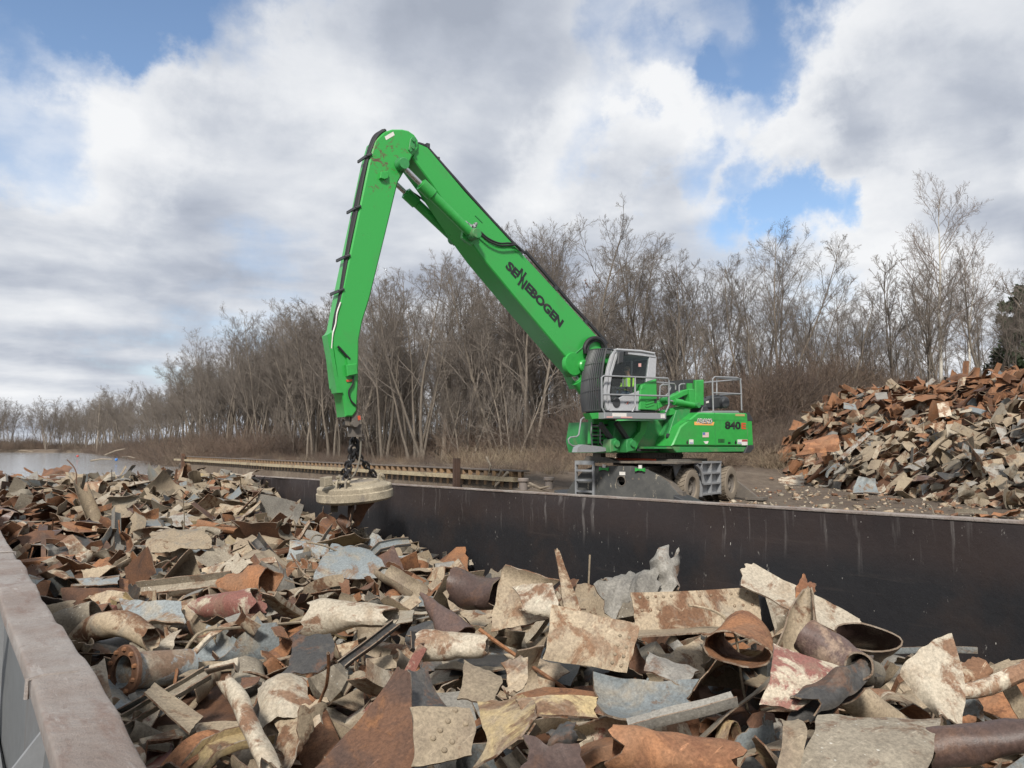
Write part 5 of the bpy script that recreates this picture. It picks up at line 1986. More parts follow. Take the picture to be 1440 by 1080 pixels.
def scatter(name, mat, protos, spots):
    ms = []
    for i, (x, y, s) in enumerate(spots):
        V, Q = protos[i % len(protos)]
        a_ = rt.uniform(0, 6.3)
        c_, sn = math.cos(a_), math.sin(a_)
        Vr = np.stack([V[:, 0] * c_ - V[:, 1] * sn, V[:, 0] * sn + V[:, 1] * c_, V[:, 2]], -1) * s + np.array([x, y, float(terrain(x, y)) - .05])
        ms.append((Vr.astype(np.float32), Q))
    V, Q = cat_mesh(ms)
    mi = np.concatenate([np.full(len(m[1]), rt.integers(0, len(mat))) for m in ms])
    ob = bpy.data.objects.new(name, np_mesh(name, V, Q, mat, mi))
    COL.objects.link(ob)
    return tag(ob, kind="stuff")


bp = [clump(np.random.default_rng(500 + i), 50, 2.2, .7, .62, 5) for i in range(5)]
wp = [clump(np.random.default_rng(520 + i), 70, 1.25, .42, .42, 1) for i in range(4)]
spots, wspots = [], []
k = 0
while len(spots) < 1500 and k < 60000:
    k += 1
    u = rt.uniform(-40, 1480)
    r_ = ray(u, 600)
    h_ = np.array([r_[0], r_[1]]) / np.hypot(r_[0], r_[1])
    dist = rt.uniform(36, 85) if u > 640 else rt.uniform(42, 260) if rt.random() < .5 else rt.uniform(42, 120)
    x, y = h_ * dist
    if y < 26:
        e0 = 39.5 - 0.2 * y
    elif y < 40:
        e0 = 29
    elif y < 76:
        e0 = 25 if rt.random() < .12 else 36
    else:
        e0 = float(shore_x(y)) + 2
    if x < e0 or x > e0 + 30:
        continue
    spots.append((x, y, rt.uniform(.55, 1.3) * (rt.uniform(.35, .75) if y < 30 else rt.uniform(.7, 1.8))))
for i in range(650):
    u = rt.uniform(-30, 300)
    r_ = ray(u, 600)
    h_ = np.array([r_[0], r_[1]]) / np.hypot(r_[0], r_[1])
    if u > 62:
        y = rt.uniform(80, 340)
        dist = (float(shore_x(min(y, 340))) + 1.5 + 9 * rt.random()) / h_[0]
        if dist > 370:
            continue
    else:
        u = rt.uniform(-40, 150)
        r_ = ray(u, 600)
        h_ = np.array([r_[0], r_[1]]) / np.hypot(r_[0], r_[1])
        dist = rt.uniform(385, 440)
    x, y = h_ * dist
    if x < float(shore_x(y)) + 1:
        continue
    spots.append((x, y, rt.uniform(.9, 1.9) if u > 62 else rt.uniform(1.5, 3.2)))
for i in range(420):
    y = 24 + 52 * rt.random() ** 1.5
    x = 17.7 + 13 * rt.random() ** 1.3
    (spots if rt.random() < .55 else wspots).append((x, y, rt.uniform(.12, .42)))
k = 0
while len(wspots) < 560 and k < 60000:
    k += 1
    u = rt.uniform(640, 1250)
    r_ = ray(u, 600)
    h_ = np.array([r_[0], r_[1]]) / np.hypot(r_[0], r_[1])
    dist = rt.uniform(32, 60)
    x, y = h_ * dist
    e0 = 37.5 - 0.2 * y if y < 26 else 24
    if x < e0 or x > e0 + 12 or (x < 30 and rt.random() < .5):
        continue
    wspots.append((x, y, rt.uniform(.5, 1.15)))
scatter("undergrowth", [twig_mat("dead_brush", c_, c_) for c_ in ((.13, .088, .064), (.105, .078, .060), (.16, .118, .085), (.085, .062, .050))], bp, spots)
scatter("dry_weeds", [twig_mat("dry_weeds", c_, c_) for c_ in ((.22, .165, .11), (.17, .122, .085), (.27, .215, .145), (.14, .098, .07))], wp, wspots)
# ------------------------------------------------------------------ the crane
GREEN = paint("crane_green", (0.031, 0.298, 0.054), 0.36, (0.06, 0.14, 0.05), 0.35, 0.9, bmp=0.03)
GREEN2 = paint("crane_green_dusty", (0.030, 0.215, 0.058), 0.5, (0.20, 0.17, 0.12), 0.9, 1.4, bmp=0.05)
GREENM, nt, b = new_mat("crane_green_scuffed")
v = coords(nt, False)
n1, n2 = noise(nt, v, 0.8, 8, 0.7, 0.3), noise(nt, v, 5, 9, 0.75, 0.6)
hd = nd(nt, "VectorMath", operation="DISTANCE")
nt.links.new(v, hd.inputs[0])
KNUCKLE = on_y(534, 222, 17.72)
hd.inputs[1].default_value = tuple(KNUCKLE - np.array([18.8, 17.8, 0.0]))
near_k = nd(nt, "MapRange")
m_dark_scuff = math_n(nt, "ADD", n2, 0.0)
nt.links.new(hd.outputs["Value"], near_k.inputs[0])
near_k.inputs[1].default_value, near_k.inputs[2].default_value, near_k.inputs[3].default_value, near_k.inputs[4].default_value = 0.15, 1.5, 0.17, 0.0
c = mix(nt, ramp(nt, math_n(nt, "ADD", n2, near_k.outputs[0]), [(0.66, (0, 0, 0)), (0.72, (1, 1, 1))]), (0.031, 0.298, 0.054), (0.11, 0.06, 0.04))
c = mix(nt, ramp(nt, n1, [(0.52, (0, 0, 0)), (0.75, (0.5, 0.5, 0.5))]), c, (0.06, 0.19, 0.06))
nt.links.new(c, b.inputs["Base Color"])
scr_ = ramp(nt, noise(nt, stretch(nt, v, (1, 1, 14)), 2.2, 6, 0.7), [(0.66, (0, 0, 0)), (0.74, (0.4, 0.4, 0.4))])
c = mix(nt, scr_, c, (0.10, 0.16, 0.07))
nt.links.new(c, b.inputs["Base Color"])
nt.links.new(math_n(nt, "MULTIPLY_ADD", n1, 0.35, 0.14), b.inputs["Roughness"])
GREY = paint("silver_grey_paint", (0.40, 0.41, 0.42), 0.4, (0.25, 0.2, 0.15), 0.3, 2, bmp=0.02)
GALV = paint("galvanised_steel", (0.27, 0.28, 0.29), 0.5, (0.22, 0.19, 0.15), 0.6, 3, metal=0.25, bmp=0.05)
WHITE = paint("cab_white", (0.37, 0.38, 0.395), 0.42, (0.35, 0.3, 0.25), 0.25, 1.5, bmp=0.02)
DARK = paint("dark_grey_paint", (0.035, 0.037, 0.04), 0.5, (0.12, 0.10, 0.08), 0.3, 3)
BLACKM = paint("black_rubber", (0.012, 0.012, 0.013), 0.55, (0.06, 0.05, 0.045), 0.3, 4)
CHROME = paint("piston_rod", (0.55, 0.55, 0.56), 0.2, (0.3, 0.28, 0.25), 0.2, 2, metal=0.9)
MUDTYRE = paint("muddy_rubber", (0.20, 0.165, 0.125), 0.9, (0.075, 0.066, 0.056), 0.85, 2.6, bmp=0.3)
MUDSTEEL = paint("muddy_steel", (0.11, 0.095, 0.08), 0.8, (0.27, 0.22, 0.16), 0.8, 2.0, bmp=0.2)
PLATE, nt, b = new_mat("outrigger_plate_paint")
v = coords(nt, False)
n1, n2 = noise(nt, v, 1.6, 8, 0.7, 0.2), noise(nt, stretch(nt, v, (3.2, 3.2, 1.1)), 2.6, 8, 0.7, 0.2)
c = mix(nt, ramp(nt, n1, [(0.35, (0, 0, 0)), (0.7, (1, 1, 1))]), (0.045, 0.047, 0.047), (0.10, 0.098, 0.09))
c = mix(nt, ramp(nt, n2, [(0.60, (0, 0, 0)), (0.66, (1, 1, 1))]), c, (0.42, 0.37, 0.28))
nt.links.new(c, b.inputs["Base Color"])
b.inputs["Roughness"].default_value = 0.75
GLASS, nt, b = new_mat("cab_glass")
nt.nodes.remove(b)
tr, gl, mx = nd(nt, "BsdfTransparent"), nd(nt, "BsdfGlossy"), nd(nt, "MixShader")
tr.inputs[0].default_value = (0.84, 0.87, 0.86, 1)
gl.inputs["Roughness"].default_value = 0.02
mx.inputs[0].default_value = 0.035
nt.links.new(tr.outputs[0], mx.inputs[1])
nt.links.new(gl.outputs[0], mx.inputs[2])
nt.links.new(mx.outputs[0], [n for n in nt.nodes if n.type == "OUTPUT_MATERIAL"][0].inputs[0])
REDM = paint("red_paint", (0.50, 0.075, 0.03), 0.45)
ORANGE = paint("orange_decal", (0.72, 0.36, 0.10), 0.5)
INK = paint("black_decal", (0.010, 0.011, 0.013), 0.5, bmp=0)
STKW = paint("white_decal", (0.62, 0.60, 0.56), 0.5, bmp=0)
STKP = paint("pink_decal", (0.60, 0.33, 0.30), 0.5, bmp=0)
STKB = paint("blue_decal", (0.10, 0.14, 0.34), 0.5, bmp=0)

YB0, YB1 = 17.80, 18.62
YS0, YS1 = 17.70, 18.26
YC0, YC1 = 16.55, 17.62
YN, YF = 16.40, 19.90
CR = np.array([18.8, 17.8, 0.0])
crane = empty("material_handler", CR, "bright green wheeled crane with a long bent boom and white cab, working over the barge", "crane")


def yp(pts, y):
    return [on_y(u, v_, y) for u, v_ in pts]


def yprism(pts, y0, y1, mb=None, mi=0, bev=0.0):
    mb = mb or MB()
    return mb.prism(yp(pts, y0), (0, y1 - y0, 0), mi, bev)


def part(name, mb, mat, parent=None, smooth=30):
    return mb.build(name, mat, parent or crane, smooth)


def curve(pts, n=8):
    """Catmull-Rom through 3-D points"""
    p = [np.asarray(q, float) for q in pts]
    p = [2 * p[0] - p[1]] + p + [2 * p[-1] - p[-2]]
    out = []
    for i in range(1, len(p) - 2):
        for k in range(n):
            t = k / n
            a, b_, c_, d = p[i - 1:i + 3]
            out.append(0.5 * (2 * b_ + (c_ - a) * t + (2 * a - 5 * b_ + 4 * c_ - d) * t * t + (3 * b_ - a - 3 * c_ + d) * t ** 3))
    return out + [p[-2]]


# --- boom
boom = part("boom", yprism([(584, 199), (602, 207), (655, 270), (702, 321), (780, 406), (852, 486), (858, 505), (852, 545), (824, 545), (814, 522), (793, 499), (735, 431), (678, 362), (662, 340), (637, 303), (606, 257), (580, 222)], YB0, YB1, bev=0.03), GREENM)
mb = MB()
a, b_ = on_y(852, 487, YB0), on_y(803, 508, YB0)
mb.tube([on_y(838, 472, YB0) + np.array([0, -.004, 0]), on_y(800, 505, YB0) + np.array([0, -.004, 0])], 0.02, 6)
mb.tube([on_y(668, 303, YB0), on_y(678, 313, YB0)], 0.02, 6)
part("seam", mb, GREEN2, boom)
# foot pin and bearings
mb = MB()
q = on_y(817, 516, 17.4)
mb.lathe([(0, -0.16), (0.15, -0.16), (0.19, -0.12), (0.19, 0.5), (0, 0.5)], on_y(818, 515, YB0), (0, 1, 0), 20)
part("foot_pin", mb, GREEN, boom)
mb = MB()
mb.lathe([(0, -0.05), (0.34, -0.05), (0.36, -0.01), (0.36, 0.1), (0, 0.1)], on_y(806, 512, YB0), (0, 1, 0), 24)
part("pin_boss", mb, GREEN, boom)
# lettering on the boom: baseline runs down along the boom
d0 = on_y(794, 459, YB0) - on_y(716, 378, YB0)
ax = d0 / np.linalg.norm(d0)
ay = np.cross(ax, np.array([0, -1.0, 0]))
ay = ay if ay[2] > 0 else -ay
if np.cross(ax, ay)[1] > 0:
    ay = ay
face = np.array([0, YB0, 0])


def boom_word(word, u0, v0, u1, v1, h_px, name, bold=0.055):
    """lettering from baseline start to baseline end in photo pixels"""
    p0, p1 = on_y(u0, v0, YB0), on_y(u1, v1, YB0)
    dd = p1 - p0
    L = np.linalg.norm(dd)
    x = dd / L
    y = np.array([-x[2], 0, x[0]])
    y = y if y[2] > 0 else -y
    sz = h_px * 21.5 / FPX / 0.70
    o = text_mesh(word, p0, x, y, sz, INK, name, boom, bold, 1.0, lift=0.006)
    xs = [(np.array(v_.co) + np.array(boom["_o"]) - p0) @ x for v_ in o.data.vertices]
    k = L / max(xs)
    for v_ in o.data.vertices:
        g_ = np.array(v_.co) + np.array(boom["_o"]) - p0
        v_.co = p0 + x * (g_ @ x) * k + y * (g_ @ y) + np.array([0, -0.006, 0]) - np.array(boom["_o"])
    return o


boom_word("SE", 710.5, 375.5, 725.5, 391.5, 12.5, "lettering")
boom_word("EBOGEN", 737.3, 405.2, 787.5, 460.5, 12.5, "lettering")


def boom_strokes(polys, name):
    mb = MB()
    for p in polys:
        mb.prism([q + np.array([0, -0.008, 0]) for q in yp(p, YB0)], (0, 0.005, 0))
    part(name, mb, INK, boom, 0)


# the two interlocked tall letters N in the middle of the word
def big_n(al, pe, lift):
    """one tall letter N of the interlocked pair, centred AL along and PE across from the S"""
    y2 = np.array([-ax[2], 0, ax[0]])
    y2 = y2 if y2[2] > 0 else -y2
    W_, H_, t_ = 0.235, 0.33, 0.068
    o = on_y(716.7, 373.3, YB0) + ax * (al - W_ / 2) + y2 * (pe - H_ / 2)
    mb = MB()
    for k_, p in enumerate(([(0, 0), (t_, 0), (t_, H_), (0, H_)], [(W_ - t_, 0), (W_, 0), (W_, H_), (W_ - t_, H_)], [(t_, H_), (t_, H_ - .09), (W_ - t_, 0), (W_ - t_, .09)])):
        mb.prism([o + ax * a_ + y2 * c_ + np.array([0, -lift, 0]) for a_, c_ in p], (0, .003, 0))
    part("lettering", mb, INK, boom, 0)


big_n(.47, .075, .009)
big_n(.635, -.095, .014)

# --- stick
stick_px = [(566, 181.5), (575, 183.5), (583, 189), (588.5, 197), (588.5, 209), (581, 218), (574, 232), (560, 256), (540, 339), (520, 420), (510, 452), (505, 478), (504, 540), (502, 578), (496, 586), (486, 586), (482, 555), (475, 545), (470, 500), (466, 470), (471, 462), (479, 420), (500, 320), (520, 224), (528, 197), (541, 185), (552, 181.5)]
stick = part("stick", yprism(stick_px, YS0, YS1, bev=0.035), GREENM)
mb = yprism([(460, 471), (466, 467), (470, 500), (475, 530), (482, 552), (474, 552.5), (470, 530), (467, 510)], YS0 - 0.03, YS0 + 0.3)
part("wear_guard", mb, GREEN, stick)
mb = MB()
mb.lathe([(0, -0.22), (0.12, -0.22), (0.15, -0.19), (0.15, -0.05), (0.2, -0.04), (0.2, 0.05), (0, 0.05)], on_y(564, 232, YS0), (0, 1, 0), 22)
part("pin", mb, GREEN2, stick)
mb = yprism([(536, 241), (546, 241), (546.5, 250), (541, 252), (535, 250)], YS0 - 0.10, YS0 + 0.01, bev=0.01)
part("lug", mb, GREEN, stick)
mb = yprism([(577, 196), (580, 192), (585, 193), (583, 210), (578, 214), (575, 210)], YS0 - 0.05, YS0 + 0.01, bev=0.01)
for uu, vv in ((580, 198), (579, 208)):
    mb.lathe([(0, -0.09), (0.05, -0.09), (0.05, 0), (0, 0)], on_y(uu, vv, YS0), (0, 1, 0), 14)
part("keeper_plate", mb, GREEN2, stick)
mb = yprism([(541, 192), (553, 185), (555, 190), (543, 197)], YS0 - 0.006, YS0 - 0.001)
part("label_plate", mb, STKW, stick)
mb = yprism([(487, 513), (502, 511), (503.5, 526), (489, 529)], YS0 - 0.14, YS0 + 0.01, bev=0.015)
mb.prism(yp([(488, 502), (497, 508), (498, 513), (489, 513)], YS0 - 0.08), (0, 0.09, 0))
part("valve_box", mb, GREEN, stick)
mb = yprism([(487, 534), (495, 533), (495, 536), (488, 537)], YS0 - 0.03, YS0 + 0.01)
part("reflector", mb, REDM, stick)
mb = MB()
mb.tube(curve([on_y(u, v_, YS0 - 0.07) for u, v_ in ((475, 487), (480, 492), (487, 500), (492, 505))]), 0.03, 7)
mb.tube(curve([on_y(u, v_, YS0 - 0.05) for u, v_ in ((497, 529), (496, 540), (490.5, 550), (493, 562), (501, 571))]), 0.022, 6)
part("hose", mb, BLACKM, stick)
# head of the stick: fork and hook pivot
mb = yprism([(487, 582), (491, 581), (492, 599), (488, 598)], YS0 + 0.12, YS0 + 0.22)
mb2 = yprism([(494, 578), (502, 576), (507, 594), (503, 602), (496, 600)], YS0 + 0.06, YS0 + 0.2, mb, bev=0.01)
yprism([(494, 578), (502, 576), (507, 594), (503, 602), (496, 600)], YS0 + 0.42, YS0 + 0.54, mb, bev=0.01)
mb.tube([on_y(500, 596, YS0 - 0.02), on_y(500, 596, YS0 - 0.02) + np.array([0, 0.64, 0])], 0.08, 12)
mb.box((-0.12, -0.16, -0.22), (0.12, 0.16, 0.1), 0, np.eye(3), on_y(499, 602, 18.0))
part("hook_fork", mb, MUDSTEEL, stick)
mb = yprism([(503, 585), (506.5, 584), (507.5, 590), (504, 591)], YS0 + 0.04, YS0 + 0.055)
part("marker", mb, REDM, stick)

# --- stick cylinders between boom and stick
def cylinder(name, p0, p1, y, r0, r1, frac):
    """body from P0 to FRAC, bright rod on to P1 (photo points in plane Y)"""
    a, c_ = on_y(*p0, y), on_y(*p1, y)
    m_ = a + (c_ - a) * frac
    d_ = (c_ - a) / np.linalg.norm(c_ - a)
    mb = MB()
    mb.tube([a, a + d_ * 0.1, a + d_ * 0.11, m_ - d_ * 0.42, m_ - d_ * 0.4, m_], [r0 * .8, r0 * .8, r0, r0, r0 * 1.28, r0 * 1.28], 18)
    mb.tube([m_, m_ + d_ * .03], r0 * 0.8, 14)
    o = part(name, mb, GREEN)
    mb = MB()
    mb.tube([m_, c_], r1, 14)
    part("rod", mb, CHROME, o)
    for e in (a, c_):
        mb = MB()
        mb.tube([e - np.array([0, .15, 0]), e + np.array([0, .15, 0])], r0 * 1.05, 14)
        part("eye", mb, GREEN2, o)
    return o


cy1 = cylinder("stick_cylinder", (664, 330), (565, 232), YB0 - 0.22, 0.135, 0.07, 0.735)
cy2 = cylinder("stick_cylinder", (639, 336), (548, 250), YB1 + 0.22, 0.135, 0.07, 0.76)
mb = MB()
mb.prism(yp([(652, 318), (668, 322), (674, 334), (664, 345), (650, 334)], YB0 - 0.10), (0, 0.11, 0), 0, 0.01)
part("cylinder_bracket", mb, GREEN, boom)
mb = MB()
mb.prism(yp([(628, 326), (648, 328), (655, 338), (640, 345)], YB1), (0, 0.1, 0), 0, 0.01)
part("cylinder_bracket", mb, GREEN2, boom)
mb = MB()
mb.lathe([(0, -0.2), (0.13, -0.2), (0.15, -0.17), (0.15, 0.4), (0, 0.4)], on_y(666, 330, YB0 - 0.24), (0, 1, 0), 20)
part("cylinder_pin", mb, GREEN2, boom)
# boom lift cylinders, mostly behind the cab
for y in (YB0 + 0.12, YB1 - 0.12):
    cylinder("boom_cylinder", (866, 610), (803, 522), y, 0.17, 0.09, 0.86)

# --- hoses along stick and boom
def hose(pts, y, r, name="hose", parent=None, off=0.0, mat=None):
    mb = MB()
    mb.tube(curve([on_y(u, v_, y) + np.array([0, off, 0]) for u, v_ in pts], 6), r, 7)
    return part(name, mb, mat or BLACKM, parent)


edge = [(541, 184), (529, 193), (521, 210), (514.5, 232), (507, 265), (500, 300), (491, 345), (484, 385), (478, 420), (473, 445), (470, 465)]
for i, (du, y) in enumerate(((0.6, YS0 + 0.06), (-1.6, YS0 + 0.14), (0.8, YS0 + 0.24), (-2.4, YS0 + 0.34), (-1.0, YS0 + 0.45))):
    hose([(u + du + 0.5 * math.sin(k * 1.7 + i), v_ - (1 if k < 2 else 0)) for k, (u, v_) in enumerate(edge)], y, 0.036 if i else 0.045, parent=stick)
for (u, v_) in ((520, 218), (504.5, 291), (489.5, 360), (481, 408)):
    q0, q1 = on_y(u - 4.5, v_ + 1.2, YS0), on_y(u + 3, v_ - 1.5, YS0 - .02)
    mb = MB()
    mb.box((-0.02, 0, -0.035), (0.02, 0.52, 0.035), 0, np.eye(3), q0)
    mb.tube([q0, q1], 0.03, 6)
    part("hose_clamp", mb, DARK, stick)
hose([(479, 425), (474, 440), (472, 455), (468, 470), (466, 490)], YS0 - 0.02, 0.018, parent=stick, mat=STKW)
top_edge = [(587, 202), (598, 206.5), (610, 219), (624, 235), (640, 253), (655, 270), (672, 289), (690, 309), (706, 326), (722, 343), (738, 357)]
for i, y in enumerate((YB0 + 0.04, YB0 + 0.10, YB0 + 0.16)):
    hose([(u + .3 + i * .5, v_ - .3 - i * .4) for u, v_ in top_edge], y, 0.03, parent=boom)
for i, y in enumerate((YB0 + 0.06, YB0 + 0.13, YB0 + 0.2)):
    hose([(u + i * .7, v_ - i * .7) for u, v_ in ((738, 354), (752, 370), (768, 388), (786, 409), (804, 430), (822, 449), (840, 469), (853, 484))], y, 0.032, parent=boom)
for dv in (0, 3):
    hose([(601, 269 + dv), (616, 281 + dv), (632, 297 + dv), (648, 310 + dv), (660, 316 + dv), (672, 323 + dv), (686, 335 + dv), (702, 342 + dv), (716, 342 + dv), (726, 345), (734, 353)], YB0 - 0.07 - 0.02 * dv, 0.028, parent=boom)
hose([(579, 270), (590, 277), (602, 287), (614, 297), (622, 303)], YB1 + 0.1, 0.025, parent=boom)
hose([(823, 497), (822, 488), (827, 479), (836, 475), (845, 478), (851, 487), (852, 495)], YB0 - 0.12, 0.06, parent=boom)
hose([(827, 500), (826, 489), (830, 482), (838, 478.5), (845, 482), (849, 492)], YB0 - 0.06, 0.05, parent=boom)
for (u, v_) in ((603, 203), (617, 222), (689, 306), (735, 352), (783, 404), (825, 452)):
    mb = MB()
    mb.box((-0.05, 0.02, -0.06), (0.05, 0.6, 0.06), 0, np.eye(3), on_y(u, v_ + 1, YB0))
    part("hose_clamp", mb, DARK, boom)
mb = MB()
for k in range(12):
    q = on_y(662 + random.uniform(-6, 6), 316 + random.uniform(-3, 6), YB0 - 0.13)
    mb.tube([q, q + np.array([random.uniform(-.12, .12), random.uniform(-.08, .02), random.uniform(-.1, .1)])], 0.035, 7)
part("hose_fittings", mb, GALV, boom)

# --- upper carriage
mb = yprism([(945, 627), (957, 600), (982, 580), (1051, 581), (1058, 590), (1060, 627), (1051, 627.5)], YN, YF, bev=0.04)
body = part("engine_housing", mb, GREEN)
mb = yprism([(944, 628), (1050, 628.5), (1046, 635.5), (951, 636.5)], YN + 0.03, YF - 0.03, bev=0.02)
part("lower_skirt", mb, GREEN2, body)
mb = yprism([(1050.5, 580.2), (1054, 580.8), (1058.6, 588.5), (1058.6, 592), (1051.3, 592)], YN - 0.012, YF + 0.01, bev=0.008)
yprism([(1051.5, 626.5), (1060.6, 626), (1060.3, 630.5), (1055.5, 636.5), (1047, 637)], YN - 0.012, YF + 0.01, mb, bev=0.008)
part("corner_bumper", mb, DARK, body)
mb = MB()
mb.box((-0.008, -0.004, 0), (0.008, 0.01, on_y(1005, 580.5, YN)[2] - on_y(1005, 627, YN)[2]), 0, np.eye(3), on_y(1006, 627, YN))
yprism([(957, 590.2), (1051, 590.6), (1051, 591.2), (956, 590.8)], YN - 0.004, YN + 0.01, mb)
yprism([(1050.8, 592), (1051.4, 592), (1052, 627), (1051.4, 627)], YN - 0.004, YN + 0.01, mb)
part("panel_seam", mb, GREEN2, body)
XAX, ZAX = np.array([1.0, 0, 0]), np.array([0, 0, 1.0])


def decal(poly, mat, name="sticker", y=YN, parent=None, lift=0.006):
    mb = MB()
    mb.prism([q - np.array([0, lift, 0]) for q in yp(poly, y)], (0, 0.003, 0))
    return part(name, mb, mat, parent or body, 0)


def word(txt, u, v_, h_px, mat, name="lettering", y=YN, parent=None, bold=0.03, sx_=1.0, lift=0.008, w_px=None):
    p0 = on_y(u, v_, y)
    z = proj(p0)[2]
    sz = h_px * z / FPX / 0.70
    o = text_mesh(txt, p0, XAX, ZAX, sz, mat, name, parent or body, bold, sx_, lift=lift)
    if w_px:
        L = on_y(u + w_px, v_, y)[0] - p0[0]
        oo = np.array((parent or body)["_o"])
        xs = [v2.co.x + oo[0] - p0[0] for v2 in o.data.vertices]
        k = L / max(xs)
        for v2 in o.data.vertices:
            v2.co.x = p0[0] + (v2.co.x + oo[0] - p0[0]) * k - oo[0]
    return o


word("840", 1019.5, 602.8, 10, INK, bold=0.045, w_px=22)
word("E", 1042, 602.8, 8, REDM, bold=0.045, w_px=7)
decal([(976.2, 593), (1004.4, 593.5), (1003, 598.2), (976.5, 597.7)], ORANGE)
word("ADAMO", 980, 594.2, 5.4, STKW, bold=0.10, w_px=22, lift=0.009)
word("ADAMO", 980, 594.2, 5.4, INK, bold=0.0, w_px=22, lift=0.013)
decal([(987, 595.2), (1000, 595.5), (1000, 596.2), (987, 595.9)], INK, lift=0.010)
fl = decal([(987.8, 608), (996.5, 608), (996.5, 615), (987.8, 615)], STKW, "flag_sticker")
for k in range(4):
    decal([(988, 608.2 + 1.9 * k), (996.3, 608.2 + 1.9 * k), (996.3, 609.1 + 1.9 * k), (988, 609.1 + 1.9 * k)], STKP, "stripe", parent=fl, lift=0.008)
decal([(987.9, 608.1), (991.4, 608.1), (991.4, 611.6), (987.9, 611.6)], STKB, "canton", parent=fl, lift=0.010)
for u in (969, 1037):
    decal([(u, 618), (u + 6, 618), (u + 6, 624.5), (u, 624.5)], STKW)
    decal([(u + 0.6, 622.3), (u + 5.4, 622.3), (u + 5.4, 623.6), (u + 0.6, 623.6)], STKB, lift=0.009)
    decal([(u - 4, 622), (u - 2.6, 618.6), (u - 1.2, 622), (u - 1.6, 624.6), (u - 3.6, 624.6)], INK)
decal([(1043, 618), (1051, 618), (1051, 626), (1043, 626)], STKW)
decal([(1043.2, 618.2), (1050.8, 618.2), (1050.8, 621), (1043.2, 621)], paint("red_decal", (0.34, 0.05, 0.05), 0.5, bmp=0), lift=0.009)
decal([(989, 620.6), (996.4, 620.2), (995, 624), (992, 624.5)], STKW)
decal([(1034, 582), (1047, 582.4), (1047, 585.4), (1034, 585)], paint("tan_decal", (0.42, 0.30, 0.12), 0.5, bmp=0))
mb = MB()
for k in range(5):
    yprism([(1010.4 + 1.8 * k, 617.2), (1011.5 + 1.8 * k, 617), (1011.5 + 1.8 * k, 622.6), (1010.4 + 1.8 * k, 622.8)], YN - 0.005, YN + 0.012, mb)
yprism([(1024, 621.4), (1027.4, 621.2), (1027.4, 624.3), (1024, 624.5)], YN - 0.005, YN + 0.012, mb)
part("vent_slots", mb, INK, body)
# deck grating, engine bits and rear guard rail on top
mb = yprism([(1003, 577.5), (1038, 577.5), (1040, 580.3), (1001, 580.3)], YN + 0.12, YF - 0.4)
part("roof_walkway", mb, GALV, body)
mb = yprism([(991, 563), (996, 558.5), (1014, 557), (1020, 560), (1020, 572), (1008, 575), (992, 574)], 17.2, 18.2, bev=0.05)
mb.lathe([(0, -0.12), (0.14, -0.12), (0.2, -0.08), (0.2, 0.2), (0, 0.2)], on_y(1018, 566, 17.15), (0, 1, 0), 20)
yprism([(988, 572), (994, 570), (998, 578), (986, 580)], 17.0, 17.5, mb, bev=0.02)
mb.tube([on_y(992, 560, 17.3), on_y(1008, 556.5, 17.3), on_y(1020, 559, 17.3)], 0.05, 8)
part("hydraulic_unit", mb, DARK, body)
decal([(992.5, 564.5), (996.5, 563.5), (996.8, 566.5), (992.8, 567.2)], STKW, y=17.18)
# tall upright cover beside the engine
mb = yprism([(961, 534), (978, 533), (978, 569), (961, 569)], 17.05, 17.75, bev=0.01)
part("tall_cover", mb, DARK)
mb = yprism([(978.4, 534.5), (990, 534), (990, 570), (978.4, 570)], 16.95, 17.75, bev=0.02)
part("tall_cover", mb, GREEN)
mb = yprism([(967, 539), (974, 539), (974, 556), (967, 556)], 17.0, 17.06)
part("cover_panel", mb, GREEN)


def rail(paths, y, r=0.026, name="guard_rail", mat=None, parent=None):
    mb = MB()
    for p in paths:
        mb.tube([on_y(u, v_, yy if yy else y) for u, v_, yy in [(t + (None,))[:3] for t in p]], r, 8)
    return part(name, mb, mat or GALV, parent)


rail([[(1003, 578), (1002, 546), (1002, 533), (1005, 530), (1036, 531), (1041, 533), (1042, 545), (1043, 577)], [(1003, 552.5), (1043, 554)]], 16.8)
rail([[(1008, 560, 19.3), (1008, 531.5, 19.3), (1042, 533, 16.8)], [(990, 538), (1042, 533.5)], [(1008, 556, 19.3), (1043, 554, 16.8)]], 17.6)

# --- tower between deck and slewing ring, cab arms
mb = yprism([(866, 592), (953, 590), (953, 636), (866, 637), (862, 620)], 17.15, 19.4, bev=0.03)
tower = part("turret", mb, GREEN2)
mb = yprism([(951, 577), (972, 572), (958, 628), (935, 628)], 16.75, 17.12, bev=0.01)
part("side_frame", mb, GREEN2, tower)
mb = MB()
for (u, v_) in ((939, 613), (955.5, 613)):
    mb.lathe([(0, -0.05), (0.075, -0.05), (0.085, 0.0), (0, 0.0)], on_y(u, v_, 16.745), (0, 1, 0), 14)
part("bolt_cap", mb, DARK, tower)
mb = yprism([(920, 628), (953, 628), (953, 631), (920, 631)], 16.45, 17.1)
part("ledge", mb, GREEN2, tower)
mb = yprism([(902, 592), (912, 592), (908, 608), (898, 624), (894, 634), (888, 634), (889, 618), (900, 606)], 16.98, 17.14, bev=0.01)
part("web_plate", mb, GREEN, tower)
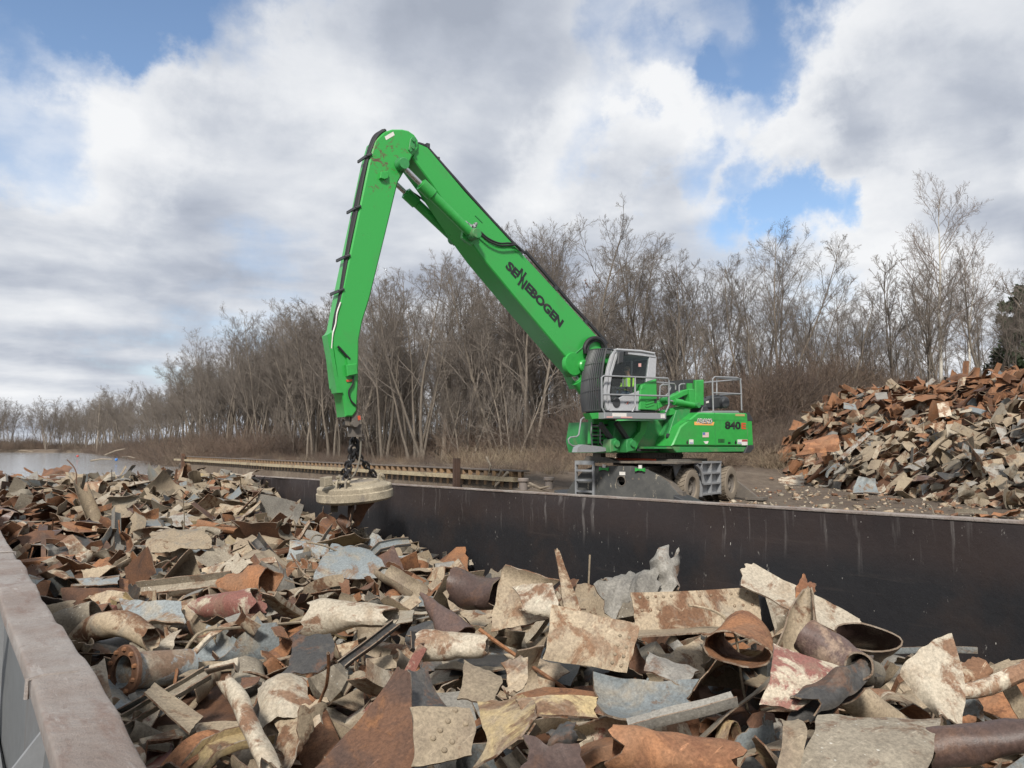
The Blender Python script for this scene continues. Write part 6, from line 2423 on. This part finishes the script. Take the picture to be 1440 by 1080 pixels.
for (u0, v0, u1, v1) in ((846, 596, 863, 620), (868, 594, 886, 620)):
    mb = MB()
    a, c_ = on_y(u0, v0, 16.85), on_y(u1, v1, 16.95)
    d_ = (c_ - a) / np.linalg.norm(c_ - a)
    n_ = np.array([d_[2], 0, -d_[0]])
    mb.prism([a - n_ * .07, a + n_ * .07, c_ + n_ * .07, c_ - n_ * .07], (0, 0.12, 0), 0, 0.01)
    part("cab_link", mb, DARK)
    mb = yprism([(u1 - 4, 618), (u1 + 3, 616), (u1 + 9, 622), (u1 + 6, 634), (u1 - 4, 636), (u1 - 5, 626)], 16.8, 17.14, bev=0.02)
    mb.lathe([(0, -0.06), (0.1, -0.06), (0.12, 0.02), (0, 0.02)], on_y(u1 + 3.5, 624, 16.8), (0, 1, 0), 16)
    part("link_bracket", mb, GREEN2)
# front cover with louvres, at the far front corner
mb = yprism([(834, 585), (866, 586), (866, 632), (841, 632), (833, 624)], 17.5, 17.75, bev=0.03)
cov_ = part("cooler_cover", mb, GREEN)
mb = MB()
for r_ in range(6):
    for c_ in range(4):
        u, v_ = 834 + c_ * 8.2, 596 + r_ * 5.4 + c_ * 0.2
        yprism([(u, v_), (u + 6.6, v_ + .2), (u + 6.6, v_ + 3.0), (u, v_ + 2.8)], 17.488, 17.52, mb)
part("louvres", mb, INK, cov_)

# --- slewing ring and under deck
mb = MB()
mb.lathe([(0, 1.42), (1.02, 1.42), (1.06, 1.46), (1.06, 1.62), (1.0, 1.66), (1.0, 1.76), (0, 1.76)], CR + np.array([-.2, .3, -0.02]), ZAX, 60)
for k in range(72):
    t = 2 * math.pi * k / 72
    mb.box((-0.02, -0.018, 1.47), (0.02, 0.018, 1.585), 0, np.array([(math.cos(t), math.sin(t), 0), (-math.sin(t), math.cos(t), 0), (0, 0, 1)]), CR + np.array([-.2, .3, -.02]) + np.array([math.cos(t), math.sin(t), 0]) * 1.07)
part("slewing_ring", mb, MUDSTEEL)
mb = MB()
mb.box((-1.5, -1.15, 1.66), (2.2, 1.5, 1.74), 0, np.eye(3), CR + np.array([-.3, .4, 0]))
part("deck_plate", mb, DARK)

# --- undercarriage, turned a little against the upper carriage
UF = np.array([-0.956, -0.292, 0.0])
UL = np.array([0.292, -0.956, 0.0])
UAX = np.array([UF, UL, ZAX])


def uc(x, y, z):
    return CR + UF * x + UL * y + ZAX * z


mb = MB()
mb.box((-2.3, -0.75, 0.72), (2.3, 0.75, 1.2), 0, UAX, CR)
mb.box((-1.1, -1.15, 1.2), (1.1, 1.15, 1.41), 0, UAX, CR)
for x in (1.2, -1.9):
    mb.tube([uc(x, -1.2, .6), uc(x, 1.2, .6)], 0.16, 12)
    mb.lathe([(0, -.3), (.25, -.3), (.34, -.1), (.34, .1), (.25, .3), (0, .3)], uc(x, 0, .6), UF, 18)
part("chassis", mb, MUDSTEEL)
mb = MB()
mb.tube([uc(1.35, 0.5, 1.36), uc(1.3, -0.9, 1.38)], 0.06, 10)
part("steering_cylinder", mb, REDM)
mb = MB()
mb.box((0.7, -1.7, 1.30), (2.5, 1.75, 1.36), 0, UAX, CR)
mb.box((2.0, -1.2, 1.36), (2.3, -0.9, 1.6), 0, UAX, CR)
mb.prism([uc(2.35, -1.5, 1.36), uc(2.35, -0.4, 1.36), uc(2.35, -0.6, 1.46), uc(2.35, -1.4, 1.5)], UF * -0.3)
part("front_deck", mb, MUDSTEEL)


def wheel(x, y, steer=0.0):
    o = uc(x, y, 0.575)
    axv = UL * (1 if y > 0 else -1)
    g_ = empty("wheel", o)
    g_.parent = crane
    g_.location = tuple(o - CR)
    R_ = 0.575
    mb = MB()
    prof = [(R_ * .56, -.17), (R_ * .72, -.185), (R_ * .9, -.17), (R_ * .955, -.14), (R_ * .955, .14), (R_ * .9, .17), (R_ * .72, .185), (R_ * .56, .17), (R_ * .53, .1), (R_ * .53, -.1)]
    mb.lathe(prof, o, axv, 44, closed=True)
    t1, t2 = UF, ZAX
    for k in range(26):
        for sgn in (-1, 1):
            t = 2 * math.pi * (k + (0.5 if sgn > 0 else 0)) / 26
            rad_v = t1 * math.cos(t) + t2 * math.sin(t)
            tan_v = -t1 * math.sin(t) + t2 * math.cos(t)
            skew = axv * 1.0 + tan_v * 0.45 * sgn
            mb.box((0, -.046, 0.005 if sgn > 0 else -.17), (0.03, .046, .17 if sgn > 0 else -.005), 0, np.array([rad_v, tan_v, skew / np.linalg.norm(skew)]), o + rad_v * R_ * .945)
    part("tyre", mb, MUDTYRE, g_)
    mb = MB()
    mb.lathe([(0, .02), (.12, .02), (.14, .08), (.2, .08), (.24, -.02), (.27, .02), (.305, .12), (.33, .14), (.33, -.14), (0, -.14)], o, axv, 30)
    for k in range(10):
        t = 2 * math.pi * k / 10
        mb.lathe([(0, .1), (.018, .1), (.018, .05)], o + (t1 * math.cos(t) + t2 * math.sin(t)) * .17, axv, 6)
    part("rim", mb, MUDSTEEL, g_)
    return g_


for x in (1.2, -1.9):
    for y in (0.95, 1.48, -0.95, -1.48):
        wheel(x, y)
# front outrigger plate: broad arched blade with a round hole
arc_ = [(2.05, 0.0), (2.05, .12), (1.8, .42), (1.45, .78), (1.1, 1.0), (0.7, 1.16), (0.3, 1.22), (-1.0, 1.20), (-1.35, 1.08), (-1.75, .72), (-2.05, .3), (-2.1, 0.0)]
hole = [(-.05 + .14 * math.cos(t), .76 + .14 * math.sin(t)) for t in np.linspace(0, 2 * math.pi, 20, endpoint=False)]
mb = MB()
xf = 2.55
fv, bv = [uc(xf, y, z) for y, z in arc_ + hole], [uc(xf - .09, y, z) for y, z in arc_ + hole]
tri = tessellate_polygon([[Vector((y, z, 0)) for y, z in arc_], [Vector((y, z, 0)) for y, z in hole]])
n_ = len(fv)
mb.add(fv + bv, [tuple(t) for t in tri] + [tuple(i + n_ for i in t[::-1]) for t in tri] + [(i, (i + 1) % len(arc_), (i + 1) % len(arc_) + n_, i + n_) for i in range(len(arc_))]
       + [(len(arc_) + i, len(arc_) + (i + 1) % 20, len(arc_) + (i + 1) % 20 + n_, len(arc_) + i + n_) for i in range(20)])
plate = part("outrigger_plate", mb, PLATE)
mb = MB()
mb.box((2.2, -1.9, .0), (2.44, 1.9, .5), 0, UAX, CR)
mb.prism([uc(2.44, y, z) for y, z in ((1.98, .1), (1.4, .72), (1.05, .95), (.7, 1.1), (.7, .6), (1.2, .3))], UF * -.6)
part("outrigger_beam", mb, MUDSTEEL)
mb = MB()
mb.lathe([(.14, 0), (.165, 0), (.165, .012), (.14, .012)], uc(xf - .0, -.05, .76), UF, 24)
for (y, z) in ((.55, .84), (-.75, .84), (.35, .84)):
    mb.lathe([(0, .004), (.035, .004), (.035, 0)], uc(xf, y, z), UF, 12)
part("hole_collar", mb, MUDSTEEL, plate)
for y in (-.62, .62):
    mb = MB()
    mb.prism([uc(xf + .01, y + a_, 1.12 + z_) for a_, z_ in ((-.16, .05), (-.06, .02), (.06, .02), (.16, .05), (.16, -.06), (.06, -.03), (-.06, -.03), (-.16, -.06))], UF * .06)
    w_ = part("wheel_chock", mb, GREEN, plate)
    mb = MB()
    mb.box((xf + .01, y - .05, 1.15), (xf + .05, y + .05, 1.25), 0, UAX, CR)
    part("tag_plate", mb, STKW, plate)
mb = MB()
mb.box((xf + .004, -.1, .94), (xf + .01, .1, 1.04), 0, UAX, CR)
part("sticker", mb, STKW, plate)
# feet with chevrons
for y in (2.05, -2.05):
    mb = MB()
    mb.prism([uc(2.0, y - .25, .42), uc(2.0, y + .35, .2), uc(2.0, y + .35, .02), uc(2.0, y - .25, .02)], UF * .85, 0, .02)
    f_ = part("outrigger_foot", mb, DARK)
    mb = MB()
    for k in range(2):
        mb.prism([uc(2.856, y - .2, .30 - .15 * k), uc(2.856, y + .3, .12 - .15 * k + .02), uc(2.856, y + .3, .07 - .15 * k + .02), uc(2.856, y - .2, .23 - .15 * k)], UF * .004)
    part("chevron", mb, STKW, f_)
for s_ in (1, -1):
    mb = MB()
    mb.prism([uc(-2.7, s_ * .3, .95), uc(-2.7, s_ * 1.2, .85), uc(-2.7, s_ * 1.9, .35), uc(-2.7, s_ * 2.3, .05), uc(-2.7, s_ * 1.3, .05), uc(-2.7, s_ * .3, .5)], UF * -.12, 0, .01)
    mb.box((-2.95, s_ * 2.2 - .3, .01), (-2.45, s_ * 2.2 + .3, .09), 0, UAX, CR)
    part("rear_outrigger", mb, MUDSTEEL)
# ladder on the plate
mb = MB()
xl = xf + .12
for y in (-1.55, -.92):
    mb.box((xl, y - .03, -.02), (xl + .08, y + .03, 1.30), 0, UAX, CR)
for z in (.12, .42, .76, 1.06, 1.27):
    mb.box((xl + .002, -1.52, z - .03), (xl + .10, -.95, z + .03), 0, UAX, CR)
mb.box((xl - .5, -1.58, 1.30), (xl + .08, -.89, 1.36), 0, UAX, CR)
part("ladder", mb, GALV)
# step frame over the near wheels
mb = MB()
ys0, ys1 = 1.46, 1.64
mb.box((-1.12, 0.9, 1.27), (0.62, ys1, 1.33), 0, UAX, CR)
for x in (0.40, -.33, -1.08):
    mb.prism([uc(x, ys0 - .1, 1.27), uc(x, ys1, 1.27), uc(x, ys1 - .02, .25), uc(x, ys0 + .05, .25)], UF * .06)
for z in (.28, .6, .93):
    mb.box((-1.05, ys0 + .02, z), (.45, ys1 - .01, z + .05), 0, UAX, CR)
mb.box((-1.02, ys0 + .0, .28), (.42, ys0 + .03, 1.27), 0, UAX, CR)
mb.prism([uc(.62, 0.9, 1.33), uc(.62, 1.6, 1.33), uc(1.75, 1.35, 1.28), uc(1.75, 0.9, 1.28)], -ZAX * .05)
mb.prism([uc(1.3, 1.34, 1.28), uc(1.78, 1.34, 1.28), uc(1.62, 1.34, .85), uc(1.5, 1.34, .85)], UL * -.06)
mb.tube([uc(1.2 - .72 * math.cos(t), 1.68, .575 + .70 * math.sin(t)) for t in np.linspace(.15, 1.3, 9)], 0.05, 6)
part("step_frame", mb, GALV)
mb = MB()
for x in (1.2, -1.9):
    mb.tube([uc(x + .72 * math.cos(t), 1.2, .6 + .72 * math.sin(t)) for t in np.linspace(.5, 2.6, 9)], 0.02, 6)
part("mudguard_stay", mb, MUDSTEEL)

# --- cab platform, steps and rails
mb = yprism([(850, 580), (937, 581), (937, 589.5), (850, 588.5)], 16.35, 16.95, bev=0.01)
plat = part("cab_platform", mb, GALV)
mb = yprism([(829, 581), (851, 580), (851, 588), (833, 589.5)], 16.6, 16.9, bev=0.01)
part("cab_floor_beam", mb, GREEN)
for (p_, m_) in (([(853, 585.5), (862, 585.6), (862, 587.3), (853, 587.2)], STKP), ([(873, 585.8), (889, 586), (889, 587.8), (873, 587.6)], STKP), ([(861, 580.8), (881, 581), (881, 586), (861, 585.6)], STKW), ([(929, 582.5), (935, 582.6), (935, 588), (929, 587.9)], STKW)):
    decal(p_, m_, y=16.35, parent=plat, lift=0.004)
rail([[(850, 580), (846.5, 573), (846, 531), (849, 528.5), (939, 532), (940.5, 535), (940.5, 570), (936, 580)], [(847, 554.5), (940, 557)], [(893, 529.5), (893, 571), (889, 579)], ], 16.38, 0.027, parent=plat)
rail([[(924, 537.5), (948, 539.5), (950, 543), (950, 548)], [(927, 577), (928, 543), (931, 541), (941, 541), (943, 545), (940, 553), (929, 562), (927, 566)], [(955, 552), (955, 542), (958, 540), (963, 540)]], 16.9, 0.024)
rail([[(829, 587), (820, 587.5), (817, 590), (814, 611), (811, 614), (802, 615), (799, 618), (800, 623), (805, 627), (815, 627)]], 17.5, 0.024)
rail([[(832, 594), (831, 612), (833, 627)], [(832, 599), (842, 599)], [(831, 612), (846, 612)], [(844, 594), (844, 622), (850, 630)]], 17.35, 0.02)
mb = yprism([(813, 629), (820, 625), (846, 628), (858, 631), (858, 634), (836, 636), (811, 636)], 17.0, 17.22)
part("step_plate", mb, GALV)

# --- cab
CN = YC0
mb = yprism([(862.5, 490.5), (921.5, 498), (923, 503), (865, 496)], CN - 0.02, YC1, bev=0.01)
cab = part("cab", mb, WHITE)
mb = yprism([(913.5, 500), (923.5, 502), (922, 533), (909, 537)], CN, YC1, bev=0.008)
part("rear_panel", mb, WHITE, cab)
mb = MB()
mb.tube([on_y(866, 491.5, CN - 0.03), on_y(900, 493.5, CN - 0.03), on_y(920, 497, CN - 0.03)], 0.035, 8)
part("gutter", mb, WHITE, cab)
for p_ in ([(863, 491), (866.5, 491), (858, 520), (853.5, 548), (853, 562), (858, 577), (854, 577.5), (849.5, 562), (850, 545), (855, 518)], [(867.5, 493), (870.5, 494), (861, 525), (857.5, 552), (861, 578), (857, 578), (854.8, 552), (858.5, 523)]):
    mb = yprism(p_, CN - 0.01, CN + 0.08, bev=0.005)
    part("door_frame", mb, WHITE, cab)
    mb = yprism([(u, v_) for u, v_ in p_], YC1 - 0.08, YC1)
    part("pillar", mb, DARK, cab)
# lower door panel with its swooping edge
mb = yprism([(858, 566), (868, 564), (871, 559.5), (878, 556), (888, 553.5), (900, 549), (901, 578), (860, 578)], CN, CN + 0.05, bev=0.006)
lower = part("door_panel", mb, WHITE, cab)
mb = MB()
mb.lathe([(0, -.035), (.13, -.035), (.15, -.02), (.15, 0.01), (0, 0.01)], on_y(866.5, 566, CN), (0, 1, 0), 20)
part("door_handle", mb, DARK, lower)
mb = MB()
yprism([(878, 566), (880.8, 566), (880.8, 567), (878, 567)], CN - .005, CN, mb)
yprism([(884.5, 566), (887, 566), (887, 567.2), (884.5, 567.2)], CN - .005, CN, mb)
yprism([(881, 564.6), (882, 564.6), (884.4, 568.6), (883.4, 568.6)], CN - .005, CN, mb)
part("emblem", mb, INK, lower, 0)
mb = yprism([(883.4, 564.6), (884.4, 564.6), (882, 568.6), (881, 568.6)], CN - .008, CN)
part("emblem", mb, REDM, lower, 0)
# green rear side cover
mb = yprism([(901.5, 541), (923.5, 533), (924.5, 577), (899.5, 576)], CN - 0.06, CN + 0.5, bev=0.02)
gc = part("side_cover", mb, GREEN, cab)
mb = yprism([(903, 542), (907.5, 540), (907, 545.5), (902, 547.5)], CN - 0.075, CN - 0.05, bev=0.006)
for k in range(3):
    yprism([(908, 563.5 + 4 * k), (919.5, 560 + 4 * k), (920.5, 561.6 + 4 * k), (909, 565.2 + 4 * k)], CN - 0.078, CN - 0.05, mb, bev=0.006)
part("air_vent", mb, GREEN, gc)
mb = yprism([(920.5, 561), (923.5, 560.5), (923.5, 566.5), (920.5, 567)], CN - 0.07, CN - 0.05)
part("latch", mb, DARK, gc)
# inside: floor, back, black shade sheet on the far side, seat, console
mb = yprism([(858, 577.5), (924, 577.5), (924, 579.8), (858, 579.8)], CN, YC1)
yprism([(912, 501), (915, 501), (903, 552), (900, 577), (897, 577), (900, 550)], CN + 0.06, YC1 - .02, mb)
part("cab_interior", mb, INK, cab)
mb = yprism([(863, 493), (921, 499), (921, 578), (856, 578), (852, 560), (853, 540), (857, 515)], YC1 - 0.06, YC1)  # black sheet added across the far window so the cab looks shaded inside
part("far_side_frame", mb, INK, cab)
mb = yprism([(893, 557), (897, 528), (901, 523), (904, 524), (903, 545), (899, 562)], 16.9, 17.35, bev=0.04)
yprism([(872, 561), (897, 560), (897, 567), (872, 567)], 16.88, 17.38, mb, bev=0.03)
part("seat", mb, DARK, cab)
mb = yprism([(861, 543.5), (891, 543.5), (891, 547), (861, 547.5)], 16.72, 16.80, bev=0.01)
yprism([(861, 545), (868, 545), (866, 573), (862, 573)], 16.75, 17.35, mb, bev=0.01)
for y in (16.82, 17.3):
    mb.tube([on_y(872, 562, y), on_y(871, 552, y)], 0.02, 6)
    mb.lathe([(0, 0), (.03, .01), (.03, .06), (0, .08)], on_y(871, 552.5, y), ZAX, 10)
part("console", mb, DARK, cab)
# glazing
mb = yprism([(869.5, 496), (913, 501), (908, 537), (900.5, 549), (888, 553), (878, 555.5), (870, 559), (867, 564), (859.5, 563), (858.5, 552), (862, 524)], CN + 0.015, CN + 0.025)
part("side_window", mb, GLASS, cab)
mb = MB()
fr_ = [on_y(865, 492, CN + .02), on_y(857, 520, CN + .02), on_y(852.5, 548, CN + .02), on_y(854, 577, CN + .02)]
nn = len(fr_)
mb.add(fr_ + [q + np.array([0, YC1 - CN - .04, 0]) for q in fr_], [(i, i + 1, nn + i + 1, nn + i) for i in range(nn - 1)])
part("windscreen", mb, GLASS, cab)
mb = yprism([(888, 507), (890, 507.2), (889, 552), (887, 553)], CN + 0.03, CN + 0.06)
part("window_bar", mb, DARK, cab)
decal([(897.8, 511), (901.6, 511), (901.6, 515.8), (897.8, 515.8)], STKP, y=CN + 0.012, parent=cab, lift=0.003)
mb = yprism([(870.5, 495), (878.5, 493), (876.5, 510), (869, 512)], CN - 0.24, CN - 0.16, bev=0.02)
mb.tube([on_y(876, 494, CN - .2), on_y(882, 496, CN)], 0.025, 8)
yprism([(878, 493.5), (884, 494.5), (883, 499.5), (878, 499)], CN - .12, CN - .01, mb, bev=0.01)
part("mirror", mb, DARK, cab)
# front guard of curved bars
g0 = lambda s: np.array([on_y(852 - 0 * s, 490, 16.5)])
near_b = [on_y(u, v_, 16.48) for u, v_ in ((852.5, 490.5), (848.5, 510), (846, 530), (844.8, 552), (846, 577))]
far_b = [on_y(u, v_, 17.68) for u, v_ in ((829, 493), (822, 515), (818.5, 537), (817.5, 558), (819.5, 579))]
nb, fb = curve(near_b, 5), curve(far_b, 5)
mb = MB()
NBAR = 13
for k in range(NBAR):
    s = k / (NBAR - 1)
    mb.tube([a_ * (1 - s) + c_ * s + np.array([-0.10 * math.sin(s * math.pi), 0, 0]) for a_, c_ in zip(nb, fb)], 0.03, 6)
guard = part("front_guard", mb, DARK, cab)
mb = MB()
for i in (0, 5, 10, 14, len(nb) - 1):
    mb.tube([nb[i] * (1 - s) + fb[i] * s + np.array([-0.10 * math.sin(s * math.pi), 0, 0]) for s in np.linspace(0, 1, 9)], 0.026, 6)
for e in (nb, fb):
    mb.tube(e, 0.036, 8)
mb.tube([nb[0], on_y(862, 492, CN)], 0.03, 6)
mb.tube([nb[-1], on_y(856, 578, CN)], 0.03, 6)
part("guard_frame", mb, DARK, guard)

# --- elevating arms behind the cab
mb = yprism([(925, 566), (943, 558), (962, 548.5), (975, 546.5), (978, 551), (962, 557), (944, 566), (926, 575)], 16.85, 17.1, bev=0.02)
yprism([(933, 577.5), (960, 571), (975, 567), (977, 573), (962, 579), (945, 584), (934, 585)], 16.8, 17.1, mb, bev=0.02)
yprism([(969, 548), (977, 547), (979, 572), (971, 574)], 16.8, 17.2, mb, bev=0.01)
part("cab_arm", mb, GREEN)
o_ = cylinder("arm_cylinder", (978, 570), (935, 562.5), 16.72, 0.085, 0.035, 0.72)

# ------------------------------------------------------------------ magnet on its chains
MG = on_y(498.5, 681, 18.2)
tiltv = np.array([-0.085, -0.02, 1.0])
tiltv /= np.linalg.norm(tiltv)
MAGM = scrap_mat("magnet_ochre", (0.32, 0.275, 0.20), (0.235, 0.20, 0.145), (0.15, 0.13, 0.11), 0.56, 0.62, 0.8, 2.2)
MAGP = scrap_mat("magnet_top_crust", (0.17, 0.15, 0.13), (0.26, 0.22, 0.17), (0.12, 0.10, 0.085), 0.5, 0.6, 0.9, 5)
CHAIN = paint("black_chain", (0.018, 0.017, 0.017), 0.45, (0.08, 0.05, 0.04), 0.4, 8, metal=0.4)
mag = empty("lifting_magnet", MG, "round dusty ochre lifting magnet hanging on black chains over the barge", "magnet")
mb = MB()
R_ = 0.93
mb.lathe([(0, .05), (.50, .05), (.52, .09), (.60, .09), (.64, .03), (.80, .01), (R_ - .02, -.02), (R_, -.05), (R_, -.15), (R_ + .025, -.17), (R_ + .025, -.34), (R_ - .03, -.39), (R_ - .22, -.43), (R_ - .28, -.40), (0, -.40)], MG, tiltv, 72)
disc = mb.build("disc", MAGM, mag)
mb = MB()
mb.lathe([(0, .072), (.3, .078), (.5, .07), (.51, .045)], MG, tiltv, 40)
mb.build("top_crust", MAGP, mag)
hook = on_y(498, 634, 18.2)
lugs = [on_y(480, 692, 17.62), on_y(531, 674, 18.35), on_y(483, 666, 18.95)]


def chain(a, c_, pitch, wire, wid, name="chain"):
    """interlocked oval links from A to C"""
    d_ = c_ - a
    L = np.linalg.norm(d_)
    d_ = d_ / L
    n = max(2, int(round(L / pitch)))
    s1 = np.cross(d_, (0.3, 1, 0.1))
    s1 /= np.linalg.norm(s1)
    s2 = np.cross(d_, s1)
    mb = MB()
    for i in range(n):
        o = a + d_ * L * (i + .5) / n
        s = s1 if i % 2 else s2
        hl = L / n * .5 + wire * .9
        ring = [o + d_ * (math.copysign(hl - wid, math.cos(t)) * (abs(math.cos(t)) > .2) + wid * math.cos(t)) + s * wid * math.sin(t) for t in np.linspace(0, 2 * math.pi, 14, endpoint=False)]
        mb.tube(ring, wire, 6, closed=True)
    return mb.build(name, CHAIN, mag)


for lg in lugs:
    chain(hook, lg, 0.155, 0.030, 0.062)
    r_ = lg - MG
    r_ = r_ - tiltv * (r_ @ tiltv)
    r_ /= np.linalg.norm(r_)
    sd = np.cross(tiltv, r_)
    base = MG + r_ * .76 + tiltv * .0
    for s in (-1, 1):
        mb = MB()
        mb.prism([base + sd * s * .09 + r_ * x_ + tiltv * z_ for x_, z_ in ((-.15, -.02), (.13, -.03), (.1, .13), (.03, .21), (-.05, .21), (-.12, .13))], sd * s * .05, 0, .008)
        mb.build("lug", MAGM, mag)
    mb = MB()
    mb.tube([base + tiltv * .14 - sd * .2, base + tiltv * .14 + sd * .2], .04, 10)
    mb.build("pin", MAGM, mag)
chain(on_y(498, 606, 18.2), hook + np.array([0, 0, .02]), 0.2, 0.045, 0.085)
mb = MB()
mb.tube([hook + np.array([.13 * math.cos(t), 0, .13 * math.sin(t) + .02]) for t in np.linspace(0, 2 * math.pi, 16, endpoint=False)], .045, 8, closed=True)
mb.build("ring", CHAIN, mag)
mb = MB()
q0 = MG + tiltv * .07
mb.tube(curve([on_y(u, v_, 17.95) for u, v_ in ((503, 600), (507, 615), (507, 632), (505, 648), (501, 662), (494, 672), (485, 679), (480, 684))], 6), .025, 7)
mb.build("power_cable", paint("cable_grey", (0.14, 0.125, 0.10), 0.7), mag)
mb = MB()
e = MG - np.array([.78, .35, 0]) + tiltv * .02
mb.prism([on_y(456, 672, 17.7), on_y(468, 670, 17.7), on_y(468, 683, 17.7), on_y(456, 685, 17.7)], (0, .3, 0), 0, .02)
mb.build("junction_box", MAGM, mag)

# scrap clinging under the magnet
r_ = np.random.default_rng(91)
for i, (u, v_, y, lab, c_) in enumerate(((492, 722, 17.9, "dark crumpled sheet hanging under the lifting magnet", BLACK), (505, 716, 18.5, "small brown bent plate sticking to the far underside of the lifting magnet", DARKR), (484, 738, 18.0, "bent rusty plate dangling lowest beneath the lifting magnet", DARKR), (470, 712, 18.3, "muddy curled sheet sticking to the near underside of the lifting magnet", MUD))):
    k, V, Q, M = random_piece(r_, 0.9, 0.75, kinds=[0, .4, .3, .3, 0, 0, 0, 0, 0, 0])
    V = V @ rot_mat(r_, r_.uniform(.5, 1.3)).T
    V = V + on_y(u, v_, y)
    piece = Piece(k, c_, V, Q, M)
    piece.label = lab
    piece_object(piece, "scrap held by the magnet")
# ------------------------------------------------------------------ the driver, seated in the cab
SKIN = paint("skin", (0.36, 0.20, 0.14), 0.55, (0.30, 0.16, 0.11), 0.2, 6, bmp=0)
HIVIS = paint("hivis_jacket", (0.45, 0.85, 0.07), 0.7, (0.22, 0.48, 0.05), 0.3, 5, bmp=0.1)
JEANS = paint("blue_jeans", (0.06, 0.10, 0.17), 0.85, (0.1, 0.12, 0.15), 0.4, 5, bmp=0.1)
REFL = paint("reflective_tape", (0.55, 0.56, 0.55), 0.35, bmp=0)
hip = on_y(884, 553.5, 17.0)
per = empty("person", hip, "driver in a bright yellow-green jacket and dark glasses sitting in the crane's cab", "person")
per["_o"] = [float(x) for x in hip]


def skin_mesh(name, mat, pts, edges, radii, parent, root=0):
    """one continuous surface grown round a skeleton; points relative to the hip, +x forward (towards the boom)"""
    me = bpy.data.meshes.new(name)
    me.from_pydata([(-p[0], -p[1], p[2]) for p in pts], edges, [])
    ob = bpy.data.objects.new(name, me)
    COL.objects.link(ob)
    md = ob.modifiers.new("skin", "SKIN")
    md.use_smooth_shade = True
    for i, sv_ in enumerate(me.skin_vertices[0].data):
        r = radii[i]
        sv_.radius = (r, r)
        sv_.use_root = i == root
    sb = ob.modifiers.new("sub", "SUBSURF")
    sb.levels = sb.render_levels = 2
    me.materials.append(mat)
    ob.parent = parent
    return ob


# body: pelvis, torso, neck, head; arms with hands on the levers; legs bent to the floor
pts = [(0, 0, 0), (.0, 0, .18), (.02, 0, .36), (.02, 0, .48), (.03, 0, .565), (.05, 0, .64), (.055, 0, .72), (.05, 0, .80)]
rads = [.13, .125, .135, .10, .055, .075, .088, .06]
edges = [(i, i + 1) for i in range(7)]


def limb(start, chain_, rs_):
    i0 = start
    for p, r in zip(chain_, rs_):
        pts.append(p)
        rads.append(r)
        edges.append((i0, len(pts) - 1))
        i0 = len(pts) - 1
    return i0


for s in (1, -1):
    w = limb(3, [(.0, s * .17, .46), (.06, s * .22, .20), (.30, s * .20, .14), (.36, s * .20, .14)], [.065, .048, .033, .034])
    for k, (dy, L) in enumerate(((-.03, .07), (-.01, .085), (.01, .08), (.03, .06))):
        limb(w, [(.40 + .2 * L, s * .20 + dy, .135), (.41 + .5 * L, s * .20 + dy * 1.05, .11), (.40 + .35 * L, s * .20 + dy * 1.05, .085)], [.011, .0095, .0085])
    limb(w, [(.37, s * (.20 - .045), .125), (.40, s * (.20 - .05), .105)], [.012, .010])
    limb(0, [(.08, s * .10, -.01), (.44, s * .14, .02), (.50, s * .14, -.38), (.60, s * .14, -.42)], [.095, .065, .045, .04])
body_ = skin_mesh("body", SKIN, pts, edges, rads, per)
# clothing
pts, rads, edges = [(0, 0, .02), (.0, 0, .19), (.02, 0, .36), (.02, 0, .47), (.03, 0, .525)], [.15, .148, .158, .12, .07], [(0, 1), (1, 2), (2, 3), (3, 4)]
for s in (1, -1):
    limb(3, [(.0, s * .175, .46), (.06, s * .225, .20), (.28, s * .20, .14)], [.085, .066, .05])
skin_mesh("jacket", HIVIS, pts, edges, rads, per)
pts, rads, edges = [(0, 0, .0), (0, 0, .05)], [.145, .14], [(0, 1)]
for s in (1, -1):
    limb(0, [(.08, s * .10, -.01), (.44, s * .14, .02), (.49, s * .14, -.34)], [.105, .078, .06])
skin_mesh("trousers", JEANS, pts, edges, rads, per)
hx = lambda x, y, z: hip + np.array([-x, -y, z])
mb = MB()
mb.prism([hx(.135, -.085, .735), hx(.135, .085, .735), hx(.14, .085, .70), hx(.14, -.085, .70)], (.02, 0, 0))
for s in (1, -1):
    mb.box((-.012, -.004, -.008), (.13, .004, .008), 0, np.eye(3), hx(.13, s * .088, .722))
mb.build("sunglasses", INK, per)
mb = MB()
mb.lathe([(0, .0), (.012, .0), (.018, -.03), (.0, -.045)], hx(.145, 0, .70), (0, 0, 1), 8)
for s in (1, -1):
    mb.lathe([(0, .012), (.02, .008), (.028, 0), (.02, -.008), (0, -.012)], hx(.05, s * .095, .71), (0, 1, .1), 10)
mb.build("nose_and_ears", SKIN, per)
mb = MB()
mb.lathe([(.094, -.01), (.094, .02), (.085, .055), (.06, .085), (.03, .1), (0, .104)], hx(.048, 0, .735), (0.15, 0, 1), 18)
mb.build("hair", paint("short_hair", (0.16, 0.11, 0.08), 0.8), per)
mb = MB()
for s in (1, -1):
    mb.box((-.012, -.03, -.15), (.012, .03, .15), 0, np.eye(3), hx(.155, s * .075, .30))
mb.build("reflective_band", REFL, per)
